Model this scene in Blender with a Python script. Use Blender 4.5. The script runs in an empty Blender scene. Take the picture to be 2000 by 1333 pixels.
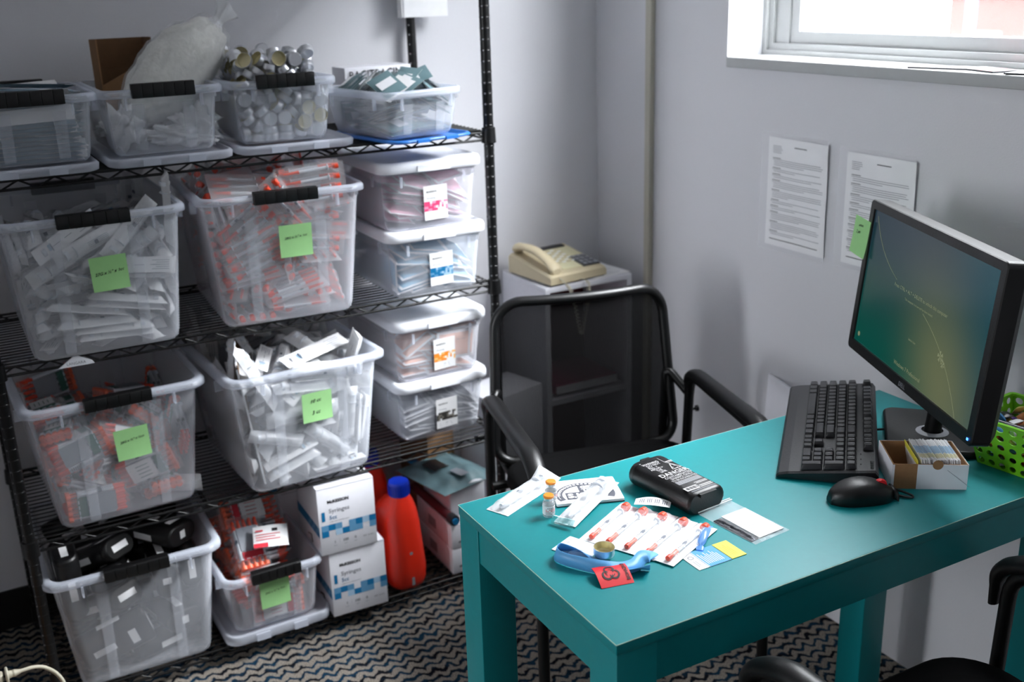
import bpy, math, random
from mathutils import Vector, Matrix, Euler, Quaternion, noise
S = bpy.context.scene
C = S.collection
PI = math.pi
random.seed(7)

# ------------------------------------------------------------------ camera
def make_camera():
    yaw, pitch, roll = 0.49227504, 0.32143454, -0.03181025
    F = Vector((math.sin(yaw)*math.cos(pitch), math.cos(yaw)*math.cos(pitch), -math.sin(pitch)))
    R0 = Vector((math.cos(yaw), -math.sin(yaw), 0)); U0 = R0.cross(F)
    R = math.cos(roll)*R0+math.sin(roll)*U0; U = -math.sin(roll)*R0+math.cos(roll)*U0
    cd = bpy.data.cameras.new('camera'); cam = bpy.data.objects.new('camera', cd); C.objects.link(cam)
    M = Matrix((R, U, -F)).transposed().to_4x4(); M.translation = (0, 0, 1.60); cam.matrix_world = M
    cd.sensor_width = 36.0; cd.lens = 2104.9/2000*36.0; cd.clip_start = .05; cd.clip_end = 200
    cd.dof.use_dof = True; cd.dof.focus_distance = 1.80; cd.dof.aperture_fstop = 4.0
    S.camera = cam
make_camera()

# ------------------------------------------------------------------ world, lights, exposure
SKY_BASE, SKY_PATCH = 12.0, 46.0
w = bpy.data.worlds.new('overcast_sky'); S.world = w; w.use_nodes = True
nt = w.node_tree; nt.nodes.clear()
wo = nt.nodes.new('ShaderNodeOutputWorld'); bg = nt.nodes.new('ShaderNodeBackground')
bg.inputs['Color'].default_value = (.93, .962, 1.0, 1)
# overcast sky with a brighter patch where the veiled sun stands
def wm(op, a, c=None):
    n = nt.nodes.new('ShaderNodeMath'); n.operation = op
    for i, v in enumerate((a, c)):
        if v is None: continue
        if isinstance(v, (int, float)): n.inputs[i].default_value = v
        else: nt.links.new(v, n.inputs[i])
    return n.outputs[0]
tcw = nt.nodes.new('ShaderNodeTexCoord'); sky_dot = nt.nodes.new('ShaderNodeVectorMath'); sky_dot.operation = 'DOT_PRODUCT'
nt.links.new(tcw.outputs['Generated'], sky_dot.inputs[0]); sky_dot.inputs[1].default_value = Vector((.60, -.34, .70)).normalized()[:]
lobe = wm('POWER', 2.718, wm('MULTIPLY', wm('SUBTRACT', 1.0, sky_dot.outputs['Value']), -11.0))
nt.links.new(wm('ADD', SKY_BASE, wm('MULTIPLY', lobe, SKY_PATCH)), bg.inputs['Strength'])
nt.links.new(bg.outputs[0], wo.inputs[0])
def area(name, loc, target, sx, sy, power, col, portal=False):
    ld = bpy.data.lights.new(name, 'AREA'); ld.shape = 'RECTANGLE'; ld.size = sx; ld.size_y = sy
    ld.energy = power; ld.color = col
    o = bpy.data.objects.new(name, ld); C.objects.link(o); o.location = loc
    o.rotation_euler = (Vector(target)-Vector(loc)).to_track_quat('-Z', 'Y').to_euler()
    if portal: ld.cycles.is_portal = True
    return o
area('window_portal', (2.09, 1.62, 1.95), (0, 1.62, 1.95), 1.35, 1.2, 1, (1, 1, 1), True)
area('fill_window_portal', (-4.62, 1.15, 1.60), (0, 1.15, 1.60), .8, 2.0, 1, (1, 1, 1), True)
S.view_settings.view_transform = 'Standard'; S.view_settings.look = 'None'
S.view_settings.gamma = 1.0; S.view_settings.use_curve_mapping = False
S.view_settings.exposure = 0.85
try:
    S.cycles.transparent_max_bounces = 40; S.cycles.max_bounces = 10; S.cycles.diffuse_bounces = 5
except Exception: pass

# ------------------------------------------------------------------ materials
def srgb(r, g, b):
    f = lambda c: (c/255/12.92) if c/255 <= .04045 else ((c/255+.055)/1.055)**2.4
    return (f(r), f(g), f(b), 1)
def mat(name, col, rough=.5, metal=0., bump=0., bscale=60., vary=0., spec=.5, trans=0., emit=None, coat=0.):
    m = bpy.data.materials.new(name); m.use_nodes = True; N = m.node_tree.nodes; L = m.node_tree.links
    b = N['Principled BSDF']; c = srgb(*col) if len(col) == 3 else col
    b.inputs['Base Color'].default_value = c; b.inputs['Roughness'].default_value = rough
    b.inputs['Metallic'].default_value = metal; b.inputs['Specular IOR Level'].default_value = spec
    if coat: b.inputs['Coat Weight'].default_value = coat; b.inputs['Coat Roughness'].default_value = .15
    tc = N.new('ShaderNodeTexCoord'); nz = N.new('ShaderNodeTexNoise')
    nz.inputs['Scale'].default_value = bscale; nz.inputs['Detail'].default_value = 4
    L.new(tc.outputs['Object'], nz.inputs['Vector'])
    if vary <= 0: vary = .03
    mx = N.new('ShaderNodeMix'); mx.data_type = 'RGBA'; mx.blend_type = 'MULTIPLY'
    cr = N.new('ShaderNodeMapRange'); cr.inputs['From Min'].default_value = .3; cr.inputs['From Max'].default_value = .7
    cr.inputs['To Min'].default_value = 1-vary; cr.inputs['To Max'].default_value = 1
    L.new(nz.outputs['Fac'], cr.inputs['Value']); L.new(cr.outputs[0], mx.inputs['B'])
    mx.inputs['Factor'].default_value = 1; mx.inputs['A'].default_value = c
    L.new(mx.outputs['Result'], b.inputs['Base Color'])
    if bump:
        bp = N.new('ShaderNodeBump'); bp.inputs['Strength'].default_value = bump; bp.inputs['Distance'].default_value = .002
        L.new(nz.outputs['Fac'], bp.inputs['Height']); L.new(bp.outputs[0], b.inputs['Normal'])
    if emit:
        b.inputs['Emission Color'].default_value = srgb(*emit[0]); b.inputs['Emission Strength'].default_value = emit[1]
    return m
def clear(name, col, fac, rough=.2, edge=.25, tint=(1, 1, 1), bump=0., bscale=40):
    """thin clear or milky plastic: part scatters light, the rest passes straight through"""
    m = bpy.data.materials.new(name); m.use_nodes = True; N = m.node_tree.nodes; L = m.node_tree.links
    b = N['Principled BSDF']; b.inputs['Base Color'].default_value = srgb(*col); b.inputs['Roughness'].default_value = rough
    b.inputs['Specular IOR Level'].default_value = .6
    tl = N.new('ShaderNodeBsdfTranslucent'); tl.inputs['Color'].default_value = srgb(*col)
    md = N.new('ShaderNodeMixShader'); md.inputs[0].default_value = .18; L.new(b.outputs[0], md.inputs[1]); L.new(tl.outputs[0], md.inputs[2])
    t = N.new('ShaderNodeBsdfTransparent'); t.inputs['Color'].default_value = (tint[0], tint[1], tint[2], 1)
    lw = N.new('ShaderNodeLayerWeight'); lw.inputs['Blend'].default_value = .35
    ma = N.new('ShaderNodeMath'); ma.operation = 'MULTIPLY_ADD'; ma.use_clamp = True
    L.new(lw.outputs['Facing'], ma.inputs[0]); ma.inputs[1].default_value = edge; ma.inputs[2].default_value = fac
    mx = N.new('ShaderNodeMixShader'); L.new(ma.outputs[0], mx.inputs[0]); L.new(t.outputs[0], mx.inputs[1]); L.new(md.outputs[0], mx.inputs[2])
    nz = N.new('ShaderNodeTexNoise'); nz.inputs['Scale'].default_value = bscale; tc = N.new('ShaderNodeTexCoord'); L.new(tc.outputs['Object'], nz.inputs['Vector'])
    bp = N.new('ShaderNodeBump'); bp.inputs['Strength'].default_value = max(bump, .02); bp.inputs['Distance'].default_value = .004
    L.new(nz.outputs['Fac'], bp.inputs['Height']); L.new(bp.outputs[0], b.inputs['Normal'])
    L.new(mx.outputs[0], N['Material Output'].inputs['Surface'])
    return m
M = {}
def node_mix(N, L, fac, a, b):
    mx = N.new('ShaderNodeMix'); mx.data_type = 'RGBA'
    L.new(fac, mx.inputs['Factor'])
    for k, v in (('A', a), ('B', b)):
        if isinstance(v, tuple): mx.inputs[k].default_value = v
        else: L.new(v, mx.inputs[k])
    return mx.outputs['Result']
def carpet_mat():
    m = mat('carpet', (92, 88, 86), .95, bump=1.0, bscale=900, vary=.3); N = m.node_tree.nodes; L = m.node_tree.links; b = N['Principled BSDF']
    b.inputs['Specular IOR Level'].default_value = .1
    tc = N.new('ShaderNodeTexCoord'); sp = N.new('ShaderNodeSeparateXYZ'); L.new(tc.outputs['Object'], sp.inputs[0])
    def mth(op, a, bb=None, c=None):
        n = N.new('ShaderNodeMath'); n.operation = op
        for i, v in enumerate((a, bb, c)):
            if v is None: continue
            if isinstance(v, (int, float)): n.inputs[i].default_value = v
            else: L.new(v, n.inputs[i])
        return n.outputs[0]
    nz = N.new('ShaderNodeTexNoise'); nz.inputs['Scale'].default_value = 42; nz.inputs['Detail'].default_value = 4; L.new(tc.outputs['Object'], nz.inputs['Vector'])
    zig = mth('MULTIPLY', mth('PINGPONG', sp.outputs[0], .020), .80)
    wob = mth('MULTIPLY', mth('SUBTRACT', nz.outputs['Fac'], .5), .034)
    v = mth('ADD', mth('ADD', sp.outputs[1], zig), wob)
    fr = mth('DIVIDE', mth('PINGPONG', v, .0150), .0150)
    line = N.new('ShaderNodeMapRange'); line.interpolation_type = 'SMOOTHSTEP'
    L.new(fr, line.inputs['Value']); line.inputs['From Min'].default_value = .30; line.inputs['From Max'].default_value = .55
    line.inputs['To Min'].default_value = 1; line.inputs['To Max'].default_value = 0
    n2 = N.new('ShaderNodeTexNoise'); n2.inputs['Scale'].default_value = 18; L.new(tc.outputs['Object'], n2.inputs['Vector'])
    r2 = N.new('ShaderNodeMapRange'); L.new(n2.outputs['Fac'], r2.inputs['Value']); r2.inputs['From Min'].default_value = .42; r2.inputs['From Max'].default_value = .58
    linecol = node_mix(N, L, r2.outputs[0], srgb(14, 16, 24), srgb(18, 52, 74))
    n3 = N.new('ShaderNodeTexNoise'); n3.inputs['Scale'].default_value = 420; L.new(tc.outputs['Object'], n3.inputs['Vector'])
    r3 = N.new('ShaderNodeMapRange'); L.new(n3.outputs['Fac'], r3.inputs['Value']); r3.inputs['From Min'].default_value = .35; r3.inputs['From Max'].default_value = .65
    base = node_mix(N, L, r3.outputs[0], srgb(92, 86, 80), srgb(176, 166, 154))
    col = node_mix(N, L, line.outputs[0], base, linecol)
    L.new(col, b.inputs['Base Color']); return m
def mesh_mat():
    m = mat('chair_mesh', (4, 4, 5), .8, spec=.15); N = m.node_tree.nodes; L = m.node_tree.links; b = N['Principled BSDF']
    tc = N.new('ShaderNodeTexCoord'); sp = N.new('ShaderNodeSeparateXYZ'); L.new(tc.outputs['Object'], sp.inputs[0])
    pp = N.new('ShaderNodeMath'); pp.operation = 'PINGPONG'; L.new(sp.outputs[0], pp.inputs[0]); pp.inputs[1].default_value = .0015
    mr = N.new('ShaderNodeMapRange'); L.new(pp.outputs[0], mr.inputs['Value']); mr.inputs['From Min'].default_value = .0; mr.inputs['From Max'].default_value = .0015
    mr.inputs['To Min'].default_value = .84; mr.inputs['To Max'].default_value = 1.0
    t = N.new('ShaderNodeBsdfTransparent'); mx = N.new('ShaderNodeMixShader')
    L.new(mr.outputs[0], mx.inputs[0]); L.new(t.outputs[0], mx.inputs[1]); L.new(b.outputs[0], mx.inputs[2]); L.new(mx.outputs[0], N['Material Output'].inputs['Surface'])
    return m
def screen_mat():
    m = mat('screen', (4, 5, 6), .22, spec=.3); N = m.node_tree.nodes; L = m.node_tree.links; b = N['Principled BSDF']
    tc = N.new('ShaderNodeTexCoord'); sp = N.new('ShaderNodeSeparateXYZ'); L.new(tc.outputs['Object'], sp.inputs[0])
    def rng(o, a, c):
        r = N.new('ShaderNodeMapRange'); r.interpolation_type = 'SMOOTHSTEP'; L.new(o, r.inputs['Value']); r.inputs['From Min'].default_value = a; r.inputs['From Max'].default_value = c; return r.outputs[0]
    X, Z = sp.outputs[0], sp.outputs[2]
    base = node_mix(N, L, rng(Z, -.13, .14), srgb(0, 96, 84), srgb(34, 62, 78))
    base = node_mix(N, L, rng(X, .02, .24), base, srgb(16, 86, 100))
    # soft glow rising from the lower right
    def M2(op, a, c):
        n = N.new('ShaderNodeMath'); n.operation = op
        for i, v in enumerate((a, c)):
            if isinstance(v, (int, float)): n.inputs[i].default_value = v
            else: L.new(v, n.inputs[i])
        return n.outputs[0]
    dx = M2('SUBTRACT', X, M2('MULTIPLY', M2('ADD', Z, .14), -.35)); dx = M2('SUBTRACT', dx, .14)
    d2 = M2('ADD', M2('POWER', M2('DIVIDE', dx, .12), 2), M2('POWER', M2('DIVIDE', M2('ADD', Z, .10), .15), 2))
    g = M2('POWER', 2.718, M2('MULTIPLY', d2, -1))
    g = M2('MULTIPLY', g, .75); base = node_mix(N, L, g, base, srgb(150, 152, 108))
    L.new(base, b.inputs['Emission Color']); b.inputs['Emission Strength'].default_value = .27
    return m
def setup_mats():
    M['wall'] = mat('wall_paint', (214, 214, 218), .8, bump=.15, bscale=220, vary=.02)
    M['ceil'] = mat('ceiling_paint', (225, 225, 225), .9)
    M['wframe'] = mat('window_frame', (176, 178, 178), .45)
    M['carpet'] = carpet_mat()
    M['vinyl'] = mat('black_vinyl', (16, 16, 18), .5)
    M['cond'] = mat('conduit', (186, 182, 168), .5)
    M['blackmetal'] = mat('black_metal', (9, 9, 10), .36, spec=.4)
    M['metal_glint'] = mat('bare_metal_and_glint', (120, 120, 124), .35, metal=.8)
    M['bin'] = clear('bin_plastic', (238, 242, 250), .155, .18, .34)
    M['binrim'] = clear('bin_rim_plastic', (234, 240, 252), .24, .22, .40)
    M['lidclear'] = clear('clear_lid_plastic', (234, 239, 250), .40, .25, .40)
    M['lidwhite'] = mat('white_lid_plastic', (238, 240, 246), .35)
    M['lidblue'] = mat('blue_lid_plastic', (40, 110, 190), .35)
    M['black'] = mat('black_plastic', (7, 7, 8), .40, bump=.1, bscale=300)
    M['blackmatte'] = mat('black_fabric', (5, 5, 6), .9, spec=.12)
    M['armpad'] = mat('arm_pad', (11, 11, 12), .38, bump=.15, bscale=400)
    M['mesh'] = mesh_mat()
    M['paper'] = mat('white_paper', (240, 240, 241), .75)
    M['lettering'] = mat('white_lettering', (190, 190, 190), .6)
    M['filmpack'] = clear('pack_film', (246, 248, 250), .26, .10, .45, bump=.6, bscale=110)
    M['papergrey'] = mat('grey_print', (150, 154, 162), .7)
    M['ink'] = mat('ink', (22, 22, 26), .6)
    M['inksoft'] = mat('faded_ink', (120, 122, 130), .7)
    M['note'] = mat('green_note_paper', (158, 212, 142), .8, vary=.04)
    M['film'] = clear('wrapper_film', (250, 251, 253), .78, .12, .45, bump=.5, bscale=90)
    M['backing'] = clear('pack_backing', (248, 248, 250), .24, .3, .3)
    M['filmthin'] = clear('thin_film', (244, 246, 250), .07, .07, .35, bump=.35, bscale=60)
    M['filmblue'] = clear('blue_wrapper_film', (160, 190, 206), .35, .15, .35, bump=.5, bscale=60)
    M['barrel'] = mat('syringe_barrel', (222, 227, 234), .25)
    M['plunger'] = mat('plunger_rubber', (90, 98, 112), .4)
    M['orange'] = mat('orange_cap', (240, 70, 30), .4)
    M['orangepale'] = mat('orange_cap_pale', (242, 110, 74), .4)
    M['greenprint'] = mat('green_print', (64, 112, 100), .6)
    M['redprint'] = mat('red_print', (206, 40, 58), .6)
    M['tin'] = mat('aluminium', (215, 217, 222), .30, metal=.85, bump=.1, bscale=200)
    M['tingold'] = mat('gilt_tin', (222, 214, 176), .38, metal=.35)
    M['padpink'] = mat('pink_pouch', (232, 176, 194), .45, bump=.4, bscale=40, vary=.08)
    M['padblue'] = mat('blue_pouch', (140, 182, 208), .45, bump=.4, bscale=40, vary=.12)
    M['padpeach'] = mat('peach_pouch', (238, 188, 168), .45, bump=.4, bscale=40, vary=.08)
    M['padgrey'] = mat('grey_pouch', (186, 188, 194), .45, bump=.4, bscale=40, vary=.1)
    M['padseal'] = mat('pouch_seal', (238, 238, 242), .4)
    M['needleblue'] = mat('steel_blue_wrapper', (122, 146, 162), .4, bump=.4, bscale=60, vary=.15)
    M['packteal'] = mat('teal_packet', (108, 136, 142), .45, vary=.1)
    M['pinkband'] = mat('pink_band', (232, 70, 120), .5); M['pinkband2'] = mat('pale_pink_band', (240, 150, 180), .5)
    M['blueband'] = mat('blue_band', (0, 106, 156), .5); M['blueband2'] = mat('mid_blue_band', (92, 146, 184), .5); M['blueband3'] = mat('pale_blue_band', (160, 190, 214), .5)
    M['orband'] = mat('orange_band', (240, 140, 40), .5); M['orband2'] = mat('pale_orange_band', (246, 190, 120), .5)
    M['blband'] = mat('black_band', (52, 50, 46), .5); M['blband2'] = mat('grey_band', (120, 116, 108), .5)
    M['carton'] = mat('white_carton', (228, 228, 234), .55)
    M['kraft'] = mat('kraft_board', (150, 112, 76), .85, bump=.2, bscale=150, vary=.1)
    M['kraftdark'] = mat('brown_board', (106, 76, 48), .85, vary=.15)
    M['cotton'] = mat('cotton', (232, 232, 226), .8, bump=1.0, bscale=110, vary=.1)
    M['teal'] = mat('teal_paint', (4, 130, 135), .42, bump=.08, bscale=90, vary=.04, spec=.42)
    M['tealedge'] = mat('worn_edge', (150, 190, 176), .5)
    M['detred'] = mat('red_plastic', (226, 44, 22), .3, spec=.5)
    M['capblue'] = mat('blue_cap', (14, 48, 176), .35)
    M['cream'] = mat('cream_plastic', (208, 194, 160), .45)
    M['creamlight'] = mat('cream_label', (220, 214, 176), .5)
    M['dark'] = mat('dark_plastic', (44, 44, 48), .4)
    M['maroon'] = mat('maroon_board', (96, 38, 44), .7)
    M['magenta'] = mat('magenta_folder', (150, 30, 80), .6)
    M['kbbody'] = mat('keyboard_body', (26, 26, 29), .40, bump=.2, bscale=500)
    M['key'] = mat('keycap', (34, 34, 37), .24, bump=.1, bscale=500)
    M['well'] = mat('key_well', (6, 6, 8), .5)
    M['grey'] = mat('grey_plastic', (132, 134, 140), .4)
    M['emblemgrey'] = mat('grey_emblem_print', (84, 86, 96), .6)
    M['screen'] = screen_mat()
    M['scrtext'] = mat('screen_text', (60, 70, 60), .5, emit=((170, 176, 130), .22))
    M['led'] = mat('blue_light', (20, 60, 200), .4, emit=((60, 120, 255), 3))
    M['red'] = mat('red_label', (226, 36, 44), .4)
    M['ribbon'] = mat('blue_ribbon', (96, 168, 224), .45)
    M['bluepl'] = clear('blue_vial_plastic', (130, 186, 250), .5, .12, .3, tint=(.75, .88, 1))
    M['cardblue'] = mat('blue_card', (70, 156, 224), .5); M['yellow'] = mat('yellow_card', (232, 220, 74), .5)
    M['orangecap'] = mat('orange_vial_cap', (250, 150, 50), .35)
    M['glass'] = clear('vial_glass', (230, 236, 240), .08, .05, .5)
    M['pane'] = clear('window_pane', (240, 244, 246), .03, .03, .10)
    M['foil'] = mat('dark_foil', (70, 72, 78), .25, metal=.6, bump=.6, bscale=80)
    M['tealfilm'] = clear('clear_wrapper_end', (120, 190, 190), .35, .1, .4, tint=(.7, .95, .95))
    M['green'] = mat('lime_plastic', (112, 190, 28), .35)
    M['brick'] = mat('brick_red', (72, 44, 38), .9, vary=.2, bscale=12)
    M['concrete'] = mat('grey_concrete', (74, 74, 76), .9, vary=.1, bscale=3)
    M['foliage'] = mat('foliage', (50, 66, 54), .8, vary=.4, bscale=8)
    M['asphalt'] = mat('asphalt', (170, 170, 170), .9, vary=.1, bscale=5)
    M['signblue'] = mat('blue_post', (60, 110, 190), .5)
    M['cord'] = mat('cream_cord', (196, 190, 170), .5)
    for i, c in enumerate([(200, 80, 40), (110, 80, 180), (220, 220, 225), (40, 40, 44), (210, 140, 90), (60, 120, 170), (180, 170, 90)]):
        M['candy%d' % i] = mat('candy_wrapper', c, .3, bump=.4, bscale=80)
setup_mats()

# ------------------------------------------------------------------ mesh helpers
def T(x, y, z): return Matrix.Translation((x, y, z))
def Rz(a): return Matrix.Rotation(a, 4, 'Z')
def Rx(a): return Matrix.Rotation(a, 4, 'X')
def Ry(a): return Matrix.Rotation(a, 4, 'Y')
I4 = Matrix.Identity(4)
class MB:
    def __init__(s, *mats): s.v = []; s.f = []; s.mi = []; s.sm = []; s.mats = list(mats)
    def m(s, name):
        if name not in s.mats: s.mats.append(name)
        return s.mats.index(name)
    def add(s, vs, fs, mat=None, Mx=None, smooth=False):
        k = len(s.v); i = s.m(mat) if mat else 0
        if not s.mats: raise ValueError
        for p in vs:
            p = Vector(p)
            if Mx is not None: p = Mx @ p
            s.v.append(p[:])
        for f in fs: s.f.append(tuple(k+a for a in f)); s.mi.append(i); s.sm.append(smooth)
        return s
    def box(s, c, d, mat=None, Mx=None):
        x, y, z = c; a, b, e = d[0]/2, d[1]/2, d[2]/2
        vs = [(x+i*a, y+j*b, z+k*e) for i in (-1, 1) for j in (-1, 1) for k in (-1, 1)]
        return s.add(vs, [(0, 1, 3, 2), (4, 6, 7, 5), (0, 4, 5, 1), (2, 3, 7, 6), (0, 2, 6, 4), (1, 5, 7, 3)], mat, Mx)
    def loft(s, rings, mat=None, Mx=None, smooth=True, cap0=True, cap1=True, closed=False):
        n = len(rings[0]); vs = [p for r in rings for p in r]; fs = []
        R = len(rings)
        for i in range(R if closed else R-1):
            for j in range(n):
                fs.append((i*n+j, i*n+(j+1) % n, ((i+1) % R)*n+(j+1) % n, ((i+1) % R)*n+j))
        s.add(vs, fs, mat, Mx, smooth)
        if cap0 and not closed: s.add(rings[0], [tuple(range(n))[::-1]], mat, Mx)
        if cap1 and not closed: s.add(rings[-1], [tuple(range(n))], mat, Mx)
        return s
    def rbox(s, c, d, r=.005, mat=None, Mx=None, e=None, n=4):
        """box with rounded vertical edges and eased top and bottom"""
        e = r*.6 if e is None else e; w, dd, h = d; z0 = c[2]-h/2; z1 = c[2]+h/2
        e = min(e, h/2.01); rr = max(r-e, .0003)
        R = [rrect(w-2*e, dd-2*e, rr, z0, c[0], c[1], n), rrect(w-.6*e, dd-.6*e, r, z0+.3*e, c[0], c[1], n), rrect(w, dd, r, z0+e, c[0], c[1], n), rrect(w, dd, r, z1-e, c[0], c[1], n), rrect(w-.6*e, dd-.6*e, r, z1-.3*e, c[0], c[1], n), rrect(w-2*e, dd-2*e, rr, z1, c[0], c[1], n)]
        return s.loft(R, mat, Mx)
    def tube(s, pts, r, mat=None, Mx=None, n=8, cap=True):
        pts = [Vector(p) for p in pts]; rings = []; up = None
        for i, p in enumerate(pts):
            d = (pts[min(i+1, len(pts)-1)]-pts[max(i-1, 0)]).normalized()
            if up is None:
                up = Vector((0, 0, 1)) if abs(d.z) < .9 else Vector((1, 0, 0))
            a = d.cross(up)
            if a.length < 1e-4: a = d.cross(Vector((0, 1, 0)))
            a.normalize(); b = a.cross(d).normalized(); up = b
            rr = r[i] if isinstance(r, (list, tuple)) else r
            rings.append([p+(a*math.cos(2*PI*k/n)+b*math.sin(2*PI*k/n))*rr for k in range(n)])
        return s.loft(rings, mat, Mx, True, cap, cap)
    def lathe(s, prof, mat=None, Mx=None, n=20, c=(0, 0, 0), mats=None, sy=1.):
        for i in range(len(prof)-1):
            R = [[(c[0]+r*math.cos(2*PI*k/n), c[1]+sy*r*math.sin(2*PI*k/n), c[2]+z) for k in range(n)] for r, z in prof[i:i+2]]
            s.loft(R, mats[i] if mats else mat, Mx, True, False, False)
        return s
    def grid(s, fn, nu, nv, mat=None, Mx=None, smooth=True, matfn=None):
        vs = [fn(i/nu, j/nv) for i in range(nu+1) for j in range(nv+1)]
        if matfn:
            k = {}
            for i in range(nu):
                for j in range(nv):
                    k.setdefault(matfn((i+.5)/nu, (j+.5)/nv), []).append((i*(nv+1)+j, (i+1)*(nv+1)+j, (i+1)*(nv+1)+j+1, i*(nv+1)+j+1))
            for mm, fs in k.items(): s.add(vs, fs, mm, Mx, smooth)
            return s
        fs = [(i*(nv+1)+j, (i+1)*(nv+1)+j, (i+1)*(nv+1)+j+1, i*(nv+1)+j+1) for i in range(nu) for j in range(nv)]
        return s.add(vs, fs, mat, Mx, smooth)
    def text(s, body, size, mat, Mx, align='LEFT', bold=0., sx=1.):
        vs, fs = text_mesh(body, align, bold/size if size else 0)
        return s.add([(p[0]*size*sx, p[1]*size, 0) for p in vs], fs, mat, Mx)
    def quad(s, x, y, w, h, mat, Mx=None, z=0.):
        return s.add([(x, y, z), (x+w, y, z), (x+w, y+h, z), (x, y+h, z)], [(0, 1, 2, 3)], mat, Mx)
    def mesh(s, name):
        me = bpy.data.meshes.new(name); me.from_pydata(s.v, [], s.f)
        for k in s.mats: me.materials.append(M[k])
        me.polygons.foreach_set('material_index', s.mi); me.polygons.foreach_set('use_smooth', s.sm); me.update()
        return me
    def done(s, name, parent=None, Mx=None, label=None):
        o = bpy.data.objects.new(name, s.mesh(name)); C.objects.link(o)
        if parent: o.parent = parent
        if Mx is not None: o.matrix_local = Mx
        if label: o['label'] = label
        return o
def rrect(w, d, r, z, cx=0, cy=0, n=5):
    r = max(min(r, w/2-1e-5, d/2-1e-5), 1e-5); out = []
    for (sx, sy, a0) in ((1, 1, 0), (-1, 1, PI/2), (-1, -1, PI), (1, -1, 1.5*PI)):
        for k in range(n+1):
            a = a0+PI/2*k/n; out.append((cx+sx*(w/2-r)+r*math.cos(a), cy+sy*(d/2-r)+r*math.sin(a), z))
    return out
_tc = {}
def text_mesh(body, align, bold):
    key = (body, align, round(bold, 4))
    if key in _tc: return _tc[key]
    cu = bpy.data.curves.new('t', 'FONT'); cu.body = body; cu.size = 1; cu.align_x = align; cu.offset = bold; cu.resolution_u = 2; cu.space_line = .95
    ob = bpy.data.objects.new('t', cu); C.objects.link(ob)
    dg = bpy.context.evaluated_depsgraph_get(); me = bpy.data.meshes.new_from_object(ob.evaluated_get(dg))
    vs = [v.co[:] for v in me.vertices]; fs = [tuple(p.vertices) for p in me.polygons]
    bpy.data.objects.remove(ob); bpy.data.curves.remove(cu); bpy.data.meshes.remove(me)
    _tc[key] = (vs, fs); return vs, fs
def empty(name, label, cat, loc=(0, 0, 0), rz=0, group=None, Mx=None):
    o = bpy.data.objects.new(name, None); C.objects.link(o); o.empty_display_size = .05
    o.matrix_world = Mx if Mx is not None else T(*loc) @ Rz(rz)
    o['label'] = label; o['category'] = cat
    if group: o['group'] = group
    return o
def tag(o, label, cat, group=None, kind=None):
    if label: o['label'] = label
    if cat: o['category'] = cat
    if group: o['group'] = group
    if kind: o['kind'] = kind
    return o
def struct_(o, label=None):
    o['kind'] = 'structure'
    if label: o['label'] = label
    return o
def bend(pts, r, n=5):
    """polyline with rounded corners"""
    pts = [Vector(p) for p in pts]; out = [pts[0]]
    for i in range(1, len(pts)-1):
        a = (pts[i-1]-pts[i]); b = (pts[i+1]-pts[i]); q = min(r, a.length*.49, b.length*.49); a = pts[i]+a.normalized()*q; b = pts[i]+b.normalized()*q
        for k in range(n+1):
            t = k/n; out.append(a.lerp(pts[i], t).lerp(pts[i].lerp(b, t), t))
    return out+[pts[-1]]
def quadM(a, b, z):
    """frame with origin at a and x axis towards b, flat at height z"""
    a = Vector((a[0], a[1], z)); b = Vector((b[0], b[1], z)); ang = math.atan2(b.y-a.y, b.x-a.x)
    return Matrix.Translation(a) @ Rz(ang)
# ------------------------------------------------------------------ room
XR, YB, H = 1.86, 2.86, 2.75
XL, YN = -4.5, -3.2
struct_(MB('carpet').box(((XL+XR)/2, (YN+YB)/2, -.025), (XR-XL, YB-YN, .05)).done('floor'))
struct_(MB('wall').box(((XL+XR)/2, YB+.05, H/2), (XR-XL+.4, .1, H)).done('wall_back'))
b = MB('wall'); lx = XL-.05; ly0, ly1, lz0, lz1 = .72, 1.58, .50, 2.60
b.box((lx, (YN+ly0)/2, H/2), (.1, ly0-YN, H)).box((lx, (YB+ly1)/2, H/2), (.1, YB-ly1, H))
b.box((lx, (ly0+ly1)/2, lz0/2), (.1, ly1-ly0, lz0)).box((lx, (ly0+ly1)/2, (lz1+H)/2), (.1, ly1-ly0, H-lz1)); struct_(b.done('wall_left'))
PX = -.32
struct_(MB('wall').box((PX-.05, (2.08+YB)/2, H/2), (.10, YB-2.08, H)).done('added_shade_wall'))  # unseen wall stub added to keep the left light off the back wall
WY0, WY1, WZ0, WZ1 = 1.00, 2.246, 1.402, 2.50
b = MB('wall')
b.box((XR+.1, (YN+WY0)/2, H/2), (.2, WY0-YN, H)).box((XR+.1, (WY1+YB)/2, H/2), (.2, YB-WY1, H))
b.box((XR+.1, (WY0+WY1)/2, (WZ0-.026)/2), (.2, WY1-WY0, WZ0-.026)).box((XR+.1, (WY0+WY1)/2, (WZ1+H)/2), (.2, WY1-WY0, H-WZ1))
struct_(b.done('wall_right'))
b = MB('wall'); fy = YN-.05; 
b.box(((XL+XR)/2, fy, H/2), (XR-XL, .1, H))
struct_(b.done('wall_front'))
struct_(MB('ceil').box(((XL+XR)/2, (YN+YB)/2, H+.03), (XR-XL+.4, YB-YN+.2, .06)).done('ceiling'))
struct_(MB('vinyl').box(((XL+XR)/2, YB-.004, .055), (XR-XL, .008, .11)).done('baseboard_back'))
# sill, conduit
struct_(MB('wframe').rbox((XR+.064, (WY0+WY1)/2-.004, WZ0-.013), (.144, WY1-WY0+.0, .026), .003).done('trim_1'), 'white painted window sill')
b = MB('cond'); b.rbox((XR-.009, 2.572, H/2), (.018, .026, H), .004); struct_(b.done('trim_2'), 'beige surface conduit running up the wall')
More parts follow.
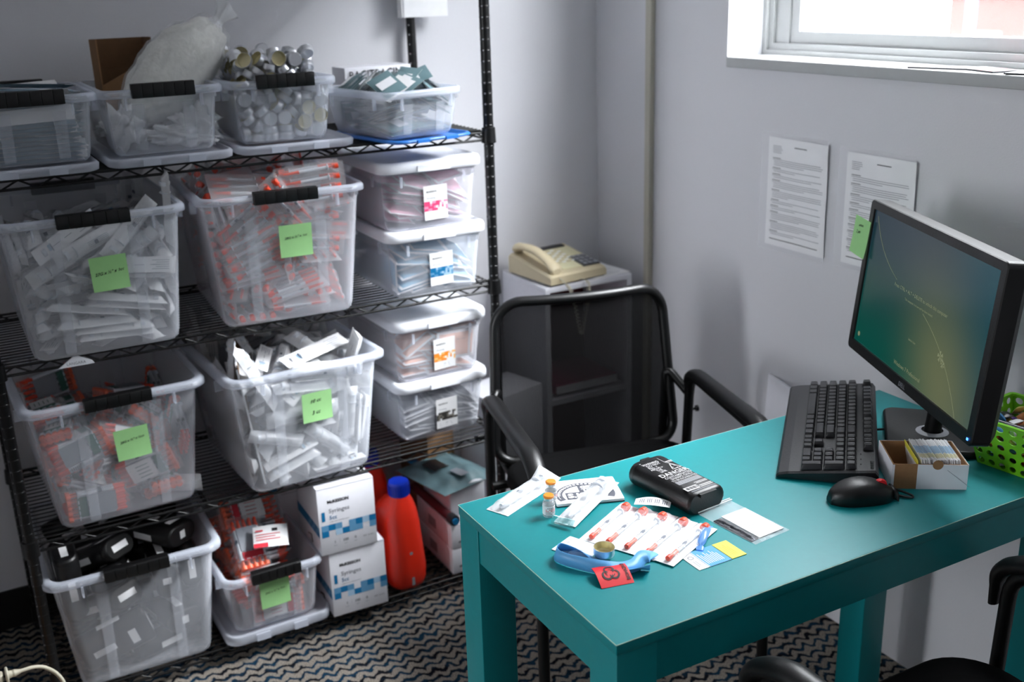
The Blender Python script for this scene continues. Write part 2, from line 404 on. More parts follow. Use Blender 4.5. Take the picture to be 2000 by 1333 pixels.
# window with frame, sash and pane
win = bpy.data.objects.new('window_1', None); C.objects.link(win); win['kind'] = 'structure'
def frame(b, x0, x1, y0, y1, z0, z1, t, mt='wframe'):
    xc = (x0+x1)/2; dx = x1-x0
    b.box((xc, y0+t/2, (z0+z1)/2), (dx, t, z1-z0), mt); b.box((xc, y1-t/2, (z0+z1)/2), (dx, t, z1-z0), mt)
    b.box((xc, (y0+y1)/2, z0+t/2), (dx, y1-y0-2*t, t), mt); b.box((xc, (y0+y1)/2, z1-t/2), (dx, y1-y0-2*t, t), mt)
b = MB('wframe'); frame(b, 1.985, 2.06, WY0, WY1, WZ0, WZ1, .028); frame(b, 1.975, 2.0, WY0, WY1, WZ0, WZ1, .012)
b.box((2.02, WY1-.052, (WZ0+WZ1)/2), (.05, .05, WZ1-WZ0-.056)); b.box((2.02, WY0+.052, (WZ0+WZ1)/2), (.05, .05, WZ1-WZ0-.056))
b.done('window_frame', win)
b = MB('wframe'); frame(b, 2.0, 2.035, WY0+.078, WY1-.078, WZ0+.028, WZ1-.028, .03); sash = b.done('sash', win)
b = MB('vinyl'); frame(b, 2.008, 2.03, WY0+.106, WY1-.106, WZ0+.056, WZ1-.056, .0035); b.done('gasket', sash)
MB('pane').box((2.02, (WY0+WY1)/2, (WZ0+WZ1)/2), (.004, WY1-WY0-.22, WZ1-WZ0-.12)).done('pane', sash)
# unseen second window, put in the far left wall as side fill
fill_win = bpy.data.objects.new('fill_window', None); C.objects.link(fill_win); fill_win['kind'] = 'structure'
b = MB('wframe'); frame(b, lx-.03, lx+.03, ly0, ly1, lz0, lz1, .04); b.box((lx, (ly0+ly1)/2, (lz0+lz1)/2), (.05, .03, lz1-lz0-.08)); b.done('window_frame', fill_win)
# outside
gr = MB('asphalt').box((26, 2, -3.1), (46, 90, .2)).done('ground_outside'); struct_(gr)
b = MB('concrete', 'wframe', 'dark'); b.box((18.5, -9.0, 4.8), (5, 34, 16.0), 'concrete')  # unseen block added outside to shade the back wall from low sky
for k in range(12):
    y = 6.6-k*2.6
    for z in (-1.4, 1.4, 4.2, 6.8): b.box((15.98, y, z), (.08, 1.0, 1.3), 'concrete'); b.box((15.93, y, z), (.05, .8, 1.1), 'dark')
tag(b.done('added_sky_block'), 'unseen grey block added outside to keep low sky off the back wall', 'building')
b = MB('brick', 'concrete'); b.box((31, 18.0, -1.2), (3, 13.6, 4.0), 'brick')
for k in range(3): b.box((29.47, 23.2-k*2.2, -.9), (.1, .8, 1.2), 'asphalt')
b.box((31, 18.0, .85), (3.3, 13.9, .2), 'concrete')
tag(b.done('brick_building'), 'low red brick building seen outside through the window', 'building')
rt = empty('street_tree', 'leafy green tree seen through the window in front of the red building', 'tree', (17.5, 15.2, -5.3))
MB('kraftdark').tube([(0, 0, 0), (.1, 0, 1.4), (0, .1, 2.8)], [.16, .12, .07]).done('trunk', rt)
b = MB('foliage'); random.seed(3)
for k in range(26):
    c = Vector((random.gauss(0, .55), random.gauss(0, .6), 3.4+random.gauss(0, .6))); r = random.uniform(.28, .5)
    b.lathe([(0.01, -r), (r*.75, -r*.65), (r, 0), (r*.7, r*.7), (.01, r)], 'foliage', n=8, c=c)
b.done('crown', rt)
b = MB('signblue'); b.tube([(12, 9.75, -3), (12, 9.75, 2.6)], .06, n=10).box((12, 9.75, 2.2), (.1, .5, .7)); tag(b.done('sign_post'), 'blue sign post outside the window', 'post')

# documents on the right wall
def document(y0, y1, z0, z1, label, seed, mark=False):
    r = empty('wall_document', label, 'document', (XR, 0, 0)); random.seed(seed)
    A = lambda y, z, d: (-d, y, z)
    w = y0-y1
    bow = lambda u, v: .004+.006*u*v+.002*math.sin(u*9)*math.sin(v*7)
    MB('paper').grid(lambda u, v: (-bow(u, v), y0-u*w, z0+v*(z1-z0)), 12, 14).done('sheet', r)
    MB('filmthin').grid(lambda u, v: (-bow(u, v)-.003-.002*noise.noise((u*5, v*6, seed)), y0+.022-u*(w+.024), z0-.012+v*(z1-z0+.024)), 14, 16).done('plastic_sleeve', r)
    b = MB('inksoft'); z = z1-.018; hh = z1-z0
    def line(z, u0, u1, t=.0012, mt='inksoft'):
        n = 6
        for k in range(n):
            a = u0+(u1-u0)*k/n; c = u0+(u1-u0)*(k+1)/n; v = (z-z0)/hh
            b.add([(-bow(a, v)-.0008, y0-a*w, z), (-bow(c, v)-.0008, y0-c*w, z), (-bow(c, v)-.0008, y0-c*w, z-t), (-bow(a, v)-.0008, y0-a*w, z-t)], [(0, 1, 2, 3)], mt)
    line(z, .45, .66, .0022, 'ink')
    for k in range(5): line(z-.002-.0042*k, .08, .2+random.random()*.06)
    z -= .036
    while z > z0+.03:
        k = random.choice((2, 3, 4)); line(z+.004, .08, .22, .0016, 'ink')
        for q in range(k): line(z, .10 if q else .08, .88+random.random()*.06 if q < k-1 else random.uniform(.35, .8)); z -= .0046
        z -= .006
    line(z0+.018, .08, .9, .002, 'ink')
    b.done('printed_lines', r)
document(2.070, 1.862, .945, 1.217, 'letter sheet in a plastic sleeve taped to the wall, the left one of two', 11)
document(1.806, 1.602, .95, 1.210, 'letter sheet in a plastic sleeve on the wall, partly hidden by the monitor', 12)

# leaflets on the sill
for k, (x, y, a, l) in enumerate([(1.905, 1.60, .25, 'dark leaflet lying flat on the window sill, leftmost'), (1.915, 1.50, -.3, 'glossy leaflet with red print on the window sill'), (1.90, 1.36, .2, 'dark leaflet at the right end of the window sill')]):
    b = MB('blackmetal'); b.box((0, 0, .0015), (.07, .13, .003), 'ink').quad(-.03, -.055, .05, .05, ['papergrey', 'redprint', 'blueband'][k], z=.0033).quad(-.03, .01, .05, .03, 'paper', z=.0033)
    tag(b.done('leaflet', Mx=T(x, y, WZ0+.0005+.0002*k) @ Rz(a)), l, 'leaflet', 'leaflets on the sill')

# ------------------------------------------------------------------ shelving unit
SX0, SX1, SY0, SY1 = .055, 1.232, 2.385, 2.825
SZ = [1.254, .867, .453, .052]
sh = empty('shelving_unit', 'black wire shelving unit with four shelves along the back wall', 'shelves', (0, 0, 0))
for x in (SX0, SX1):
    for y in (SY0, SY1):
        b = MB('blackmetal', 'metal_glint'); b.tube([(x, y, .02), (x, y, 1.86)], .0127, 'blackmetal', n=14)
        for k in range(70):
            z = .05+k*.0254; b.lathe([(.0128, -.0012), (.0134, 0), (.0128, .0012)], 'blackmetal', n=14, c=(x, y, z))
            a = -PI/2-.9; b.box((x+.0129*math.cos(a), y+.0129*math.sin(a), z), (.003, .003, .0035), 'metal_glint')  # pale dots painted as glints on one side of the post
        b.lathe([(.0, 0), (.017, 0), (.017, .008), (.010, .022)], 'blackmetal', n=14, c=(x, y, 0))
        b.done('post', sh)
for si, z in enumerate(SZ+[1.80]):
    b = MB('blackmetal')
    def rail(p, q, r=.0032): b.tube([p, q], r, n=6)
    for y in (SY0, SY1):
        for dz in (-.003, -.021): rail((SX0, y, z+dz), (SX1, y, z+dz), .0033)
        n = 34; L = (SX1-SX0)/n
        for k in range(n):
            p = [(SX0+L*k, y, z-(.003 if k % 2 else .021)), (SX0+L*(k+1), y, z-(.021 if k % 2 else .003))]; b.tube(p, .0022, n=5)
    for x in (SX0, SX1, (SX0*2+SX1)/3, (SX0+2*SX1)/3):
        for dz in (-.005, -.021): rail((x, SY0, z+dz), (x, SY1, z+dz), .0028)
        n = 10; L = (SY1-SY0)/n
        for k in range(n): b.tube([(x, SY0+L*k, z-(.004 if k % 2 else .021)), (x, SY0+L*(k+1), z-(.021 if k % 2 else .004))], .002, n=5)
    k = 1
    while SY0+k*.0215 < SY1-.01:
        b.tube([(SX0, SY0+k*.0215, z-.0018), (SX1, SY0+k*.0215, z-.0018)], .0018, n=5); k += 1
    for x in (SX0, SX1):
        for y in (SY0, SY1): b.lathe([(.0132, -.030), (.0185, -.028), (.0165, .008), (.0132, .010)], n=14, c=(x, y, z))
    b.done('wire_shelf', sh)
b = MB('lidwhite', 'inksoft'); Mx = T(.21, SY0-.0065, SZ[1]-.013) @ Rx(PI/2)
b.add([(-.037, -.010, -.0015), (.037, -.010, -.0015), (.033, -.003, -.0015), (.006, .012, -.0015), (-.004, .012, -.0015), (-.037, -.010, .0015), (.037, -.010, .0015), (.033, -.003, .0015), (.006, .012, .0015), (-.004, .012, .0015)], [(4, 3, 2, 1, 0), (5, 6, 7, 8, 9), (0, 1, 6, 5), (1, 2, 7, 6), (2, 3, 8, 7), (3, 4, 9, 8), (4, 0, 5, 9)], 'lidwhite', Mx)
b.text('LANGARA', .0085, 'inksoft', Mx @ T(0, -.006, .0018), 'CENTER')
b.done('shelf_tag', sh, label='white triangular shelf tag with small lettering')
b = MB('paper', 'papergrey'); b.box((0, 0, 0), (.13, .002, .22), 'paper').box((-.071, .012, 0), (.003, .03, .22), 'paper')
tag(b.done('paper_sign', Mx=T(1.268, SY1-.026, 1.628)), 'white paper sheet folded round the rear shelf post near the top', 'paper')

# ------------------------------------------------------------------ bins
def make_tub(root, w0, d0, w1, d1, h, r=.03, flange=.016, fh=.015, ribs=True, mt='bin', mr='binrim', slope=0.):
    """open tapered tub: outer wall, inner wall, base and turned over rim"""
    t = .0022
    def lerp(a, b_, k): return a+(b_-a)*k
    b = MB(mt)
    zs = [0, .006, .02, h*.35, h*.7, h-.03]
    outer = [rrect(w0-.016, d0-.016, r-.008, 0)]+[rrect(lerp(w0, w1, z/h)-(.004 if z < .01 else 0), lerp(d0, d1, z/h)-(.004 if z < .01 else 0), r, z) for z in zs[1:]]
    outer += [rrect(w1-.008, d1-.008, r, h-.028), rrect(w1, d1, r, h-.026), rrect(w1, d1, r, h)]
    b.loft(outer, mt, cap1=False)
    inner = [rrect(w1-2*t, d1-2*t, r-t, h)]+[rrect(lerp(w0, w1, z/h)-2*t, lerp(d0, d1, z/h)-2*t, r-t, z) for z in (h-.03, h*.5, .02, .006)]+[rrect(w0-.018, d0-.018, r-.008, t)]
    b.loft(inner, mt, cap0=False)
    if ribs:
        for sx in (-1, 1):
            x0 = sx*w1*.22
            for q in (-1, 1):
                y = lambda z, q=q: q*(lerp(d0, d1, z/h)/2+.0015)
                b.add([(x0-.011, y(.01), .01), (x0+.011, y(.01), .01), (x0+.013, y(h-.03), h-.03), (x0-.013, y(h-.03), h-.03)], [(0, 1, 2, 3)], mt)
                b.add([(x0-.011, y(.01)-q*.0016, .01), (x0+.011, y(.01)-q*.0016, .01), (x0+.013, y(h-.03)-q*.0016, h-.03), (x0-.013, y(h-.03)-q*.0016, h-.03)], [(3, 2, 1, 0)], mt)
    b.done('tub', root)
    b = MB(mr); f = flange
    R = [rrect(w1-.001, d1-.001, r, h-.002), rrect(w1-.001, d1-.001, r, h+.001), rrect(w1+f*1.3, d1+f*1.3, r+.006, h+.001), rrect(w1+2*f, d1+2*f, r+.012, h-.004), rrect(w1+2*f, d1+2*f, r+.012, h-fh), rrect(w1+2*f-.004, d1+2*f-.004, r+.010, h-fh), rrect(w1+2*f-.004, d1+2*f-.004, r+.010, h-.005), rrect(w1+f, d1+f, r+.006, h-.002)]
    b.loft(R, mr, closed=True)
    for sx in (-1, 1):
        for sy in (-1, 1):
            b.box((sx*w1*.33, sy*(d1/2+f*.7), h-.028), (.004, f*1.1, .026), mr)
            b.box((sx*(w1/2+f*.7), sy*d1*.33, h-.028), (f*1.1, .004, .026), mr)
    b.done('rim', root)
def handle(root, y, z, w=.145, hh=.028, s=1):
    b = MB('black'); n = 6
    b.rbox((0, y+s*.004, z), (w, .016, hh), .003, 'black')
    for k in range(n): b.rbox((-w/2+(k+.5)*w/n, y-s*.004, z), (w/n-.0014, .006, hh-.001), .0008, 'black')
    b.rbox((0, y+s*.008, z+hh/2-.002), (w*.98, .018, .003), .001, 'black')
    b.done('handle', root)
def sticky(Mx, lines, label, size=.0105, w=.075):
    b = MB('note', 'ink')
    cur = lambda u, v: (-w/2+u*w, w/2-v*w, .0008+.006*max(0, v-.35)**2*(1+.5*math.sin(u*3)))
    b.grid(cur, 8, 8, 'note')
    for (tx, x, y, sz_) in lines:
        vs, fs = text_mesh(tx, 'CENTER', .014)
        pts = []
        for p in vs:
            sz = size_ = sz_*(.72 if len(tx) > 8 else 1); X = x+p[0]*sz*1.0+p[1]*sz*.25; Y = y+p[1]*sz+.10*X; v = (w/2-Y)/w; u = (X+w/2)/w
            pts.append((X, Y, cur(u, v)[2]+.0006))
        b.add(pts, fs, 'ink')
    o = b.done('sticky_note', Mx=Mx); return tag(o, label, 'sticky note')
def bin_root(name, label, cx, yf, z, yaw, d0):
    """cx, yf: middle of the bottom front edge"""
    Mx = T(cx, yf, z) @ Rz(yaw) @ T(0, d0/2, 0)
    return empty(name, label, 'storage bin', Mx=Mx), Mx
BIN = {}
def big_bin(key, label, cx, yf, z, yaw, w1=.366, hnd=True, fl=.018):
    w0, d0, d1, h = .305, .385, .440, .305
    r, Mx = bin_root('storage_bin', label, cx, yf, z, yaw, d0); make_tub(r, w0, d0, w1, d1, h, flange=fl)
    if hnd: handle(r, -(d1/2+.018), h-.006)
    if hnd: handle(r, (d1/2+.018), h-.006, s=-1)
    BIN[key] = (Mx, T(0, 0, .004)); return r, Mx
def front_M(Mx, x, z, d0, d1, h, rot=0., off=.004):
    th = math.atan2((d1-d0)/2, h); y = -(d0/2+(d1-d0)/2*z/h)-off
    return Mx @ T(x, y, z) @ Rx(PI/2+th) @ Rz(rot)
zs = SZ
r, Mx = big_bin('A2', 'large clear bin of white wrapped syringes with a green note reading 27G', .283, 2.368, zs[1], 0, w1=.360, fl=.013)
sticky(front_M(Mx, .018, .178, .385, .440, .305, .03, .0075), [('27G x ½" x 1cc', .0, -.001, .0128)], 'green sticky note reading 27G on the upper left large bin')
r, Mx = big_bin('B2', 'large clear bin of orange-capped syringe packs with a green note reading 28G, 1cc', .692, 2.370, zs[1], -.05, w1=.360, fl=.013)
sticky(front_M(Mx, .018, .192, .385, .440, .305, .0, .0075), [('28G x ½" x 1cc', .0, .006, .0112)], 'green sticky note reading 28G x 1cc on the bin of orange-capped packs')
r, Mx = big_bin('A3', 'large clear bin half full of green-printed syringe bags, note reading 28G half cc', .280, 2.415, zs[2], .035, w1=.366)
sticky(front_M(Mx, .020, .185, .385, .440, .305, .05, .0075), [('28G x ½" x ½cc', .0, .006, .0110)], 'green sticky note reading 28G x half cc on the left bin below')
r, Mx = big_bin('B3', 'large handle-less clear bin heaped with white syringe packs, note reading 10 cc', .706, 2.362, zs[2], .06, w1=.366, hnd=False)
sticky(front_M(Mx, .012, .200, .385, .440, .305, .0, .0075), [('10 cc', -.004, .012, .0130), ('3 cc', -.004, -.018, .0130)], 'green sticky note reading 10 cc, 3 cc on the heaped bin')
r, Mx = big_bin('A4', 'large clear bin of black sharps containers on the bottom shelf', .262, 2.385, zs[3], 0, w1=.366)
def mid_bin(key, label, cx, yf, z, yaw, w0, w1, d0, d1, h, hw=.13, fl=.013, hn=True, r_=.026):
    r, Mx = bin_root('storage_bin', label, cx, yf, z, yaw, d0); make_tub(r, w0, d0, w1, d1, h, r_, fl, .016)
    if hn: handle(r, -(d1/2+fl+.002), h-.002, hw, .030)
    if hn and hn != 1: handle(r, (d1/2+fl+.002), h-.002, hw, .026, s=-1)
    BIN[key] = (Mx, T(0, 0, .004)); return r, Mx
LIDZ = .020
mid_bin('T1', 'clear bin of blue-grey needle packs at the left end of the top shelf', .205, 2.400, zs[0]+LIDZ, 0, .21, .236, .31, .342, .138, hn=2)
mid_bin('T2', 'clear bin holding a bag of cotton and a cardboard box on the top shelf', .464, 2.400, zs[0]+LIDZ, 0, .21, .236, .31, .342, .138)
mid_bin('T3', 'clear bin heaped with small metal cookers on the top shelf', .729, 2.400, zs[0]+LIDZ, 0, .20, .226, .25, .272, .138)
mid_bin('T4', 'small clear tub of teal packets on a blue lid, no handle', 1.035, 2.335, zs[0]+.010, .20, .18, .21, .25, .28, .108, hn=False, fl=.007, r_=.02)
mid_bin('B4', 'small clear bin overfilled with red-printed bags of orange-capped syringes, bottom shelf', .580, 2.378, zs[3]+LIDZ+.008, .03, .21, .236, .31, .342, .160, hw=.125)
Mx = BIN['B4'][0]
sticky(front_M(Mx, -.005, .098, .31, .342, .160, .02, .007), [('29G x ½" x ½cc', 0, .004, .0105)], 'green sticky note reading 29G on the small bottom shelf bin')
def under_lid(cx, cy, z, w, d, yaw, mt, label, group=None, hgt=.019):
    b = MB(mt); r = .035
    b.loft([rrect(w-.02, d-.02, r-.01, 0), rrect(w, d, r, .003), rrect(w+.003, d+.003, r, hgt-.004), rrect(w-.004, d-.004, r, hgt), rrect(w-.016, d-.016, r-.006, hgt), rrect(w-.020, d-.020, r-.008, hgt-.008), rrect(w-.05, d-.05, r-.015, hgt-.006)], mt)
    b.box((-w*.18, -d/2-.002, hgt*.5), (.035, .006, hgt*.7), mt); b.box((w*.18, -d/2-.002, hgt*.5), (.035, .006, hgt*.7), mt)
    tag(b.done('bin_lid', Mx=T(cx, cy, z) @ Rz(yaw)), label, 'lid', group)
under_lid(.190, 2.562, zs[0], .258, .395, 0, 'lidclear', 'clear lid lying under the leftmost bin on the top shelf', 'clear lids under the top shelf bins', .0195)
under_lid(.468, 2.560, zs[0], .262, .395, 0, 'lidclear', 'clear lid lying under the bin with the cotton bag', 'clear lids under the top shelf bins', .0195)
under_lid(.746, 2.560, zs[0], .270, .390, 0, 'lidclear', 'clear lid lying under the bin of metal cookers', 'clear lids under the top shelf bins', .0195)
under_lid(1.028, 2.455, zs[0], .228, .300, .20, 'lidblue', 'blue lid lying under the small tub of teal packets', None, .0095)
under_lid(.580, 2.565, zs[3], .272, .40, .02, 'lidclear', 'clear lid lying under the small bin on the bottom shelf', None, .027)

def lid_bin(key, label, cx, yf, z, yaw, cols, lab):
    w0, w1, d0, d1, h = .228, .250, .35, .375, .150
    r, Mx = bin_root('lidded_bin', label, cx, yf, z, yaw, d0); make_tub(r, w0, d0, w1, d1, h, .028, .006, .010, ribs=False)
    b = MB('lidwhite'); R = .034; e = .020
    b.loft([rrect(w1+e, d1+e, R, h-.006), rrect(w1+e+.004, d1+e+.004, R, h-.004), rrect(w1+e+.004, d1+e+.004, R, h+.010), rrect(w1+e-.004, d1+e-.004, R-.004, h+.018), rrect(w1+e-.018, d1+e-.018, R-.010, h+.0205), rrect(w1+e-.030, d1+e-.030, R-.014, h+.017)], 'lidwhite', cap0=False)
    b.loft([rrect(w1+e, d1+e, R, h-.006), rrect(w1+.012, d1+.012, R-.003, h-.006), rrect(w1+.012, d1+.012, R-.003, h+.003)], 'lidwhite', cap0=False)
    b.box((.0, -(d1+e)/2-.003, h+.002), (.085, .004, .014), 'lidwhite')
    b.done('lid', r)
    A = front_M(Mx, .008, .064, d0, d1, h, .03, .003)
    b = MB('paper'); W, Hh = .062, .085; b.box((0, 0, 0), (W, Hh, .0008), 'paper')
    b.text('McKESSON', .0055, 'ink', T(-.024, .026, .0007), 'LEFT', .00012); b.text('Dressing', .0065, 'inksoft', T(-.024, .010, .0007))
    random.seed(len(label))
    for i in range(12):
        for j in range(4):
            b.quad(-W/2+i*W/12, -.020+j*.006, W/12, .006, random.choices(cols, [5, 3, 1])[0] if i < 8 else random.choices(cols, [2, 4, 4])[0], z=.0007)
    for i, x in enumerate((-.022, -.005, .010)): b.text(['1', '100', '0'][i], .005, 'inksoft', T(x, -.031, .0007)); b.text('each', .003, 'inksoft', T(x, -.036, .0007))
    b.done('paper_label', r, Mx.inverted() @ A, label='white label card with a coloured chequered band')
    BIN[key] = (Mx, T(0, 0, .004)); return r
lid_bin('C1', 'white-lidded clear bin of pink dressing packs, upper of the two on the second shelf', 1.062, 2.372, zs[1]+.1685, .0, ['pinkband', 'pinkband2', 'paper'], 0)
lid_bin('C2', 'white-lidded clear bin of blue dressing packs, lower of the two on the second shelf', 1.072, 2.380, zs[1], .0, ['blueband', 'blueband2', 'blueband3'], 0)
lid_bin('C3', 'white-lidded clear bin of peach dressing packs, upper of the two on the third shelf', 1.095, 2.440, zs[2]+.1685, .03, ['orband', 'orband2', 'paper'], 0)
lid_bin('C4', 'white-lidded clear bin of grey dressing packs, lower of the two on the third shelf', 1.095, 2.445, zs[2], .03, ['blband', 'blband2', 'paper'], 0)
# ------------------------------------------------------------------ table
TZ = .75
TX0, TX1, TY0, TY1 = .700, 1.702, 1.036, 1.520
tb = empty('desk', 'teal painted wooden desk with square legs and deep apron', 'desk', (0, 0, 0))
b = MB('teal', 'tealedge'); b.rbox(((TX0+TX1)/2, (TY0+TY1)/2, TZ-.009), (TX1-TX0, TY1-TY0, .018), .0015, 'teal', e=.0012)
for (p, q) in (((TX0, TY0), (TX1, TY0)), ((TX0, TY0), (TX0, TY1)), ((TX0, TY1), (TX1, TY1))):
    b.tube([(p[0], p[1], TZ-.0009), (q[0], q[1], TZ-.0009)], .0009, 'tealedge', n=5)
b.done('tabletop', tb)
b = MB('teal'); zc = (.668+TZ-.018)/2; hh = TZ-.018-.668
b.box(((TX0+TX1)/2, TY0+.010, zc), (TX1-TX0-.13, .016, hh)).box(((TX0+TX1)/2, TY1-.010, zc), (TX1-TX0-.13, .016, hh))
b.box((TX0+.012, (TY0+TY1)/2, zc), (.016, TY1-TY0-.13, hh)).box((TX1-.012, (TY0+TY1)/2, zc), (.016, TY1-TY0-.13, hh)); b.done('apron', tb)
for x in (TX0+.001+.034, TX1-.001-.034):
    for y in (TY0+.001+.034, TY1-.001-.034):
        MB('teal').rbox((x, y, (TZ-.018)/2), (.068, .068, TZ-.018), .0015).done('leg', tb)

# ------------------------------------------------------------------ chairs
def make_chair(Mx, label):
    r = empty('office_chair', label, 'chair', Mx=Mx)
    # side frames: rear foot, up, arm, front foot
    for sx in (-1, 1):
        x = sx*.262
        pts = bend([(x*.98, .235, .012), (x, .200, .655), (x, -.205, .640), (x, -.225, .012)], .055, 6)
        b = MB('blackmetal'); b.tube(pts, .0125, n=10); b.lathe([(0, 0), (.016, 0), (.016, .012), (.012, .02)], c=(x*.98, .235, 0)); b.lathe([(0, 0), (.016, 0), (.016, .012), (.012, .02)], c=(x, -.225, 0)); frm = b.done('side_frame', r)
        # arm pad
        P = bend([(x, .205, .575), (x, .198, .664), (x, -.165, .664), (x+sx*.003, -.232, .630), (x, -.232, .565)], .05, 7)
        b = MB('armpad'); n = 12; rings = []
        for i, p in enumerate(P):
            d = (P[min(i+1, len(P)-1)]-P[max(i-1, 0)]).normalized(); a = Vector((1, 0, 0)); u = a.cross(d).normalized()
            s_ = (1-.25*abs(i/(len(P)-1)-.45)*1.4)*min(1, .62+.12*min(i, len(P)-1-i))
            rings.append([p+a*(.023*s_*math.cos(2*PI*k/n))+u*(.015*s_*math.sin(2*PI*k/n)) for k in range(n)])
        b.loft(rings); b.done('armrest', r)
        b = MB('blackmetal'); b.tube([(x, .215, .55), (x+sx*.028, .218, .55)], .0035, n=8); b.lathe([(.0, .0), (.008, 0), (.008, .006), (0, .007)], Mx=T(x+sx*.026, .218, .55) @ Ry(sx*PI/2)); b.done('screw', frm)
    b = MB('blackmetal'); b.tube([(-.262, .19, .43), (.262, .19, .43)], .011, n=8).tube([(-.262, -.17, .43), (.262, -.17, .43)], .011, n=8); b.done('cross_bar', r)
    b = MB('blackmatte')
    R = [rrect(w, d+.015, .09, z, 0, -.02, 8) for (w, d, z) in ((.40, .40, .432), (.46, .46, .438), (.475, .475, .455), (.470, .470, .478), (.44, .44, .490), (.36, .36, .496))]
    b.loft(R); b.done('seat', r)
    # backrest: frame, mesh
    def bk(u, v):   # u -1..1 across, v 0..1 up
        w = .240-.024*v; return Vector((u*w, .205+.05*v-.035*(1-u*u)*1.0+.035, .47+.398*v))
    outline = []
    N = 10; rr = .17
    path = []
    def corner(cu, cv, a0, ru, rv):
        for k in range(N+1):
            a = a0+PI/2*k/N; path.append((cu+ru*math.cos(a), cv+rv*math.sin(a)))
    ru, rv = .30, .17
    corner(1-ru, 1-rv, 0, ru, rv); 
    for k in range(1, 8): path.append(((1-ru)*(1-2*k/8), 1))
    corner(-1+ru, 1-rv, PI/2, ru, rv)
    for k in range(1, 8): path.append((-1, (1-rv)+(.12-(1-rv))*k/8))
    corner(-1+.2, .12, PI, .2, .12)
    for k in range(1, 8): path.append((-.8+1.6*k/8, 0))
    corner(1-.2, .12, 1.5*PI, .2, .12)
    for k in range(1, 8): path.append((1, .12+((1-rv)-.12)*k/8))
    pts = [bk(*p) for p in path]; n = 10; rings = []
    for i, p in enumerate(pts):
        d = (pts[(i+1) % len(pts)]-pts[i-1]).normalized(); a = Vector((0, 1, 0)); a = (a-d*a.dot(d)).normalized(); u = a.cross(d)
        rings.append([p+a*(.013*math.cos(2*PI*k/n))+u*(.0125*math.sin(2*PI*k/n)) for k in range(n)])
    b = MB('armpad'); b.loft(rings, closed=True); b.done('back_frame', r)
    b = MB('mesh'); ctr = []
    for t in (1.0, .85, .6, .3, .02):
        ctr.append([bk(p[0]*t, .5+(p[1]-.5)*t) for p in path])
    b.loft(ctr, cap0=False, cap1=True); b.done('back_mesh', r)
    for sx in (-1, 1):
        b = MB('blackmetal'); b.tube(bend([(sx*.20, .205, .43), (sx*.215, .262, .46), (sx*.222, .262, .66), (sx*.262, .215, .60)], .03), .011, n=8); b.done('back_support', r)
    return r
make_chair(T(1.290, 1.890, 0) @ Rz(-.23), 'black mesh-back armchair behind the desk, facing the camera')
make_chair(T(1.168, .768, 0) @ Rz(PI) @ Matrix.Diagonal((1, 1, 1.055, 1)), 'black armchair on the near side of the desk, only arms and seat edge in view')

# ------------------------------------------------------------------ monitor
my, mt_ = -1.99, .096
rv_ = Vector((math.cos(my), math.sin(my), 0)); nv_ = Vector((math.sin(my), -math.cos(my), 0))
uv_ = Vector((0, 0, 1))*math.cos(mt_)-nv_*math.sin(mt_); nn = rv_.cross(uv_)   # = -facing
MM = Matrix((rv_, -(uv_.cross(rv_)), uv_)).transposed().to_4x4()
fw = uv_.cross(rv_) # may point either way; make local -Y the facing side
if fw.dot(Vector((-1, -.8, 0))) > 0: fw = -fw
MM = Matrix((rv_, fw, uv_)).transposed().to_4x4(); MM.translation = Vector((1.506, 1.275, 1.022))
MW, MH = .520, .306
mo = empty('monitor', 'black flat monitor on the desk with a blue-green lock screen', 'monitor', Mx=MM)
b = MB('black', 'grey')
b.loft([[(p[0], 0, p[1]) for p in [(q[0], q[1]) for q in rrect(MW, MH, .010, 0)]], [(q[0], .030, q[1]) for q in rrect(MW, MH, .010, 0)], [(q[0], .042, q[1]) for q in rrect(MW-.02, MH-.02, .012, 0)]], 'black', smooth=False, cap0=False)
b.loft([[(q[0]*.6, .042, q[1]*.7) for q in rrect(MW, MH, .03, 0)], [(q[0]*.5, .068, q[1]*.55) for q in rrect(MW, MH, .03, 0)]], 'black')
b.done('housing', mo)
sw, shh = MW-.036, MH-.038
b = MB('black', 'grey')
b.loft([[(q[0], 0, q[1]) for q in rrect(MW, MH, .010, 0)], [(q[0], -.002, q[1]) for q in rrect(MW-.003, MH-.003, .009, 0)], [(q[0], -.002, q[1]+.002) for q in rrect(sw, shh, .0005, 0)], [(q[0], .002, q[1]+.002) for q in rrect(sw-.002, shh-.002, .0005, 0)]], 'black', smooth=False, cap0=False, cap1=False)
b.text('DELL', .012, 'grey', T(-.0, -.0026, -MH/2+.006) @ Rx(PI/2), 'CENTER', .0002)
b.done('bezel', mo)
b = MB('screen', 'scrtext'); b.box((0, .002, .002), (sw-.001, .001, shh-.001), 'screen')
SM = lambda x, z: T(x, .0010, z) @ Rx(PI/2)
b.text('Press CTRL + ALT + DELETE to unlock this computer', .0095, 'scrtext', SM(0, .018), 'CENTER')
b.text('This computer is in use and has been locked.', .0062, 'scrtext', SM(0, .004), 'CENTER')
b.text('Switch User', .006, 'scrtext', SM(0, -.060), 'CENTER'); b.text('Windows 7 Professional', .011, 'scrtext', SM(.0, -shh/2+.016), 'CENTER')
b.lathe([(.0, 0), (.005, 0)], 'scrtext', SM(-sw/2+.02, -shh/2+.02), n=10)
for (x0, z0, x1, z1, cx, cz) in ((-.225, .125, -.10, .03, -.19, .06), (.02, -.0, .19, -.13, .13, -.04)):
    pts = []
    for k in range(15):
        t = k/14; pts.append(((1-t)**2*x0+2*t*(1-t)*cx+t*t*x1, .0012, (1-t)**2*z0+2*t*(1-t)*cz+t*t*z1))
    b.tube(pts, .0004, 'scrtext', n=4)
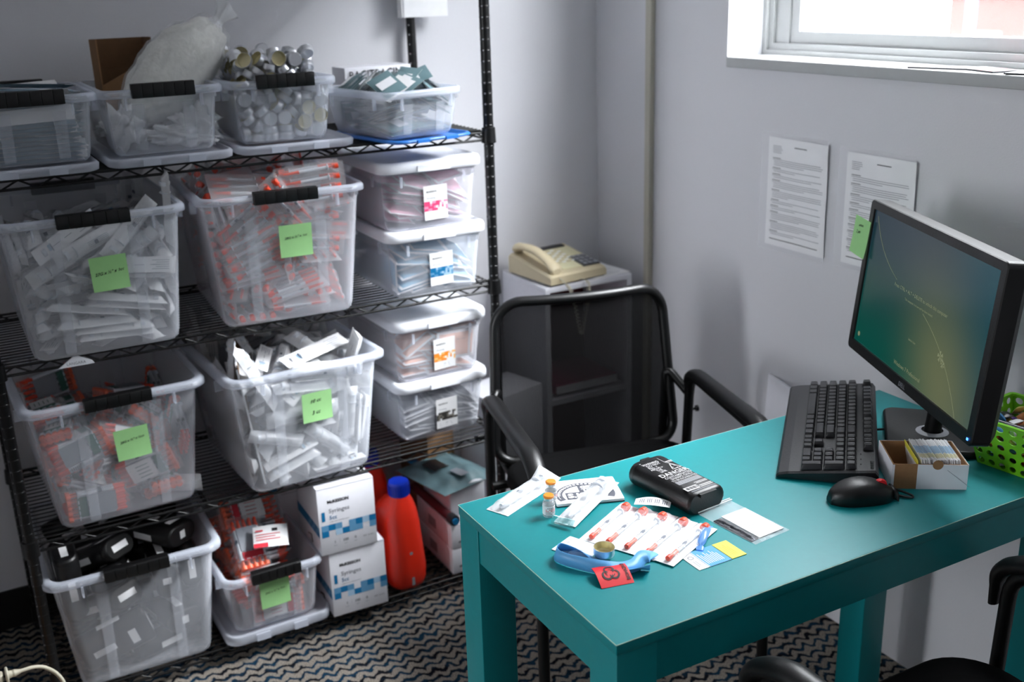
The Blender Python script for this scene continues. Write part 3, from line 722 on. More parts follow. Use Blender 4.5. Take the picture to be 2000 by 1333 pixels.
for (x, z, s_) in ((.108, -.050, .010), (.120, -.060, .007)):
    for k in range(5): b.add([(x, .0010, z), (x+s_*math.cos(k*1.26+.2), .0010, z+s_*math.sin(k*1.26+.2)), (x+s_*math.cos(k*1.26+.9), .0010, z+s_*math.sin(k*1.26+.9))], [(0, 1, 2)], 'scrtext')
b.done('screen', mo)
MB('led').box((MW/2-.012, -.0028, -MH/2+.011), (.004, .001, .004)).done('power_light', mo)
Wi = MM.inverted()
b = MB('black', 'grey')
base = T(1.598, 1.298, TZ) @ Rz(.785)
b.rbox((0, 0, .007), (.205, .165, .014), .022, 'black', base, e=.005)
b.done('stand_base', mo, Wi)
nb = MM @ Vector((0, .075, -.02)); b = MB('grey', 'black')
b.tube([(1.590, 1.285, TZ+.012), (1.588, 1.275, TZ+.10), (nb.x, nb.y, nb.z-.05), (nb.x, nb.y, nb.z+.03)], [.016, .014, .016, .016], 'black', n=14)
b.lathe([(.030, .0), (.030, .003), (.020, .006)], 'grey', n=20, c=(1.590, 1.285, TZ+.012))
b.box((0, .06, -.0), (.08, .04, .08), 'black', MM); b.done('stand_neck', mo, Wi)
sticky(MM @ T(-MW/2-.018, -.0045, .072) @ Rx(PI/2) @ Rz(-.02), [('call back', -.004, .02, .009), ('2 pm', -.012, .006, .009)], 'green sticky note stuck to the left edge of the monitor', w=.075)

# ------------------------------------------------------------------ keyboard
KA = math.radians(44.3)
KL, KD = .445, .172
Kc = T(1.4445, 1.404, TZ) @ Rz(KA)
kb = empty('keyboard', 'black full-size keyboard lying beside the monitor base', 'keyboard', Mx=Kc)
def ky(y): return .012+.020*((KD/2-y)/KD)          # top surface height: user side (+y) low
b = MB('kbbody', 'well', 'key')
secs = []
for y, dz in ((KD/2, -.006), (KD/2-.004, -.002), (KD/2-.02, 0), (0, 0), (-KD/2+.006, 0), (-KD/2, -.008)):
    zt = ky(y)+dz; secs.append([(-KL/2, y, .003), (KL/2, y, .003), (KL/2, y, zt-.003), (KL/2-.004, y, zt), (-KL/2+.004, y, zt), (-KL/2, y, zt-.003)])
b.loft(secs, 'kbbody', smooth=False)
ux = lambda u: KL/2-.009-u*.01905
uy = lambda rrow: KD/2-.050-rrow*.01905
def patch(u0, u1, r0, r1, h=.0006, mt='well'):
    x0, x1 = ux(u0)+.001, ux(u1)-.001; y0, y1 = uy(r0)+.0105, uy(r1)-.0105
    b.add([(x0, y0, ky(y0)+h), (x1, y0, ky(y0)+h), (x1, y1, ky(y1)+h), (x0, y1, ky(y1)+h)], [(0, 1, 2, 3)], mt)
patch(0, 15, 0, 4); patch(15.25, 18.25, 3, 4); patch(16.25, 17.25, 1, 1); patch(15.25, 18.25, 0, 0); patch(18.5, 22.5, 0, 4)
for u in (0, 2, 6.5, 11): patch(u, u+(1 if u == 0 else 4), 5.5, 5.5)
patch(15.25, 18.25, 5.5, 5.5)
b.text('Lenovo', .011, 'key', T(-KL/2+.010, -KD/2+.014, ky(-KD/2+.014)+.0007) @ Rx(.0) @ Rz(PI), 'RIGHT', .0004)
for k in range(3): b.box((-KL/2+.03+k*.022, -KD/2+.030, ky(-KD/2+.03)), (.003, .0016, .0012), 'key')
b.done('body', kb)
def rowk(widths, u, row): 
    out = []
    for w_ in widths:
        if w_ > 0: out.append((u, w_, row))
        u += abs(w_)
    return out
# physical rows counted from the user side: 0 space row ... 4 number row, 5.5 function row
keys = rowk([1.25, 1.25, 1.25, 6.25, 1.25, 1.25, 1.25, 1.25], 0, 0)+rowk([2.25]+[1]*10+[2.75], 0, 1)+rowk([1.75]+[1]*11+[2.25], 0, 2)+rowk([1.5]+[1]*12+[1.5], 0, 3)+rowk([1]*13+[2], 0, 4)
keys += rowk([1, 1, 1], 15.25, 0)+rowk([1], 16.25, 1)+rowk([1, 1, 1], 15.25, 3)+rowk([1, 1, 1], 15.25, 4)
keys += rowk([2, 1], 18.5, 0)+rowk([1, 1, 1], 18.5, 1)+rowk([1, 1, 1], 18.5, 2)+rowk([1, 1, 1], 18.5, 3)+rowk([1, 1, 1, 1], 18.5, 4)
keys += [(21.5, 1, .5, 2), (21.5, 1, 2.5, 2)]
keys += rowk([1, 1, 1], 15.25, 5.5)+rowk([1, 1, 1, 1], 11, 5.5)+rowk([1, 1, 1, 1], 6.5, 5.5)+rowk([1, 1, 1, 1], 2, 5.5)+rowk([1], 0, 5.5)
keys.sort(key=lambda k: -k[0]); rest = MB('key')
kcache = {}
def keyshape(bb, w_, hgt=1, o=(0, 0, 0), Mx=None):
    W = w_*.01905-.0016; D = hgt*.01905-.0016; z0, z1 = .0, .0105
    bb.loft([rrect(W, D, .0015, 0, n=2), rrect(W-.001, D-.001, .0015, .003, n=2), rrect(W-.0045, D-.0045, .0018, z1-.0006, n=2), rrect(W-.006, D-.006, .0015, z1, n=2), rrect(W-.009, D-.009, .0015, z1-.0005, n=2)], 'key', Mx)
for i, k in enumerate(keys):
    u, w_, row = k[:3]; hg = k[3] if len(k) > 3 else 1
    x = ux(u+w_/2); y = uy(row); slope = math.atan2(.020, KD); Mx = T(x, y, ky(y)+.0008) @ Rx(-slope)
    if i < 100:
        kk = (w_, hg)
        if kk not in kcache:
            bb = MB('key'); keyshape(bb, w_, hg); kcache[kk] = bb.mesh('key')
        o = bpy.data.objects.new('key', kcache[kk]); C.objects.link(o); o.parent = kb; o.matrix_local = Mx
    else: keyshape(rest, w_, hg, Mx=Mx)
if rest.v: o = rest.done('far_keys', kb); o['kind'] = 'stuff'
b = MB('black'); pts = []
for k in range(9):
    t = k/8; pts.append((1.500+t*.014, 1.352-t*.020, TZ+.014+.006*t))
# cable crosses the stand base and ends behind the monitor
b.tube(pts, .0022, n=6); b.done('cable', kb, Kc.inverted())

# ------------------------------------------------------------------ mouse
Mc = T(1.290, 1.171, TZ) @ Rz(math.radians(-21))
ms = empty('mouse', 'black computer mouse with a red scroll wheel', 'mouse', Mx=Mc)
def mouse_pt(u, a):   # u 0 (tail) .. 1 (nose), a angle over the shell
    x = -.058+.114*u
    w = .031*(1-.75*abs(2*u-1)**3.2)*(1-.06*math.sin(u*PI)); w = max(w, .002) if 0 < u < 1 else .012
    if u in (0, 1): w = .010 if u == 0 else .022
    h = .036*(math.sin(PI*min(1, .12+.80*u))**.75)*(1 if u < 1 else .8) if u > 0 else .008
    if u == 1: h = .017
    c, s_ = math.cos(a), math.sin(a)
    y = w*(abs(c)**.7)*(1 if c > 0 else -1); z = .003+h*(abs(s_)**.62)
    return (x, y, z)
b = MB('black', 'redprint'); rings = []
us = [0, .02, .06, .12, .2, .3, .4, .5, .6, .7, .8, .88, .94, .98, 1]
for u in us:
    rg = [mouse_pt(u, PI*k/14) for k in range(15)]; rg += [(rg[0][0], rg[-1][1]*.96, .001), (rg[0][0], rg[0][1]*.96, .001)]
    rings.append(rg)
b.loft(rings, 'black'); b.done('shell', ms)
b = MB('red'); b.lathe([(.0, -.0045), (.011, -.0042), (.0125, 0), (.011, .0042), (.0, .0045)], 'red', T(.031, 0, .0240) @ Rx(PI/2), n=20); b.done('scroll_wheel', ms, label='red scroll wheel')
b = MB('vinyl'); b.box((.034, .0, .0245), (.034, .0085, .006), 'vinyl', Ry(.30)); b.box((.047, 0, .0188), (.022, .0012, .004), 'vinyl', Ry(.32)); b.done('wheel_slot', ms)
b = MB('black'); wpts = [(1.350, 1.158, .760), (1.362, 1.148, .756), (1.368, 1.133, .7535), (1.362, 1.128, .753), (1.352, 1.140, .753), (1.345, 1.160, .753), (1.342, 1.185, .753), (1.352, 1.215, .753), (1.385, 1.262, .753), (1.412, 1.300, .753), (1.445, 1.30, .753), (1.475, 1.272, .753), (1.52, 1.235, .753)]
cat_ = []
for i in range(len(wpts)-1):
    p0, p1, p2, p3 = [Vector(wpts[max(0, min(len(wpts)-1, i+k))]) for k in (-1, 0, 1, 2)]
    for q in range(6):
        t = q/6; cat_.append(.5*((2*p1)+(-p0+p2)*t+(2*p0-5*p1+4*p2-p3)*t*t+(-p0+3*p1-3*p2+p3)*t**3))
b.tube(cat_+[Vector(wpts[-1])], .002, n=6); b.done('cable', ms, Mc.inverted())

# ------------------------------------------------------------------ card box
BA = math.atan2(-.070, .103)
Bm = T(1.363, 1.175, TZ) @ Rz(BA)
bx = empty('card_box', 'small open white cardboard box with a brown patch, holding business cards', 'box', Mx=Bm)
BW, BD, BH, t = .126, .102, .046, .0022
b = MB('carton', 'kraft')
b.box((BW/2, BD/2, t/2), (BW, BD, t), 'kraft')
def wallp(c, d, out):
    # white outer skin over a brown board
    b.box(c, d, 'kraft')
wallp((BW/2, t/2+.0004, BH/2), (BW, t, BH), 0); wallp((BW/2, BD-t/2-.0004, BH/2), (BW, t, BH), 0)
wallp((t/2+.0004, BD/2, BH/2), (t, BD, BH), 0); wallp((BW-t/2-.0004, BD/2, BH/2), (t, BD, BH), 0)
b.box((BW/2+.021, -.0001, BH/2), (BW-.042, .0008, BH), 'carton'); b.box((BW/2, BD+.0001, BH/2), (BW, .0008, BH), 'carton'); b.box((-.0001, BD/2, BH/2), (.0008, BD, BH), 'carton'); b.box((BW+.0001, BD/2, BH/2), (.0008, BD, BH), 'carton')
b.quad(.0, -.0006, .004, BH, 'carton', Rx(PI/2) @ T(0, 0, .0002)); b.lathe([(.0, 0), (.009, 0)], 'kraft', T(.075, -.0008, BH) @ Rx(PI/2), n=16)
b.box((BW/2+.045, -.0007, BH/2-.004), (.0006, .0004, .05), 'inksoft', T(BW/2+.045, 0, BH/2) @ Ry(-.9) @ T(-(BW/2+.045), 0, -BH/2))
b.done('box_walls', bx)
random.seed(5)
cardm = MB('paper', 'cardblue', 'yellow'); w_, h_ = .0008, .049
cardm.box((0, 0, h_/2), (.0011, .088, h_), 'paper'); cardm.box((0, 0, h_-.0002), (.0012, .03, .0010), 'blueband3'); cardm.box((0, -.026, h_-.0002), (.0012, .016, .0010), 'creamlight')
cm = cardm.mesh('business_card')
for k in range(34):
    o = bpy.data.objects.new('business_card', cm); C.objects.link(o)
    o.matrix_world = Bm @ T(.057+k*.00192, BD/2+random.uniform(-.002, .002), .0028+random.uniform(0, .0012)) @ Ry(-.16+random.uniform(-.006, .006))
    tag(o, 'white business card standing in the row inside the small cardboard box', 'card', 'business cards standing in the small box')
b = MB('yellow', 'paper'); b.box((0, 0, h_/2), (.0014, .088, h_), 'yellow'); b.box((-.0009, .004, h_/2-.006), (.0005, .078, h_-.012), 'paper')
tag(b.done('business_card', Mx=Bm @ T(.052, BD/2, .003) @ Ry(-.20)), 'yellow-edged business card at the front of the row in the small box', 'card')

# ------------------------------------------------------------------ green basket
Gm = T(1.640, 1.108, TZ) @ Rz(.12)
bk_ = empty('basket', 'lime green plastic basket with round holes at the right of the desk', 'basket', Mx=Gm)
bw, bd, rw, rd, bh = .112, .135, .150, .180, .092
b = MB('green')
def perf(P00, P10, P11, P01, nx, nz, rad):
    """panel with round holes; corners bottom-left, bottom-right, top-right, top-left"""
    P = [Vector(p) for p in (P00, P10, P11, P01)]; nrm = (P[1]-P[0]).cross(P[3]-P[0]).normalized()*.0022
    f = lambda u, v: P[0].lerp(P[1], u).lerp(P[3].lerp(P[2], u), v)
    n = 16
    for side in (0, 1):
        for i in range(nx):
            for j in range(nz):
                u0, u1, v0, v1 = i/nx, (i+1)/nx, j/nz, (j+1)/nz; cu, cv = (u0+u1)/2, (v0+v1)/2; vs = []; fs = []
                for k in range(n):
                    a = 2*PI*k/n+PI/4; c, s_ = math.cos(a), math.sin(a); q = max(abs(c), abs(s_))
                    vs.append(f(cu+c/q*(u1-u0)/2, cv+s_/q*(v1-v0)/2)+nrm*side)
                    vs.append(f(cu+c*rad/nx, cv+s_*rad/nz)+nrm*side)
                    vs.append(f(cu+c*rad/nx, cv+s_*rad/nz)+nrm*(1-side))
                for k in range(n):
                    m_ = (k+1) % n; fs.append((k*3, m_*3, m_*3+1, k*3+1) if side else (k*3+1, m_*3+1, m_*3, k*3))
                    if side: fs.append((k*3+1, m_*3+1, m_*3+2, k*3+2))
                b.add(vs, fs, 'green')
B0 = [(-bw/2, -bd/2, .001), (bw/2, -bd/2, .001), (bw/2, bd/2, .001), (-bw/2, bd/2, .001)]
R0 = [(-rw/2, -rd/2, bh), (rw/2, -rd/2, bh), (rw/2, rd/2, bh), (-rw/2, rd/2, bh)]
for i in range(4):
    j = (i+1) % 4; perf(B0[i], B0[j], R0[j], R0[i], 7 if i % 2 else 6, 5, .31)
b.box((0, 0, .002), (bw, bd, .003), 'green'); b.done('basket_body', bk_)
b = MB('green'); b.loft([rrect(rw-.004, rd-.004, .006, bh-.002), rrect(rw+.010, rd+.010, .010, bh-.002), rrect(rw+.010, rd+.010, .010, bh+.003), rrect(rw-.004, rd-.004, .006, bh+.003)], closed=True, smooth=False); b.done('rim', bk_)
b = MB('metal_glint'); b.tube(bend([(-rw/2-.006, -.060, bh+.002), (-rw/2-.012, -.055, bh+.012), (-rw/2-.012, .055, bh+.012), (-rw/2-.006, .060, bh+.002)], .006), .0016, n=6); b.done('wire_handle', bk_)
random.seed(21)
candy = {}
for i in range(7):
    cb = MB('candy%d' % i); cb.grid(lambda u, v: ((u-.5)*.028, (v-.5)*.021, .005*(1-(2*u-1)**4)*(1-(2*v-1)**2)), 8, 6); cb.grid(lambda u, v: ((v-.5)*.028, (u-.5)*.021, -.005*(1-(2*u-1)**2)*(1-(2*v-1)**4)), 6, 8); candy[i] = cb.mesh('wrapped_packet')
nm = ['rust red', 'violet', 'white', 'black', 'peach', 'blue', 'khaki']
cnt = 0
for lay in range(5):
    z = .012+lay*.015; k = z/bh; W = bw+(rw-bw)*k-.036; D = bd+(rd-bd)*k-.036
    for ix in range(5):
        for iy in range(6):
            i = random.randrange(7); o = bpy.data.objects.new('wrapped_packet', candy[i]); C.objects.link(o)
            x = (-.5+ix/4)*W+random.uniform(-.004, .004); y = (-.5+iy/5)*D+random.uniform(-.004, .004)
            o.matrix_world = Gm @ T(x, y, z+random.uniform(-.003, .003)) @ Euler((random.gauss(0, .5), random.gauss(0, .5), random.uniform(0, 6.3))).to_matrix().to_4x4()
            tag(o, nm[i]+' wrapped packet in the lime green basket', 'packet', nm[i]+' packets in the green basket')
# ------------------------------------------------------------------ things on the desk
def pillow(b, L, W, h, mat_, Mx=None, edge=.006, nu=12, nv=8, seed=0., z0=.0, curl=None, amp=.0012, paper=None):
    """sealed pouch lying flat, x from 0 to L, y from 0 to W"""
    def top(u, v):
        e = min(min(u, 1-u)*L, min(v, 1-v)*W); k = min(1, max(0, (e-edge)/(W*.25)))
        z = z0+.0006+h*(1-(1-k)**2)+amp*noise.noise((u*8+seed, v*5, seed))*min(1, e/edge)
        if curl: z += curl(u, v)
        return (u*L, v*W, z)
    b.grid(top, nu, nv, mat_, Mx)
    b.grid(lambda u, v: (u*L, (1-v)*W, z0+(curl(u, 1-v) if curl else 0)), nu, nv, paper or mat_, Mx)
def syringe(b, Mx, L=.11, r=.0035, cap='orange', caplen=.036, end='orange', barrel='barrel', plunger=True, ticks=True, n=8):
    """lies along +x, centre line on z=0"""
    b.lathe([(.0, 0), (r*.75, .0), (r*1.05, caplen*.85), (r*1.25, caplen), (r, caplen)], cap, Mx @ Ry(PI/2), n=n)
    b.lathe([(r, caplen), (r, L*.80), (r*2.1, L*.80), (r*2.1, L*.815), (r*.5, L*.815)], barrel, Mx @ Ry(PI/2), n=n)
    if end: b.lathe([(r*.6, L*.815), (r*.6, L*.93), (r*1.9, L*.93), (r*1.9, L), (0, L)], end, Mx @ Ry(PI/2), n=n)
    if plunger: b.box((L*.42, 0, r*.35), (.008, r*1.5, r*1.6), 'plunger', Mx)
    if ticks:
        for k in range(8): b.box((caplen+.006+k*.0042, 0, r*1.0), (.0008, r*1.0, .0003), 'ink', Mx)
# white peel packs
def table_pack(name, label, Mx, L, W, end_teal, seed, curl=None):
    r = empty(name, label, 'syringe pack', Mx=Mx)
    b = MB('paper', 'inksoft'); b.grid(lambda u, v: (u*L, v*W, .0006+(curl(u, v) if curl else 0)), 14, 6, 'paper'); b.grid(lambda u, v: (u*L, (1-v)*W, .0001+(curl(u, 1-v) if curl else 0)), 14, 6, 'paper'); b.done('paper_backing', r)
    b = MB('barrel', 'plunger'); zc = .0075
    syringe(b, T(.012, W*.5, zc), L=L*.80, r=.0062, cap='barrel', caplen=L*.24, end='barrel', n=12); b.done('syringe', r)
    b = MB('filmpack'); pillow(b, L*.97, W*.98, .0145, 'filmpack', T(L*.015, W*.01, .0008), seed=seed, curl=curl, amp=.002, nu=18, nv=9, edge=.004); b.done('clear_film', r)
    if end_teal:
        b = MB('tealfilm', 'paper'); 
        b.grid(lambda u, v: (-.001-.008*u-.002*math.sin(u*PI), v*W*1.04-.02*W, .013-.012*u+.0015*math.sin(v*6)), 6, 8, 'tealfilm')
        b.grid(lambda u, v: (-.001+.006*u, v*W*1.04-.02*W, .013-.003*u), 3, 6, 'paper')
        for k in range(4): b.box((-.0065, W*(.2+.2*k), .0065), (.0004, W*.10, .0012), 'paper', Ry(0))
        b.done('folded_end', r)
    return r
table_pack('syringe_pack', 'white wrapped syringe pack at the left corner of the desk, far end curled up', quadM((.752, 1.436), (.884, 1.497), TZ+.0004) @ Rz(0), .158, .046, False, 1.3, curl=lambda u, v: .016*max(0, u-.78)**1.3/.22**1.3*(.4+.9*v))
# graphic card
Sm = quadM((.838, 1.420), (.944, 1.381), TZ+.0003)
sk = empty('printed_booklet', 'white printed booklet with a grey round emblem, under a syringe pack', 'booklet', Mx=Sm)
SWx, SWy = .118, .088
b = MB('paper', 'inksoft', 'papergrey', 'dark'); b.rbox((SWx/2, SWy/2, .003), (SWx, SWy, .006), .003, 'paper', e=.0006); b.box((SWx/2, SWy/2, .0009), (SWx+.0006, SWy+.0006, .001), 'dark')
b.done('booklet_pages', sk)
b = MB('emblemgrey', 'paper'); z = .0063; cx_, cy_ = SWx*.47, .028
def arc(b, r0, r1, a0, a1, mt, z, cx=cx_, cy=cy_, n=40, sy=.85):
    vs = []
    for k in range(n+1):
        a = a0+(a1-a0)*k/n; vs += [(cx+r0*math.cos(a), cy+sy*r0*math.sin(a), z), (cx+r1*math.cos(a), cy+sy*r1*math.sin(a), z)]
    b.add(vs, [(2*k, 2*k+1, 2*k+3, 2*k+2) for k in range(n)], mt)
arc(b, .040, .052, -.45, PI+.45, 'emblemgrey', z); arc(b, .0465, .0475, 2.0, PI+.3, 'paper', z+.0002)
for k in range(20):
    a = .1+k*.155; arc(b, .0435, .0485, a, a+.09, 'paper', z+.0003, n=2)
b.quad(cx_-.034, .012, .066, .026, 'emblemgrey', z=z); b.quad(cx_-.008, .038, .036, .024, 'emblemgrey', z=z)
b.text('S.K.A.', .022, 'paper', T(cx_-.031, .018, z+.0003), 'LEFT', .0010); b.text('GET', .012, 'paper', T(cx_-.004, .051, z+.0003), 'LEFT', .0007, 1.15); b.text('THE', .012, 'paper', T(cx_-.003, .040, z+.0003), 'LEFT', .0007, 1.15)
b.done('emblem', sk)
table_pack('syringe_pack', 'white wrapped syringe pack with a folded teal end, lying across the printed booklet', quadM((.826, 1.342), (.966, 1.424), TZ+.0004) @ T(0, 0, .0016) @ Ry(-.050), .166, .040, True, 4.1)
# vials
def vial(x, y, rot, label):
    r = empty('vial', label, 'vial', (x, y, TZ), rot)
    b = MB('glass'); b.lathe([(.0, .0004), (.0092, .0004), (.0104, .0025), (.0104, .024), (.0090, .0275), (.0062, .0290), (.0062, .0315)], n=20); b.done('glass_body', r)
    b = MB('paper', 'inksoft', 'redprint'); b.lathe([(.01055, .0055), (.01055, .0215)], 'paper', n=24)
    for k in range(5):
        for q in range(9):
            a = -2.6+q*.28
            if (k*7+q*3) % 5: b.add([(.0107*math.cos(a), .0107*math.sin(a), .0185-k*.0026), (.0107*math.cos(a+.2), .0107*math.sin(a+.2), .0185-k*.0026), (.0107*math.cos(a+.2), .0107*math.sin(a+.2), .0173-k*.0026), (.0107*math.cos(a), .0107*math.sin(a), .0173-k*.0026)], [(0, 1, 2, 3)], 'redprint' if k in (1, 2) else 'inksoft')
    b.done('label', r)
    b = MB('tin'); b.lathe([(.0068, .0295), (.0076, .0300), (.0076, .0345), (.006, .0348)], n=20); b.done('crimp', r)
    b = MB('orangecap'); b.lathe([(.0, .0345), (.0086, .0345), (.0090, .0352), (.0090, .0382), (.0080, .0392), (.0, .0392)], n=24); b.done('cap', r)
vial(.812, 1.403, 0, 'small glass vial with orange cap standing nearest the desk edge, in front'); vial(.842, 1.446, .5, 'small glass vial with orange cap, behind the other and beside the booklet')
# strip of five orange capped syringes
s0, s1 = Vector((.822, 1.302)), Vector((.942, 1.366)); dv = Vector((.066, -.137)).normalized()
ang = math.atan2(s1.y-s0.y, s1.x-s0.x); Lp = .136
fr = Vector((.936, 1.368)); a0 = Vector((.812, 1.306))
for k in range(5):
    p = a0+(Vector((.884, 1.166))-a0)*(k/4.75)
    Mx = T(p.x, p.y, TZ+.0006) @ Rz(ang-.02*k) @ T(0, -.033, .0004*k)
    lab = ['first', 'second', 'third', 'fourth', 'fifth'][k]
    r = empty('insulin_syringe_pack', 'orange-capped insulin syringe pack, %s from the left in the strip of five' % lab, 'syringe pack', Mx=Mx, group='strip of five insulin syringe packs')
    LL = .148-.003*abs(k-2)
    b = MB('paper'); b.box((LL/2, .0168, .0004), (LL, .0345, .0006), 'paper'); b.done('paper_backing', r)
    b = MB('barrel'); syringe(b, T(.010, .0168+.003*math.sin(k), .0052), L=.122, r=.0030, cap='orangepale', caplen=.026, end=None, n=10, ticks=True)
    b.lathe([(.0018, .100), (.0018, .112), (.0075, .113), (.0078, .1145), (.0068, .123), (0, .123)], 'orange', T(.010, .0168+.003*math.sin(k), .0052) @ Ry(PI/2), n=14)
    b.lathe([(.0, 0), (.0042, 0), (.0045, .008), (.003, .009)], 'orange', T(.008, .0168+.003*math.sin(k), .0052) @ Ry(PI/2), n=10); b.done('syringe', r)
    b = MB('filmthin'); pillow(b, LL*.97, .0335, .0088, 'filmthin', T(LL*.015, .0, .0008), seed=k*3.7, amp=.0016, nu=14, nv=7, edge=.002); b.done('clear_film', r)
# sharps container
def capsule_ring(w, h, x, n=9, z0=0.):
    r = h/2; out = []
    for k in range(n+1): a = -PI/2+PI*k/n; out.append((w/2-r+r*math.cos(a), x, z0+r+r*math.sin(a)))
    for k in range(n+1): a = PI/2+PI*k/n; out.append((-w/2+r+r*math.cos(a), x, z0+r+r*math.sin(a)))
    return out
def sharps_mesh(b, L, W, Hh, full=True, mt='black'):
    R = []
    for y, k in ((-L/2, .86), (-L/2+.002, .95), (-L/2+.006, 1), (L/2-.006, 1), (L/2-.002, .95), (L/2, .86)):
        R.append([(p[0]*k, p[1], Hh/2+(p[2]-Hh/2)*k) for p in capsule_ring(W, Hh, y)])
    b.loft(R, mt)
    b.loft([[(p[0]*1.012, p[1], Hh/2+(p[2]-Hh/2)*1.02) for p in capsule_ring(W, Hh, y)] for y in (L/2-.016, L/2-.013)], mt, cap0=False, cap1=False)
SHm = T(1.036, 1.353, TZ) @ Rz(.085) @ Matrix.Diagonal((.90, .93, .97, 1))
shc = empty('sharps_container', 'black portable sharps container with white DANGER lettering on the desk', 'sharps container', Mx=SHm)
b = MB('black'); sharps_mesh(b, .168, .094, .042); body_ = b.done('container_body', shc)
MB('black').box((0, -.086, .036), (.040, .006, .006)).done('latch', body_); MB('black').box((0, .086, .036), (.022, .006, .008)).done('hinge', body_)
b = MB('lettering', 'ink'); z = .0424; W = 'lettering'
lines = [('WARNING', .0100, .0610), ('DO NOT', .0100, .0525), ('FILL  →', .0092, .0445), ('ABOVE →', .0092, .0365), ('THE', .0092, .0285), ('LINE', .0092, .0205)]
tx = lambda s_, sz, x, y, al='LEFT', bo=.0004, sx=1.: b.text(s_, sz, W, T(x, y, z), al, bo*.35, sx)
xs_ = [-.030, -.026, -.028, -.030, -.022, -.020]
for (s_, sz, y), x in zip(lines, xs_):
    tx(s_.replace('→', '>'), sz, x, y-.004, 'LEFT', .0005, .82)
b.quad(-.030, .0680, .018, .0016, W, z=z); b.quad(-.010, .0680, .022, .0022, W, z=z)
b.box((.0165, .060, z), (.0007, .022, .0003), W).box((.0205, .040, z), (.0007, .022, .0003), W, T(.0205, .04, 0) @ Rz(.45) @ T(-.0205, -.04, 0))
b.quad(.018, .047, .016, .003, W, z=z); b.quad(.019, .0435, .014, .0012, W, z=z)
tri = [(.008, .016), (.030, .016), (.019, .038)]
for i in range(3):
    p, q = Vector(tri[i]), Vector(tri[(i+1) % 3]); mid = (p+q)/2; an = math.atan2(q.y-p.y, q.x-p.x)
    b.box((0, 0, 0), ((q-p).length+.0015, .0018, .0003), W, T(mid.x, mid.y, z) @ Rz(an))
for a in (0, 2.094, 4.189):
    arc(b, .0022, .0036, a+.3, a+1.8, W, z, .019+.002*math.cos(a+1), .0222+.002*math.sin(a+1), 8, 1)
tx('DANGER', .0175, .0, -.001, 'CENTER', .0011, .98)
tx('CONTAMINATED', .0092, .0, -.0105, 'CENTER', .0004, .90); tx('SHARPS ONLY', .0092, .002, -.0185, 'CENTER', .0004, .92); tx('TO BE INCINERATED', .0076, .001, -.0262, 'CENTER', .0003, .86)
for k in range(6): b.quad(-.029+.0, -.0305-.0023*k, .058, .0013, 'papergrey' if k % 2 else W, z=z)
b.quad(.0, -.050, .030, .0018, W, z=z); b.quad(.002, -.054, .028, .002, W, z=z); b.quad(.0, -.0645, .030, .0026, W, z=z); b.quad(.0, -.0690, .030, .0022, W, z=z)
b.quad(-.0345, -.0700, .032, .014, W, z=z)
for k in range(18):
    if k % 5: b.quad(-.032+k*.0016, -.067, .0007+.0003*(k % 2), .0085, 'ink', z=z+.0002)
b.box((.0, -.0755, z), (.06, .0012, .0003), 'papergrey'); b.done('printed_text', shc)
# small label strip under the container
b = MB('paper', 'ink'); b.grid(lambda u, v: (u*.060, v*.022, .0012+.006*math.sin(u*PI)*(.3+.7*v)), 10, 3, 'paper')
for k in range(16):
    if k % 4 != 3: b.add([(.008+k*.0032, .006, .0016+.006*math.sin((.008+k*.0032)/.06*PI)*.5), (.0095+k*.0032, .006, .0016+.006*math.sin((.0095+k*.0032)/.06*PI)*.5), (.0095+k*.0032, .017, .0016+.006*math.sin((.0095+k*.0032)/.06*PI)*.85), (.008+k*.0032, .017, .0016+.006*math.sin((.008+k*.0032)/.06*PI)*.85)], [(0, 1, 2, 3)], 'inksoft')
tag(b.done('paper_label', Mx=quadM((.942, 1.342), (.984, 1.302), TZ+.0105)), 'curled white printed paper strip tucked beside the sharps container', 'paper')
# zip bag with leaflet
Zm = quadM((1.040, 1.150), (1.106, 1.154), TZ+.0004)
zb = empty('zip_bag', 'clear zip bag with a white leaflet and a dark foil strip inside, on the desk', 'bag', Mx=Zm @ Rz(.04))
b = MB('paper', 'inksoft'); b.rbox((.042, .050, .0022), (.054, .088, .0012), .001, 'paper', T(0, 0, 0) @ Rz(-.03))
for k in range(9): b.quad(.022+(k % 2)*.003, .018+k*.008, .034-(k % 3)*.006, .0008, 'inksoft', z=.0030)
b.done('leaflet', zb)
b = MB('foil'); pillow(b, .085, .016, .004, 'foil', T(.014, .006, .001) @ Rz(PI/2), seed=3, amp=.002); b.done('foil_strip', zb)
b = MB('filmthin'); pillow(b, .078, .140, .005, 'filmthin', T(-.004, -.004, .0004), seed=8, amp=.0022, nu=16, nv=22); bag_ = b.done('clear_bag', zb)
b = MB('film'); b.box((.035, .124, .004), (.078, .0022, .0018), 'film').box((.035, .129, .004), (.078, .0022, .0018), 'film'); b.done('zip_strip', bag_)
# blue plastic ampoule
def ampoule(Mx, L, mt, label):
    b = MB(mt); R = []
    for u, w_, h_ in ((0, .006, .0012), (.10, .007, .002), (.16, .003, .003), (.24, .0065, .0075), (.6, .0075, .009), (.85, .0075, .007), (.93, .008, .002), (1, .008, .0012)):
        R.append([(u*L, w_*math.cos(2*PI*k/12), h_*(1+math.sin(2*PI*k/12))*.62) for k in range(12)])
    b.loft(R, mt); return tag(b.done('water_ampoule', Mx=Mx), label, 'ampoule')
ampoule(quadM((.950, 1.176), (1.012, 1.232), TZ+.0018) , .082, 'bluepl', 'blue plastic ampoule lying over the corner of the blue card')
ampoule(quadM((.812, 1.238), (.768, 1.268), TZ+.0016), .060, 'glass', 'clear plastic ampoule lying inside the loop of blue ribbon')
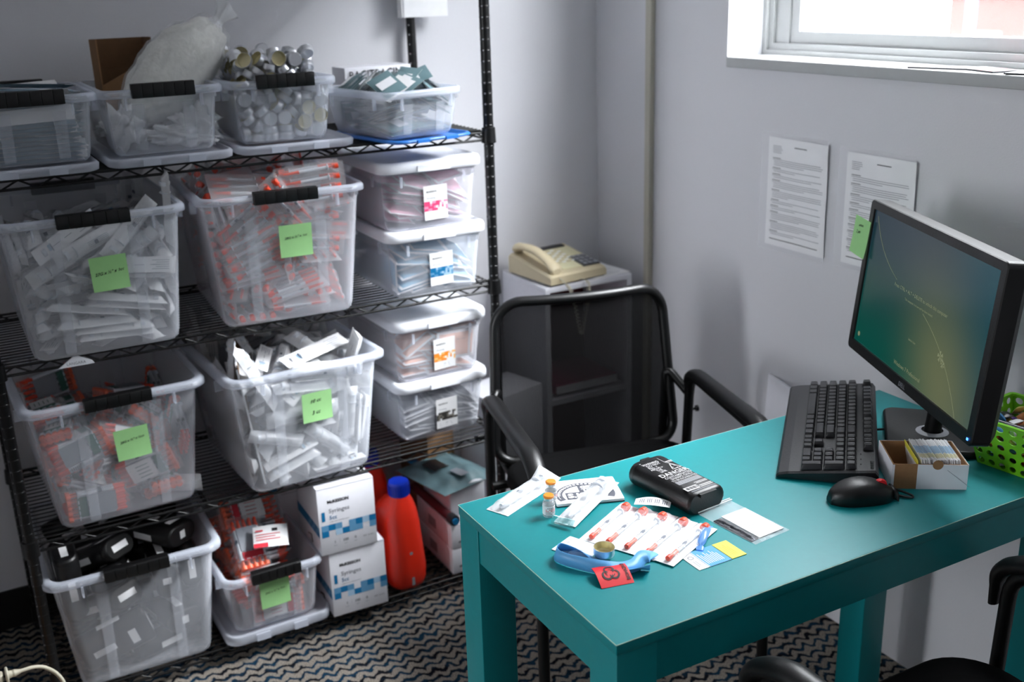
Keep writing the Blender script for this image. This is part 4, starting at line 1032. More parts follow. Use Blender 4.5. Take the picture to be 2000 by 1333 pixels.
# cards
Cm = quadM((.914, 1.131), (.974, 1.131), TZ+.0002)
b = MB('paper', 'cardblue', 'inksoft'); b.box((.031, .024, .0005), (.062, .050, .001), 'paper'); b.box((.0405, .024, .0011), (.043, .050, .0003), 'cardblue')
for k in range(9): b.quad(.024+k*.0036, .006, .0012, .032-(k % 3)*.005, 'paper', z=.0014)
b.quad(.0195, -.001, .0012, .050, 'paper', z=.0014)
for k in range(9): a = k*.7; b.lathe([(.0006, 0), (.0014, 0)], 'inksoft', T(.010+.0042*math.cos(a), .034+.0042*math.sin(a), .0012), n=8)
b.quad(.006, .006, .0012, .018, 'papergrey', z=.0012); b.quad(.010, .009, .0012, .014, 'papergrey', z=.0012)
tag(b.done('info_card', Mx=Cm @ Rz(-.0)), 'blue and white information card lying flat near the front of the desk', 'card')
b = MB('yellow', 'inksoft'); b.box((.015, .025, .0005), (.028, .050, .001), 'yellow')
for k in range(4): b.quad(.006+k*.004, .008, .0008, .034-(k % 2)*.006, 'orband', z=.0011)
tag(b.done('info_card', Mx=quadM((.977, 1.131), (1.006, 1.131), TZ+.0002)), 'yellow card lying next to the blue and white card', 'card')
# cooker, packet, ribbon, biohazard packet
def cup(b, r=.0165, h=.015, inner='tingold', n=22):
    b.lathe([(0, .0002), (r*.86, .0002), (r*.95, .0018), (r, .0045), (r, h-.0006), (r*1.02, h), (r*.985, h), (r*.95, .003), (r*.8, .0014), (0, .0014)], 'tin', n=n, mats=['tin']*6+[inner]*3)
b = MB('tin', 'tingold'); cup(b, n=32); tag(b.done('metal_cooker', Mx=T(.812, 1.236, TZ+.0062) @ Rx(.05)), 'small round metal cooker standing by the blue ribbon on the desk', 'cooker')
r = empty('alcohol_packet', 'small white and clear foil packet lying under the blue ribbon', 'packet', Mx=quadM((.757, 1.302), (.783, 1.243), TZ+.0004))
b = MB('paper', 'inksoft'); b.grid(lambda u, v: (u*.03, v*.050, .001+.0015*math.sin(v*5)*math.sin(u*4)), 5, 8, 'paper')
for k in range(5): b.quad(.004, .006+k*.008, .02, .001, 'papergrey', z=.003)
b.done('printed_half', r)
b = MB('film'); pillow(b, .064, .052, .0035, 'film', seed=5, amp=.0015); b.done('pouch', r)
b = MB('ribbon'); W_ = .021
ctl = [(.852, 1.158, .010, .3), (.872, 1.190, .010, .35), (.858, 1.198, .012, .7), (.835, 1.186, .012, .6), (.808, 1.188, .012, .7), (.780, 1.206, .012, 1.2), (.752, 1.244, .0125, 1.5), (.746, 1.270, .013, 1.35), (.764, 1.285, .0135, 1.15), (.788, 1.256, .0130, .7), (.797, 1.212, .0125, .35), (.820, 1.184, .0125, .4), (.850, 1.162, .0125, 1.0), (.868, 1.152, .0125, 1.35)]
rows = []
def cr4(p0, p1, p2, p3, t): return [.5*((2*b_)+(-a_+c_)*t+(2*a_-5*b_+4*c_-d_)*t*t+(-a_+3*b_-3*c_+d_)*t**3) for a_, b_, c_, d_ in zip(p0, p1, p2, p3)]
n_ = len(ctl); P = []
for i in range(1, n_-2):
    for q in range(9): P.append(cr4(ctl[i-1], ctl[i], ctl[i+1], ctl[i+2], q/9))
vs = []; 
for i, p in enumerate(P):
    a_ = P[max(i-1, 0)]; c_ = P[min(i+1, len(P)-1)]; d = Vector((c_[0]-a_[0], c_[1]-a_[1], 0)).normalized(); side = Vector((-d.y, d.x, 0))
    up = side*math.cos(p[3])*(-1)+Vector((0, 0, 1))*math.sin(p[3]); hw = W_/2
    zc = TZ+.0012+hw*math.sin(p[3])
    th = up.cross(d)*.0004
    for s_ in (-1, 1): vs.append(Vector((p[0], p[1], zc))+up*hw*s_+th)
    for s_ in (-1, 1): vs.append(Vector((p[0], p[1], zc))+up*hw*s_-th)
fs = []
for i in range(len(P)-1):
    a_ = i*4; c_ = a_+4; fs += [(a_, a_+1, c_+1, c_), (c_+2, c_+3, a_+3, a_+2), (a_+1, a_+3, c_+3, c_+1), (a_, c_, c_+2, a_+2)]
b.add(vs, fs, 'ribbon', smooth=True)
tag(b.done('tourniquet_ribbon'), 'light blue rubber tourniquet ribbon looped on the desk', 'ribbon')
r = empty('biohazard_packet', 'red packet with a black biohazard sign standing arched at the front of the desk', 'packet', Mx=quadM((.760, 1.162), (.813, 1.151), TZ+.0004))
arch = lambda u, v: (u*.052, .002+v*.042-.004*math.sin(v*PI)*0, .0004+.012*math.sin(min(1, v*1.08)*PI*.62))
b = MB('red', 'ink'); b.grid(lambda u, v: arch(u, v), 10, 10, 'red'); b.grid(lambda u, v: (arch(1-u, v)[0], arch(u, v)[1], arch(u, v)[2]-.0012), 10, 10, 'ink'); b.done('pouch', r)
b = MB('ink')
def on(x, y): 
    p = arch(x/.052, y/.042); return (p[0], p[1], p[2]+.0007)
def aarc(cx, cy, r0, r1, a0, a1, n=18):
    vs = []
    for k in range(n+1):
        a = a0+(a1-a0)*k/n
        tpr = math.sin(PI*k/n)**.5 if abs(a1-a0) < 6 else 1
        m_ = (r0+r1)/2; h_ = (r1-r0)/2*tpr
        vs += [on(cx+(m_-h_)*math.cos(a), cy+(m_-h_)*math.sin(a)), on(cx+(m_+h_)*math.cos(a), cy+(m_+h_)*math.sin(a))]
    b.add(vs, [(2*k, 2*k+1, 2*k+3, 2*k+2) for k in range(n)], 'ink')
for a in (PI/2, PI/2+2.094, PI/2+4.189): aarc(.022+.0062*math.cos(a), .021+.0062*math.sin(a), .0056, .0086, a+PI+.45, a+3*PI-.45)
aarc(.022, .021, .0062, .0074, .3, 1.8); aarc(.022, .021, .0062, .0074, 2.4, 3.9); aarc(.022, .021, .0062, .0074, 4.5, 6.0)
vs, fs = text_mesh('BIOHAZARD', 'CENTER', .03); Rr = Rz(PI/2)
b.add([on(.0485-p[1]*.0075, .022+p[0]*.0060) for p in vs], fs, 'ink'); b.done('printed_sign', r)

# ------------------------------------------------------------------ cabinet and phone
cbx0, cbx1, cby0, cby1, cz = 1.500, 1.802, 2.585, 2.846, .760
cb = empty('side_cabinet', 'white open-fronted cube cabinet in the corner under the telephone', 'cabinet', ((cbx0+cbx1)/2, (cby0+cby1)/2, 0))
Ci = T(-(cbx0+cbx1)/2, -(cby0+cby1)/2, 0)
t = .016; xm = (cbx0+cbx1)/2; ym = (cby0+cby1)/2
b = MB('carton', 'maroon'); b.rbox((xm, ym, cz-t/2), (cbx1-cbx0, cby1-cby0, t), .001)
b.box((cbx0+t/2, ym, (cz-t)/2), (t, cby1-cby0, cz-t)).box((cbx1-t/2, ym, (cz-t)/2), (t, cby1-cby0, cz-t)).box((xm, ym, .05), (cbx1-cbx0-2*t, cby1-cby0, t)).box((xm, ym, .40), (cbx1-cbx0-2*t, cby1-cby0-.004, t))
b.done('carcass', cb, Ci)
b = MB('maroon'); b.box((xm, cby1-.010, cz/2), (cbx1-cbx0-2*t, .006, cz-t-.02)); b.done('back_panel', cb, Ci, label='dark red back panel')
b = MB('magenta', 'paper'); b.rbox((xm, ym-.01, .430), (.22, .20, .030), .004, 'magenta'); b.box((xm, ym-.012, .430), (.215, .205, .022), 'paper')
tag(b.done('folder'), 'magenta folder lying on the cabinet shelf, seen through the chair mesh', 'folder')
b = MB('carton', 'papergrey'); b.rbox((1.36, 2.62, .24), (.20, .15, .48), .003, 'carton', T(1.36, 2.62, 0) @ Rz(.25) @ T(-1.36, -2.62, 0))
tag(b.done('paper_carton'), 'tall pale carton on the floor behind the mesh chair', 'box')
pm = quadM((1.700, 2.60), (1.80, 2.605), cz+.0008)
b = MB('paper', 'papergrey'); b.box((.060, .085, .0006), (.135, .190, .0012), 'paper')
for k in range(10): b.quad(.005, .01+k*.015, .10-(k % 3)*.02, .0022, 'papergrey', z=.0014)
tag(b.done('paper_sheet', Mx=pm @ T(-.02, 0, 0) @ Rz(.05)), 'printed white sheet lying under the telephone on the cabinet', 'paper')
# telephone
Pm = T(1.610, 2.700, cz+.0022) @ Rz(.10)
ph = empty('telephone', 'cream desk telephone with coiled cord on the white cabinet', 'telephone', Mx=Pm)
b = MB('cream', 'dark')
PW, PD = .205, .215
def prz(y): return .030+.035*(y+PD/2)/PD
secs = []
for y, k in ((-PD/2, -.004), (-PD/2+.006, 0), (0, 0), (PD/2-.01, 0), (PD/2, -.008)):
    zt = prz(y)+k; secs.append([(-PW/2, y, .004), (PW/2, y, .004), (PW/2, y, zt-.006), (PW/2-.006, y, zt), (-PW/2+.006, y, zt), (-PW/2, y, zt-.006)])
b.loft(secs, 'cream', smooth=False); b.box((0, 0, .002), (PW-.01, PD-.01, .005), 'dark'); b.done('body', ph)
sl = math.atan2(.035, PD)
def PF(x, y, dz=.0006): return T(x, y, prz(y)+dz) @ Rx(sl)
b = MB('creamlight', 'dark', 'grey'); b.box((.030, -.005, 0), (.130, .15, .0016), 'creamlight', T(0, 0, prz(0)+.0008) @ Rx(sl)); b.done('face_plate', ph)
b = MB('dark'); b.box((0, 0, 0), (.100, .018, .006), 'dark', PF(.030, .078, .002)); b.done('display', ph)
b = MB('cream', 'creamlight')
for i in range(4):
    for j in range(8): b.box((0, 0, .001), (.013, .006, .002), 'cream' if (i+j) % 2 else 'paper', PF(-.016+i*.018, .055-j*.0125, .001))
b.done('line_buttons', ph)
b = MB('dark', 'grey'); b.box((0, 0, 0), (.062, .080, .002), 'dark', PF(.066, -.045, .0015)); pad_ = b.done('keypad', ph)
for i in range(3):
    for j in range(4):
        b = MB('grey', 'paper'); b.rbox((0, 0, .003), (.015, .012, .005), .002, 'grey', PF(.048+i*.018, -.017-j*.019, .001)); b.text('123456789*0#'[j*3+i], .007, 'paper', PF(.048+i*.018, -.019-j*.019, .0068), 'CENTER'); b.done('button', pad_)
b = MB('cream'); pts = []; rings = []
for k in range(21):
    u = k/20; y = -.100+u*.205; z = prz(y)+.014+.020*math.sin(PI*u)
    e = 1-abs(2*u-1); w_ = .018+.007*(1-min(1, e*3)); h_ = .011+.007*(1-min(1, e*3.2)); 
    if k in (0, 20): w_ *= .6; h_ *= .5
    z -= .006*(1-min(1, e*3)); rings.append([(-.074+w_*math.cos(a)*(1 if abs(math.cos(a)) < .7 else 1), y, z+h_*math.sin(a)) for a in [2*PI*q/14 for q in range(14)]])
b.loft(rings); b.done('handset', ph)
b = MB('cord'); cp = [Vector((-.072, -.105, .022)), Vector((-.060, -.128, .004)), Vector((-.045, -.136, -.03)), Vector((-.030, -.138, -.10)), Vector((-.018, -.138, -.15)), Vector((-.005, -.138, -.10)), Vector((.010, -.137, -.04)), Vector((.012, -.130, .002)), Vector((.000, -.112, .008))]
hel = []
for i in range(len(cp)-1):
    p0, p1, p2, p3 = [cp[max(0, min(len(cp)-1, i+k))] for k in (-1, 0, 1, 2)]
    for q in range(36):
        t_ = q/36; c = .5*((2*p1)+(-p0+p2)*t_+(2*p0-5*p1+4*p2-p3)*t_*t_+(-p0+3*p1-3*p2+p3)*t_**3)
        a = (i*36+q)*2*PI/6.0; rr_ = .0052 if 1 <= i <= 6 else .001
        hel.append(c+Vector((rr_*math.cos(a), rr_*math.sin(a), 0)))
b.tube(hel, .0016, n=5); b.done('coiled_cord', ph)

# ------------------------------------------------------------------ bottom shelf things
def syringe_box(Mx, label, grp=None):
    r = empty('syringe_box', label, 'box', Mx=Mx); W_, D_, H_ = .150, .185, .186
    b = MB('carton', 'dark'); b.rbox((W_/2, D_/2, H_/2), (W_, D_, H_-.0006), .0012, 'carton', e=.0008)
    b.box((W_/2, .0, H_-.0016), (W_*.98, .0012, .0008), 'papergrey'); body_ = b.done('carton', r)
    b = MB('ink', 'inksoft', 'blueband', 'blueband2', 'blueband3', 'paper'); F = T(0, -.0006, 0) @ Rx(PI/2)
    b.text('McKESSON', .0115, 'ink', F @ T(.026, H_-.045, 0), 'LEFT', .0005); b.text('Syringes', .0165, 'inksoft', F @ T(.028, H_-.072, 0), 'LEFT', .0001); b.text('5cc', .0150, 'blueband', F @ T(.028, H_-.090, 0), 'LEFT', .0001)
    b.text('LUER LOCK SYRINGE ONLY', .0042, 'inksoft', F @ T(.028, H_-.098, 0), 'LEFT')
    b.quad(.009, H_-.092, .0085, .026, 'blueband', F)
    pat = ['21132102', '30214313']; cols = {'0': 'carton', '1': 'blueband3', '2': 'blueband2', '3': 'blueband', '4': 'blueband2'}
    pat = ['23202313', '30132202']
    for j, row in enumerate(pat):
        for i, c in enumerate(row):
            if c != '0': b.quad(.006+i*(W_-.006)/8, H_-.120-j*.0165, (W_-.006)/8, .0165, cols[c], F)
    b.text('1', .010, 'inksoft', F @ T(.038, .028, 0), 'CENTER', .0003); b.text('100', .010, 'inksoft', F @ T(.066, .028, 0), 'CENTER', .0003); b.text('0', .010, 'inksoft', F @ T(.092, .028, 0), 'CENTER', .0003)
    for x in (.038, .066, .092): b.text('each', .0050, 'papergrey', F @ T(x, .020, 0), 'CENTER'); 
    b.quad(.050, .026, .0005, .012, 'papergrey', F); b.text('REF 16-S5C', .0060, 'inksoft', F @ T(W_-.008, .026, 0), 'RIGHT')
    G = T(-.0006, D_, 0) @ Rz(-PI/2) @ Rx(PI/2)
    b.quad(0, H_-.135, D_, .028, 'blueband', G)
    for i in range(6): b.quad(D_*.5+i*.015, H_-.135+(i % 2)*.014, .015, .014, 'blueband2', G @ T(0, 0, .0002))
    b.done('print', body_)
    b = MB('dark'); b.tube([G @ Vector((D_*.45, H_*.12, .0006)), G @ Vector((D_*.6, H_*.16, .0006)), G @ Vector((D_*.63, H_*.05, .0006))], .0012, n=5); b.done('tear_slot', body_)
syringe_box(T(.722, 2.368, SZ[3]) @ Rz(-.02), 'white syringe carton with blue chequered band, the lower of the stacked pair')
syringe_box(T(.703, 2.362, SZ[3]+.1865) @ Rz(-.02), 'white syringe carton with blue chequered band, stacked on top of another')
b = MB('carton', 'blueband', 'orband', 'papergrey'); b.rbox((.075, .055, .170), (.150, .11, .340), .002); F = T(0, -.0008, 0) @ Rx(PI/2)
b.quad(.010, .255, .03, .018, 'blueband', F); b.quad(.06, .30, .03, .012, 'orband', F); b.quad(.10, .31, .02, .012, 'orband', F)
for k in range(5): b.quad(.05, .245+.008*k, .08-(k % 2)*.02, .002, 'papergrey', F)
b.box((.13, -.001, .06), (.035, .002, .08), 'dark')
tag(b.done('carton', Mx=T(.640, 2.640, SZ[3])), 'white carton with a dark blue label in shadow behind the small bin', 'box')
# detergent bottles
def jug(Mx, label):
    r = empty('detergent_jug', label, 'bottle', Mx=Mx)
    R = []
    for z, w_, d_, y0 in ((0, .080, .150, 0), (.004, .094, .164, 0), (.02, .104, .174, 0), (.06, .108, .176, 0), (.11, .100, .170, 0), (.16, .094, .160, 0), (.20, .092, .146, -.002), (.235, .082, .120, -.010), (.262, .066, .086, -.022), (.275, .054, .060, -.030), (.282, .050, .052, -.032)):
        R.append(rrect(w_, d_, min(w_, d_)*.42, z, 0, y0, 7))
    # waist pinch for the hand grip
    RR = []
    for ring in R:
        q = []
        for p in ring:
            k = math.exp(-((p[2]-.15)/.05)**2)*math.exp(-((p[1]-.02)/.035)**2); q.append((p[0]*(1-.45*k), p[1], p[2]))
        RR.append(q)
    b = MB('detred'); b.loft(RR); body_ = b.done('jug_body', r)
    b = MB('grey'); b.add([(-.004, -.0885, .015), (.004, -.0885, .015), (.004, -.0845, .12), (-.004, -.0845, .12), (-.004, -.0865, .015), (.004, -.0865, .015), (.004, -.0825, .12), (-.004, -.0825, .12)], [(0, 1, 2, 3), (1, 5, 6, 2), (4, 0, 3, 7), (3, 2, 6, 7)], 'grey'); b.done('level_strip', body_)
    b = MB('capblue'); n = 48; prof = [(.0245, .280), (.027, .282), (.027, .318), (.0255, .323), (.0, .323)]
    b.lathe(prof, n=32, c=(0, -.032, 0))
    for k in range(30):
        a = 2*PI*k/30; b.box((.0272*math.cos(a), -.032+.0272*math.sin(a), .300), (.0016, .0016, .030))
    b.done('cap', r)
jug(T(.952, 2.475, SZ[3]) @ Rz(.03) @ Matrix.Diagonal((1.03, 1.05, .93, 1)), 'red-orange detergent jug with a blue cap, front one beside the syringe cartons')
jug(T(.950, 2.680, SZ[3]) @ Rz(.0) @ Matrix.Diagonal((1.03, 1.0, .96, 1)), 'red-orange detergent jug with a blue cap, standing behind the other jug')
for k in range(2):
    b = MB('carton', 'inksoft'); b.rbox((.066, .115, .0375), (.132, .23, .074), .003)
    F = T(0, -.0006, 0) @ Rx(PI/2); b.quad(.03, .035, .03, .008, 'inksoft', F); b.quad(.02, .018, .04, .006, 'inksoft', F)
    G = T(-.0006, .23, 0) @ Rz(-PI/2) @ Rx(PI/2); b.quad(.08, .02, .05, .03, 'papergrey', G)
    tag(b.done('glove_carton', Mx=T(1.078, 2.395, SZ[3]+.075*k) @ Rz(.0)), ['flat white carton at the bottom right of the shelving, lower of two', 'flat white carton at the bottom right of the shelving, upper of two'][k], 'box')
b = MB('carton', 'redprint'); b.rbox((.055, .09, .045), (.11, .18, .089), .006, 'carton'); tag(b.done('carton', Mx=T(1.098, 2.440, SZ[3]+.1505)), 'pale carton under the teal packet on the flat cartons', 'box')
b = MB('dark', 'maroon'); b.tube([(0, 0, 0), (0, .24, 0)], .0125, 'maroon', n=12).tube([(0, -.015, 0), (0, .01, 0)], .0155, 'dark', n=12).tube([(0, -.016, 0), (0, -.022, 0)], .009, 'blueband', n=10)
tag(b.done('folding_umbrella', Mx=T(1.0905, 2.41, SZ[3]+.1632) @ Rz(.03)), 'dark red and black tube lying on the flat white cartons', 'umbrella')
b = MB('packteal', 'foil'); pillow(b, .19, .22, .024, 'packteal', T(-.095, -.11, 0), seed=2.2, amp=.012, nu=18, nv=18, edge=.012)
b.grid(lambda u, v: (-.055+u*.05, -.02+v*.06, .029+.004*math.sin(u*3)), 5, 5, 'dark'); b.grid(lambda u, v: (-.02+u*.03, -.09+v*.05, .028), 3, 3, 'papergrey'); b.grid(lambda u, v: (-.07+u*.03, .07+v*.02, .027), 3, 3, 'blueband')
tag(b.done('diaper_packet', Mx=T(1.135, 2.535, SZ[3]+.2405) @ Rz(.25) @ Rx(.02)), 'crumpled pale teal packet on top of the pale carton, bottom shelf', 'packet')
b = MB('kraft'); b.rbox((0, 0, .17), (.085, .22, .34), .002); tag(b.done('cardboard_box', Mx=T(1.172, 2.755, SZ[3]) @ Rz(0)), 'brown cardboard box at the back right of the bottom shelf', 'box')
# box with marker writing behind the tub of packets
b = MB('carton', 'maroon', 'ink'); b.rbox((.09, .05, .075), (.185, .095, .150), .002, 'carton'); b.box((-.0005, .05, .06), (.0012, .085, .11), 'maroon')
F = T(0, -.0008, 0) @ Rx(PI/2) @ Rz(.03); b.text('BACITRACIN', .030, 'ink', F @ T(.012, .1195, 0), 'LEFT', .0004, .85)
tag(b.done('carton', Mx=T(.985, 2.690, SZ[0]) @ Rz(0)), 'white box with black marker writing behind the small tub, top shelf', 'box')
# tall box, cotton bag and crumpled bags in the second bin
kb2 = empty('cardboard_box', 'tall open brown cardboard box standing in the bin beside the cotton bag', 'box', Mx=T(.445, 2.690, SZ[0]+.026) @ Rz(.05) @ Rx(-.02))
b = MB('kraftdark', 'kraft'); w_, d_, h_, t = .120, .075, .225, .003
b.box((0, d_/2, h_/2), (w_, t, h_), 'kraftdark').box((-w_/2, 0, h_/2), (t, d_, h_), 'kraft').box((w_/2, 0, h_/2), (t, d_, h_), 'kraftdark').box((0, 0, .002), (w_, d_, t), 'kraft').box((0, d_*.18, h_*.40), (w_*.92, .002, h_*.6), 'kraftdark')
b.add([(-w_/2, -d_/2, 0), (w_/2, -d_/2, 0), (w_/2, -d_/2, h_*.80), (-w_/2, -d_/2, h_*.55), (-w_/2, -d_/2+t, 0), (w_/2, -d_/2+t, 0), (w_/2, -d_/2+t, h_*.80), (-w_/2, -d_/2+t, h_*.55)], [(0, 1, 2, 3), (7, 6, 5, 4), (3, 2, 6, 7), (0, 3, 7, 4), (1, 5, 6, 2)], 'kraft')
b.done('box_walls', kb2)
def blob(name, label, cat, ctr, ax, mt, rot, seed, amp=.12, fine=.0, group=None, nu=40, nv=26, parent=None, taper=None):
    b = MB(mt)
    def f(u, v):
        th = 2*PI*u; ph_ = PI*v; d = Vector((math.cos(ph_), math.sin(ph_)*math.cos(th), math.sin(ph_)*math.sin(th)))
        k = 1+amp*noise.noise(d*2.2+Vector((seed, 0, 0)))+amp*.6*noise.noise(d*5+Vector((0, seed, 0)))+fine*noise.noise(d*26+Vector((0, 0, seed)))
        tp = 1 if taper is None else taper(d.x)
        return (d.x*ax[0]*k, d.y*ax[1]*k*tp, d.z*ax[2]*k*tp)
    b.grid(f, nu, nv, mt)
    Mx = T(*ctr) @ Euler(rot).to_matrix().to_4x4()
    o = b.done(name, parent, Mx)
    if not parent: tag(o, label, cat, group)
    return o
CB = T(.520, 2.545, 1.425) @ Euler((0, -.72, .10)).to_matrix().to_4x4()
cbag = empty('cotton_bag', 'large clear bag of white cotton pellets leaning out of the bin', 'bag', Mx=CB)
blob('cotton_fill', '', '', (0, 0, 0), (.150, .070, .074), 'cotton', (0, 0, 0), 3.3, .10, .035, parent=cbag, nu=70, nv=46, taper=lambda x: 1.0+.12*x-.10*(x < -.5)*(-x-.5))
blob('clear_film', '', '', (0, 0, 0), (.158, .075, .079), 'filmthin', (0, 0, 0), 3.3, .11, .012, parent=cbag, nu=50, nv=30, taper=lambda x: 1.0+.12*x)
b = MB('film'); rings = []
for k in range(8):
    u = k/7; rr_ = .010+.016*abs(u-.35)**1.2*2; rings.append([(.150+.055*u, .004*math.sin(k)+rr_*math.cos(a)*(1+.35*math.sin(3*a)), .012*u+rr_*math.sin(a)*(1+.3*math.cos(4*a))) for a in [2*PI*q/16 for q in range(16)]])
b.loft(rings, cap0=False, cap1=False); b.done('gathered_neck', cbag)
for k, (c, ax, rt_) in enumerate([((.392, 2.485, SZ[0]+.070), (.030, .055, .042), (0, .2, .2)), ((.545, 2.495, SZ[0]+.066), (.036, .055, .038), (.2, 0, .5)), ((.505, 2.460, SZ[0]+.047), (.060, .030, .020), (0, .1, -.2)), ((.430, 2.60, SZ[0]+.060), (.060, .045, .032), (0, 0, 0))]):
    blob('crumpled_bag', ['crumpled clear bag at the left front corner of the cotton bin', 'crumpled clear bag at the right front of the cotton bin', 'flat crumpled clear bag at the bottom front of the cotton bin', 'crumpled clear bag under the cardboard box in the cotton bin'][k], 'bag', c, ax, 'film', rt_, 7.7+k*3.1, .75, .10, nu=34, nv=22)
# kraft divider in the heaped bin
Mx = BIN['B3'][0]
b = MB('kraft', 'paper'); b.box((0, 0, 0), (.004, .37, .30), 'kraft').box((.0, -.184, 0), (.0045, .003, .30), 'paper').box((0, -.12, .151), (.0045, .11, .002), 'paper')
tag(b.done('cardboard_sheet', Mx=Mx @ T(-.085, 0, .167) @ Rz(-.30) @ Ry(-.12)), 'tan cardboard sheet standing as a divider in the heaped bin', 'cardboard')
# cream plug and cord, lower left
b = MB('cord'); r = empty('extension_cord', 'cream extension cord with plug at the lower left corner', 'cord', (-.05, 2.20, .262))
b = MB('cord'); b.rbox((-.018, 0, 0), (.045, .024, .018), .006, 'cord'); b.rbox((.0115, 0, 0), (.006, .030, .026), .006); b.lathe([(.009, 0), (.007, .008), (.008, .012), (.006, .018), (.0045, .024)], Mx=T(.014, 0, 0) @ Ry(PI/2), n=12); b.done('plug', r)
b = MB('cord'); b.tube(bend([(.03, 0, 0), (.075, .01, -.004), (.11, .02, -.045), (.125, .02, -.12), (.13, .02, -.245), (.12, -.1, -.256), (.05, -.7, -.256)], .05, 6), .0042, n=8); b.done('cable', r)
b = MB('kraft'); b.rbox((0, 0, .125), (.20, .22, .25), .004); tag(b.done('cardboard_box', Mx=T(-.165, 2.20, 0)), 'cardboard box just outside the left edge that carries the plug', 'box')
b = MB('carton'); b.rbox((0, 0, .30), (.006, .22, .60), .001); tag(b.done('white_board', Mx=T(1.800, 1.93, 0) @ Rz(-.25) @ Ry(.05)), 'white board leaning against the wall behind the desk', 'board')

# ------------------------------------------------------------------ contents of the bins
def pk_mesh(kind):
    random.seed(hash_(kind)); b = MB('paper')
    if kind in ('wp', 'wl', 'ws'):
        L, W, t = dict(wp=(.165, .035, .0150), wl=(.185, .044, .0195), ws=(.14, .033, .0155))[kind]
        pillow(b, L, W, t-.002, 'film', T(-L/2, -W/2, -t/2), seed=L*90, amp=.003, nu=14, nv=8, paper='paper', edge=.004)
        r = W*.17; syringe(b, T(-L*.40, 0, -t/2+r+.001), L=L*.78, r=r, cap='barrel', caplen=L*.22, end='barrel', n=8, ticks=False)
        for k in range(3): b.quad(-L*.30+k*L*.2, W*.02-.001, L*.12, .0012, 'inksoft', T(0, 0, -t/2-.0004) @ Rx(PI))
        b.quad(L*.22, -W*.25, L*.06, W*.4, 'blueband3', T(0, 0, -t/2-.0005) @ Rx(PI))
        for k in range(5): b.quad(-L*.42, -W*.3+k*W*.14, L*.22-(k % 2)*.008, .0013, 'papergrey', T(0, 0, -t/2-.0004) @ Rx(PI))
        b.quad(L*.34, -W*.14, W*.22, W*.26, 'blueband3', z=t*.28)
        for k in range(4): b.quad(-L*.25, -W*.2+k*W*.1, L*.3, .0008, 'inksoft', z=t*.49)
    if kind in ('op2', 'op4'):
        L = .150; n = 2 if kind == 'op2' else 4; W = .0235*n+.002; t = .013
        b.grid(lambda u, v: ((u-.5)*L, (.5-v)*W, -t/2), 4, 4, 'backing')
        for k in range(n):
            y = (k-(n-1)/2)*.0235; syringe(b, T(-L*.42, y, -t/2+.0050), L=L*.84, r=.0036, cap='orange', caplen=.036, end='orange', n=8); b.lathe([(.0, .112), (.0062, .112), (.0062, .125), (0, .126)], 'orange', T(-L*.42, y, -t/2+.0068) @ Ry(PI/2), n=8)
        for k in range(3): b.quad(-L*.14, -W*.3+(k % 3)*W*.2, L*.22, .0016, 'papergrey', T(0, 0, -t/2-.0008) @ Rx(PI))
        b.grid(lambda u, v: ((u-.5)*L*.98, (v-.5)*W*.98, -t/2+.0012+.0095*min(1, min(u, 1-u)*14)*(.72+.28*abs(math.sin(v*n*PI)))*min(1, min(v, 1-v)*9)+.0008*noise.noise((u*9, v*7, n))), 14, 4*n+2, 'filmthin')
    if kind in ('bagg', 'bagr'):
        L, W, t = .145, .078, .024; pr = 'greenprint' if kind == 'bagg' else 'redprint'
        for j in range(2):
            for k in range(5): syringe(b, T(-L*.44, (k-2)*.0142, -.0056+j*.0112) @ (Rx(k)), L=L*.88, r=.0042, cap='orange', caplen=.024, end='orangepale', n=7)
        def f(u, v, s_): return ((u-.5)*L*1.04, (v-.5)*W*1.04, s_*(.0115*min(1, min(u, 1-u)*7)*min(1, min(v, 1-v)*7)+.0016*noise.noise((u*6, v*5, s_*3))))
        for s_ in (1, -1):
            b.grid(lambda u, v: f(u, v, s_) if s_ > 0 else f(1-u, v, s_), 12, 10, 'filmthin')
            mm = 'paper'; x0, x1 = (.22, .62)
            b.grid(lambda u, v: (f(x0+(x1-x0)*u, .18+.64*v, s_)[0], f(0, .18+.64*v, s_)[1], f(x0+(x1-x0)*u, .18+.64*v, s_)[2]+s_*.0006), 4, 4, 'paper' if s_ > 0 else 'papergrey')
            b.grid(lambda u, v: (f(.64+.14*u, .18+.64*v, s_)[0], f(0, .18+.64*v, s_)[1], f(.64+.14*u, .18+.64*v, s_)[2]+s_*.0006), 3, 4, pr)
            for k in range(4): b.quad(-L*.16, -W*.22+k*W*.13, L*.2, .0016, pr, z=.0128)
    if kind == 'sh':
        sharps_mesh(b, .165, .098, .054); b = b; z = .0545
        b.v = [(p[1], p[0], p[2]-.027) if True else p for p in b.v]; b.f = [f_[::-1] for f_ in b.f]
        b.box((-.03, .0, .0272), (.052, .017, .0006), 'paper').box((.04, .0, .0272), (.018, .040, .0006), 'paper').box((.02, 0, -.0272), (.055, .018, .0006), 'paper').box((-.05, .01, -.0272), (.016, .045, .0006), 'paper')
        b.box((.0, .0492, 0), (.055, .0006, .016), 'paper').box((.0, -.0492, 0), (.055, .0006, .016), 'paper').box((.0828, .0, 0), (.0006, .05, .016), 'paper').box((-.0828, 0, 0), (.0006, .016, .02), 'paper')
        for k in range(3): b.box((-.03, -.005+k*.005, .0276), (.04, .0012, .0004), 'inksoft').box((.02, -.005+k*.005, -.0276), (.04, .0012, .0004), 'inksoft')
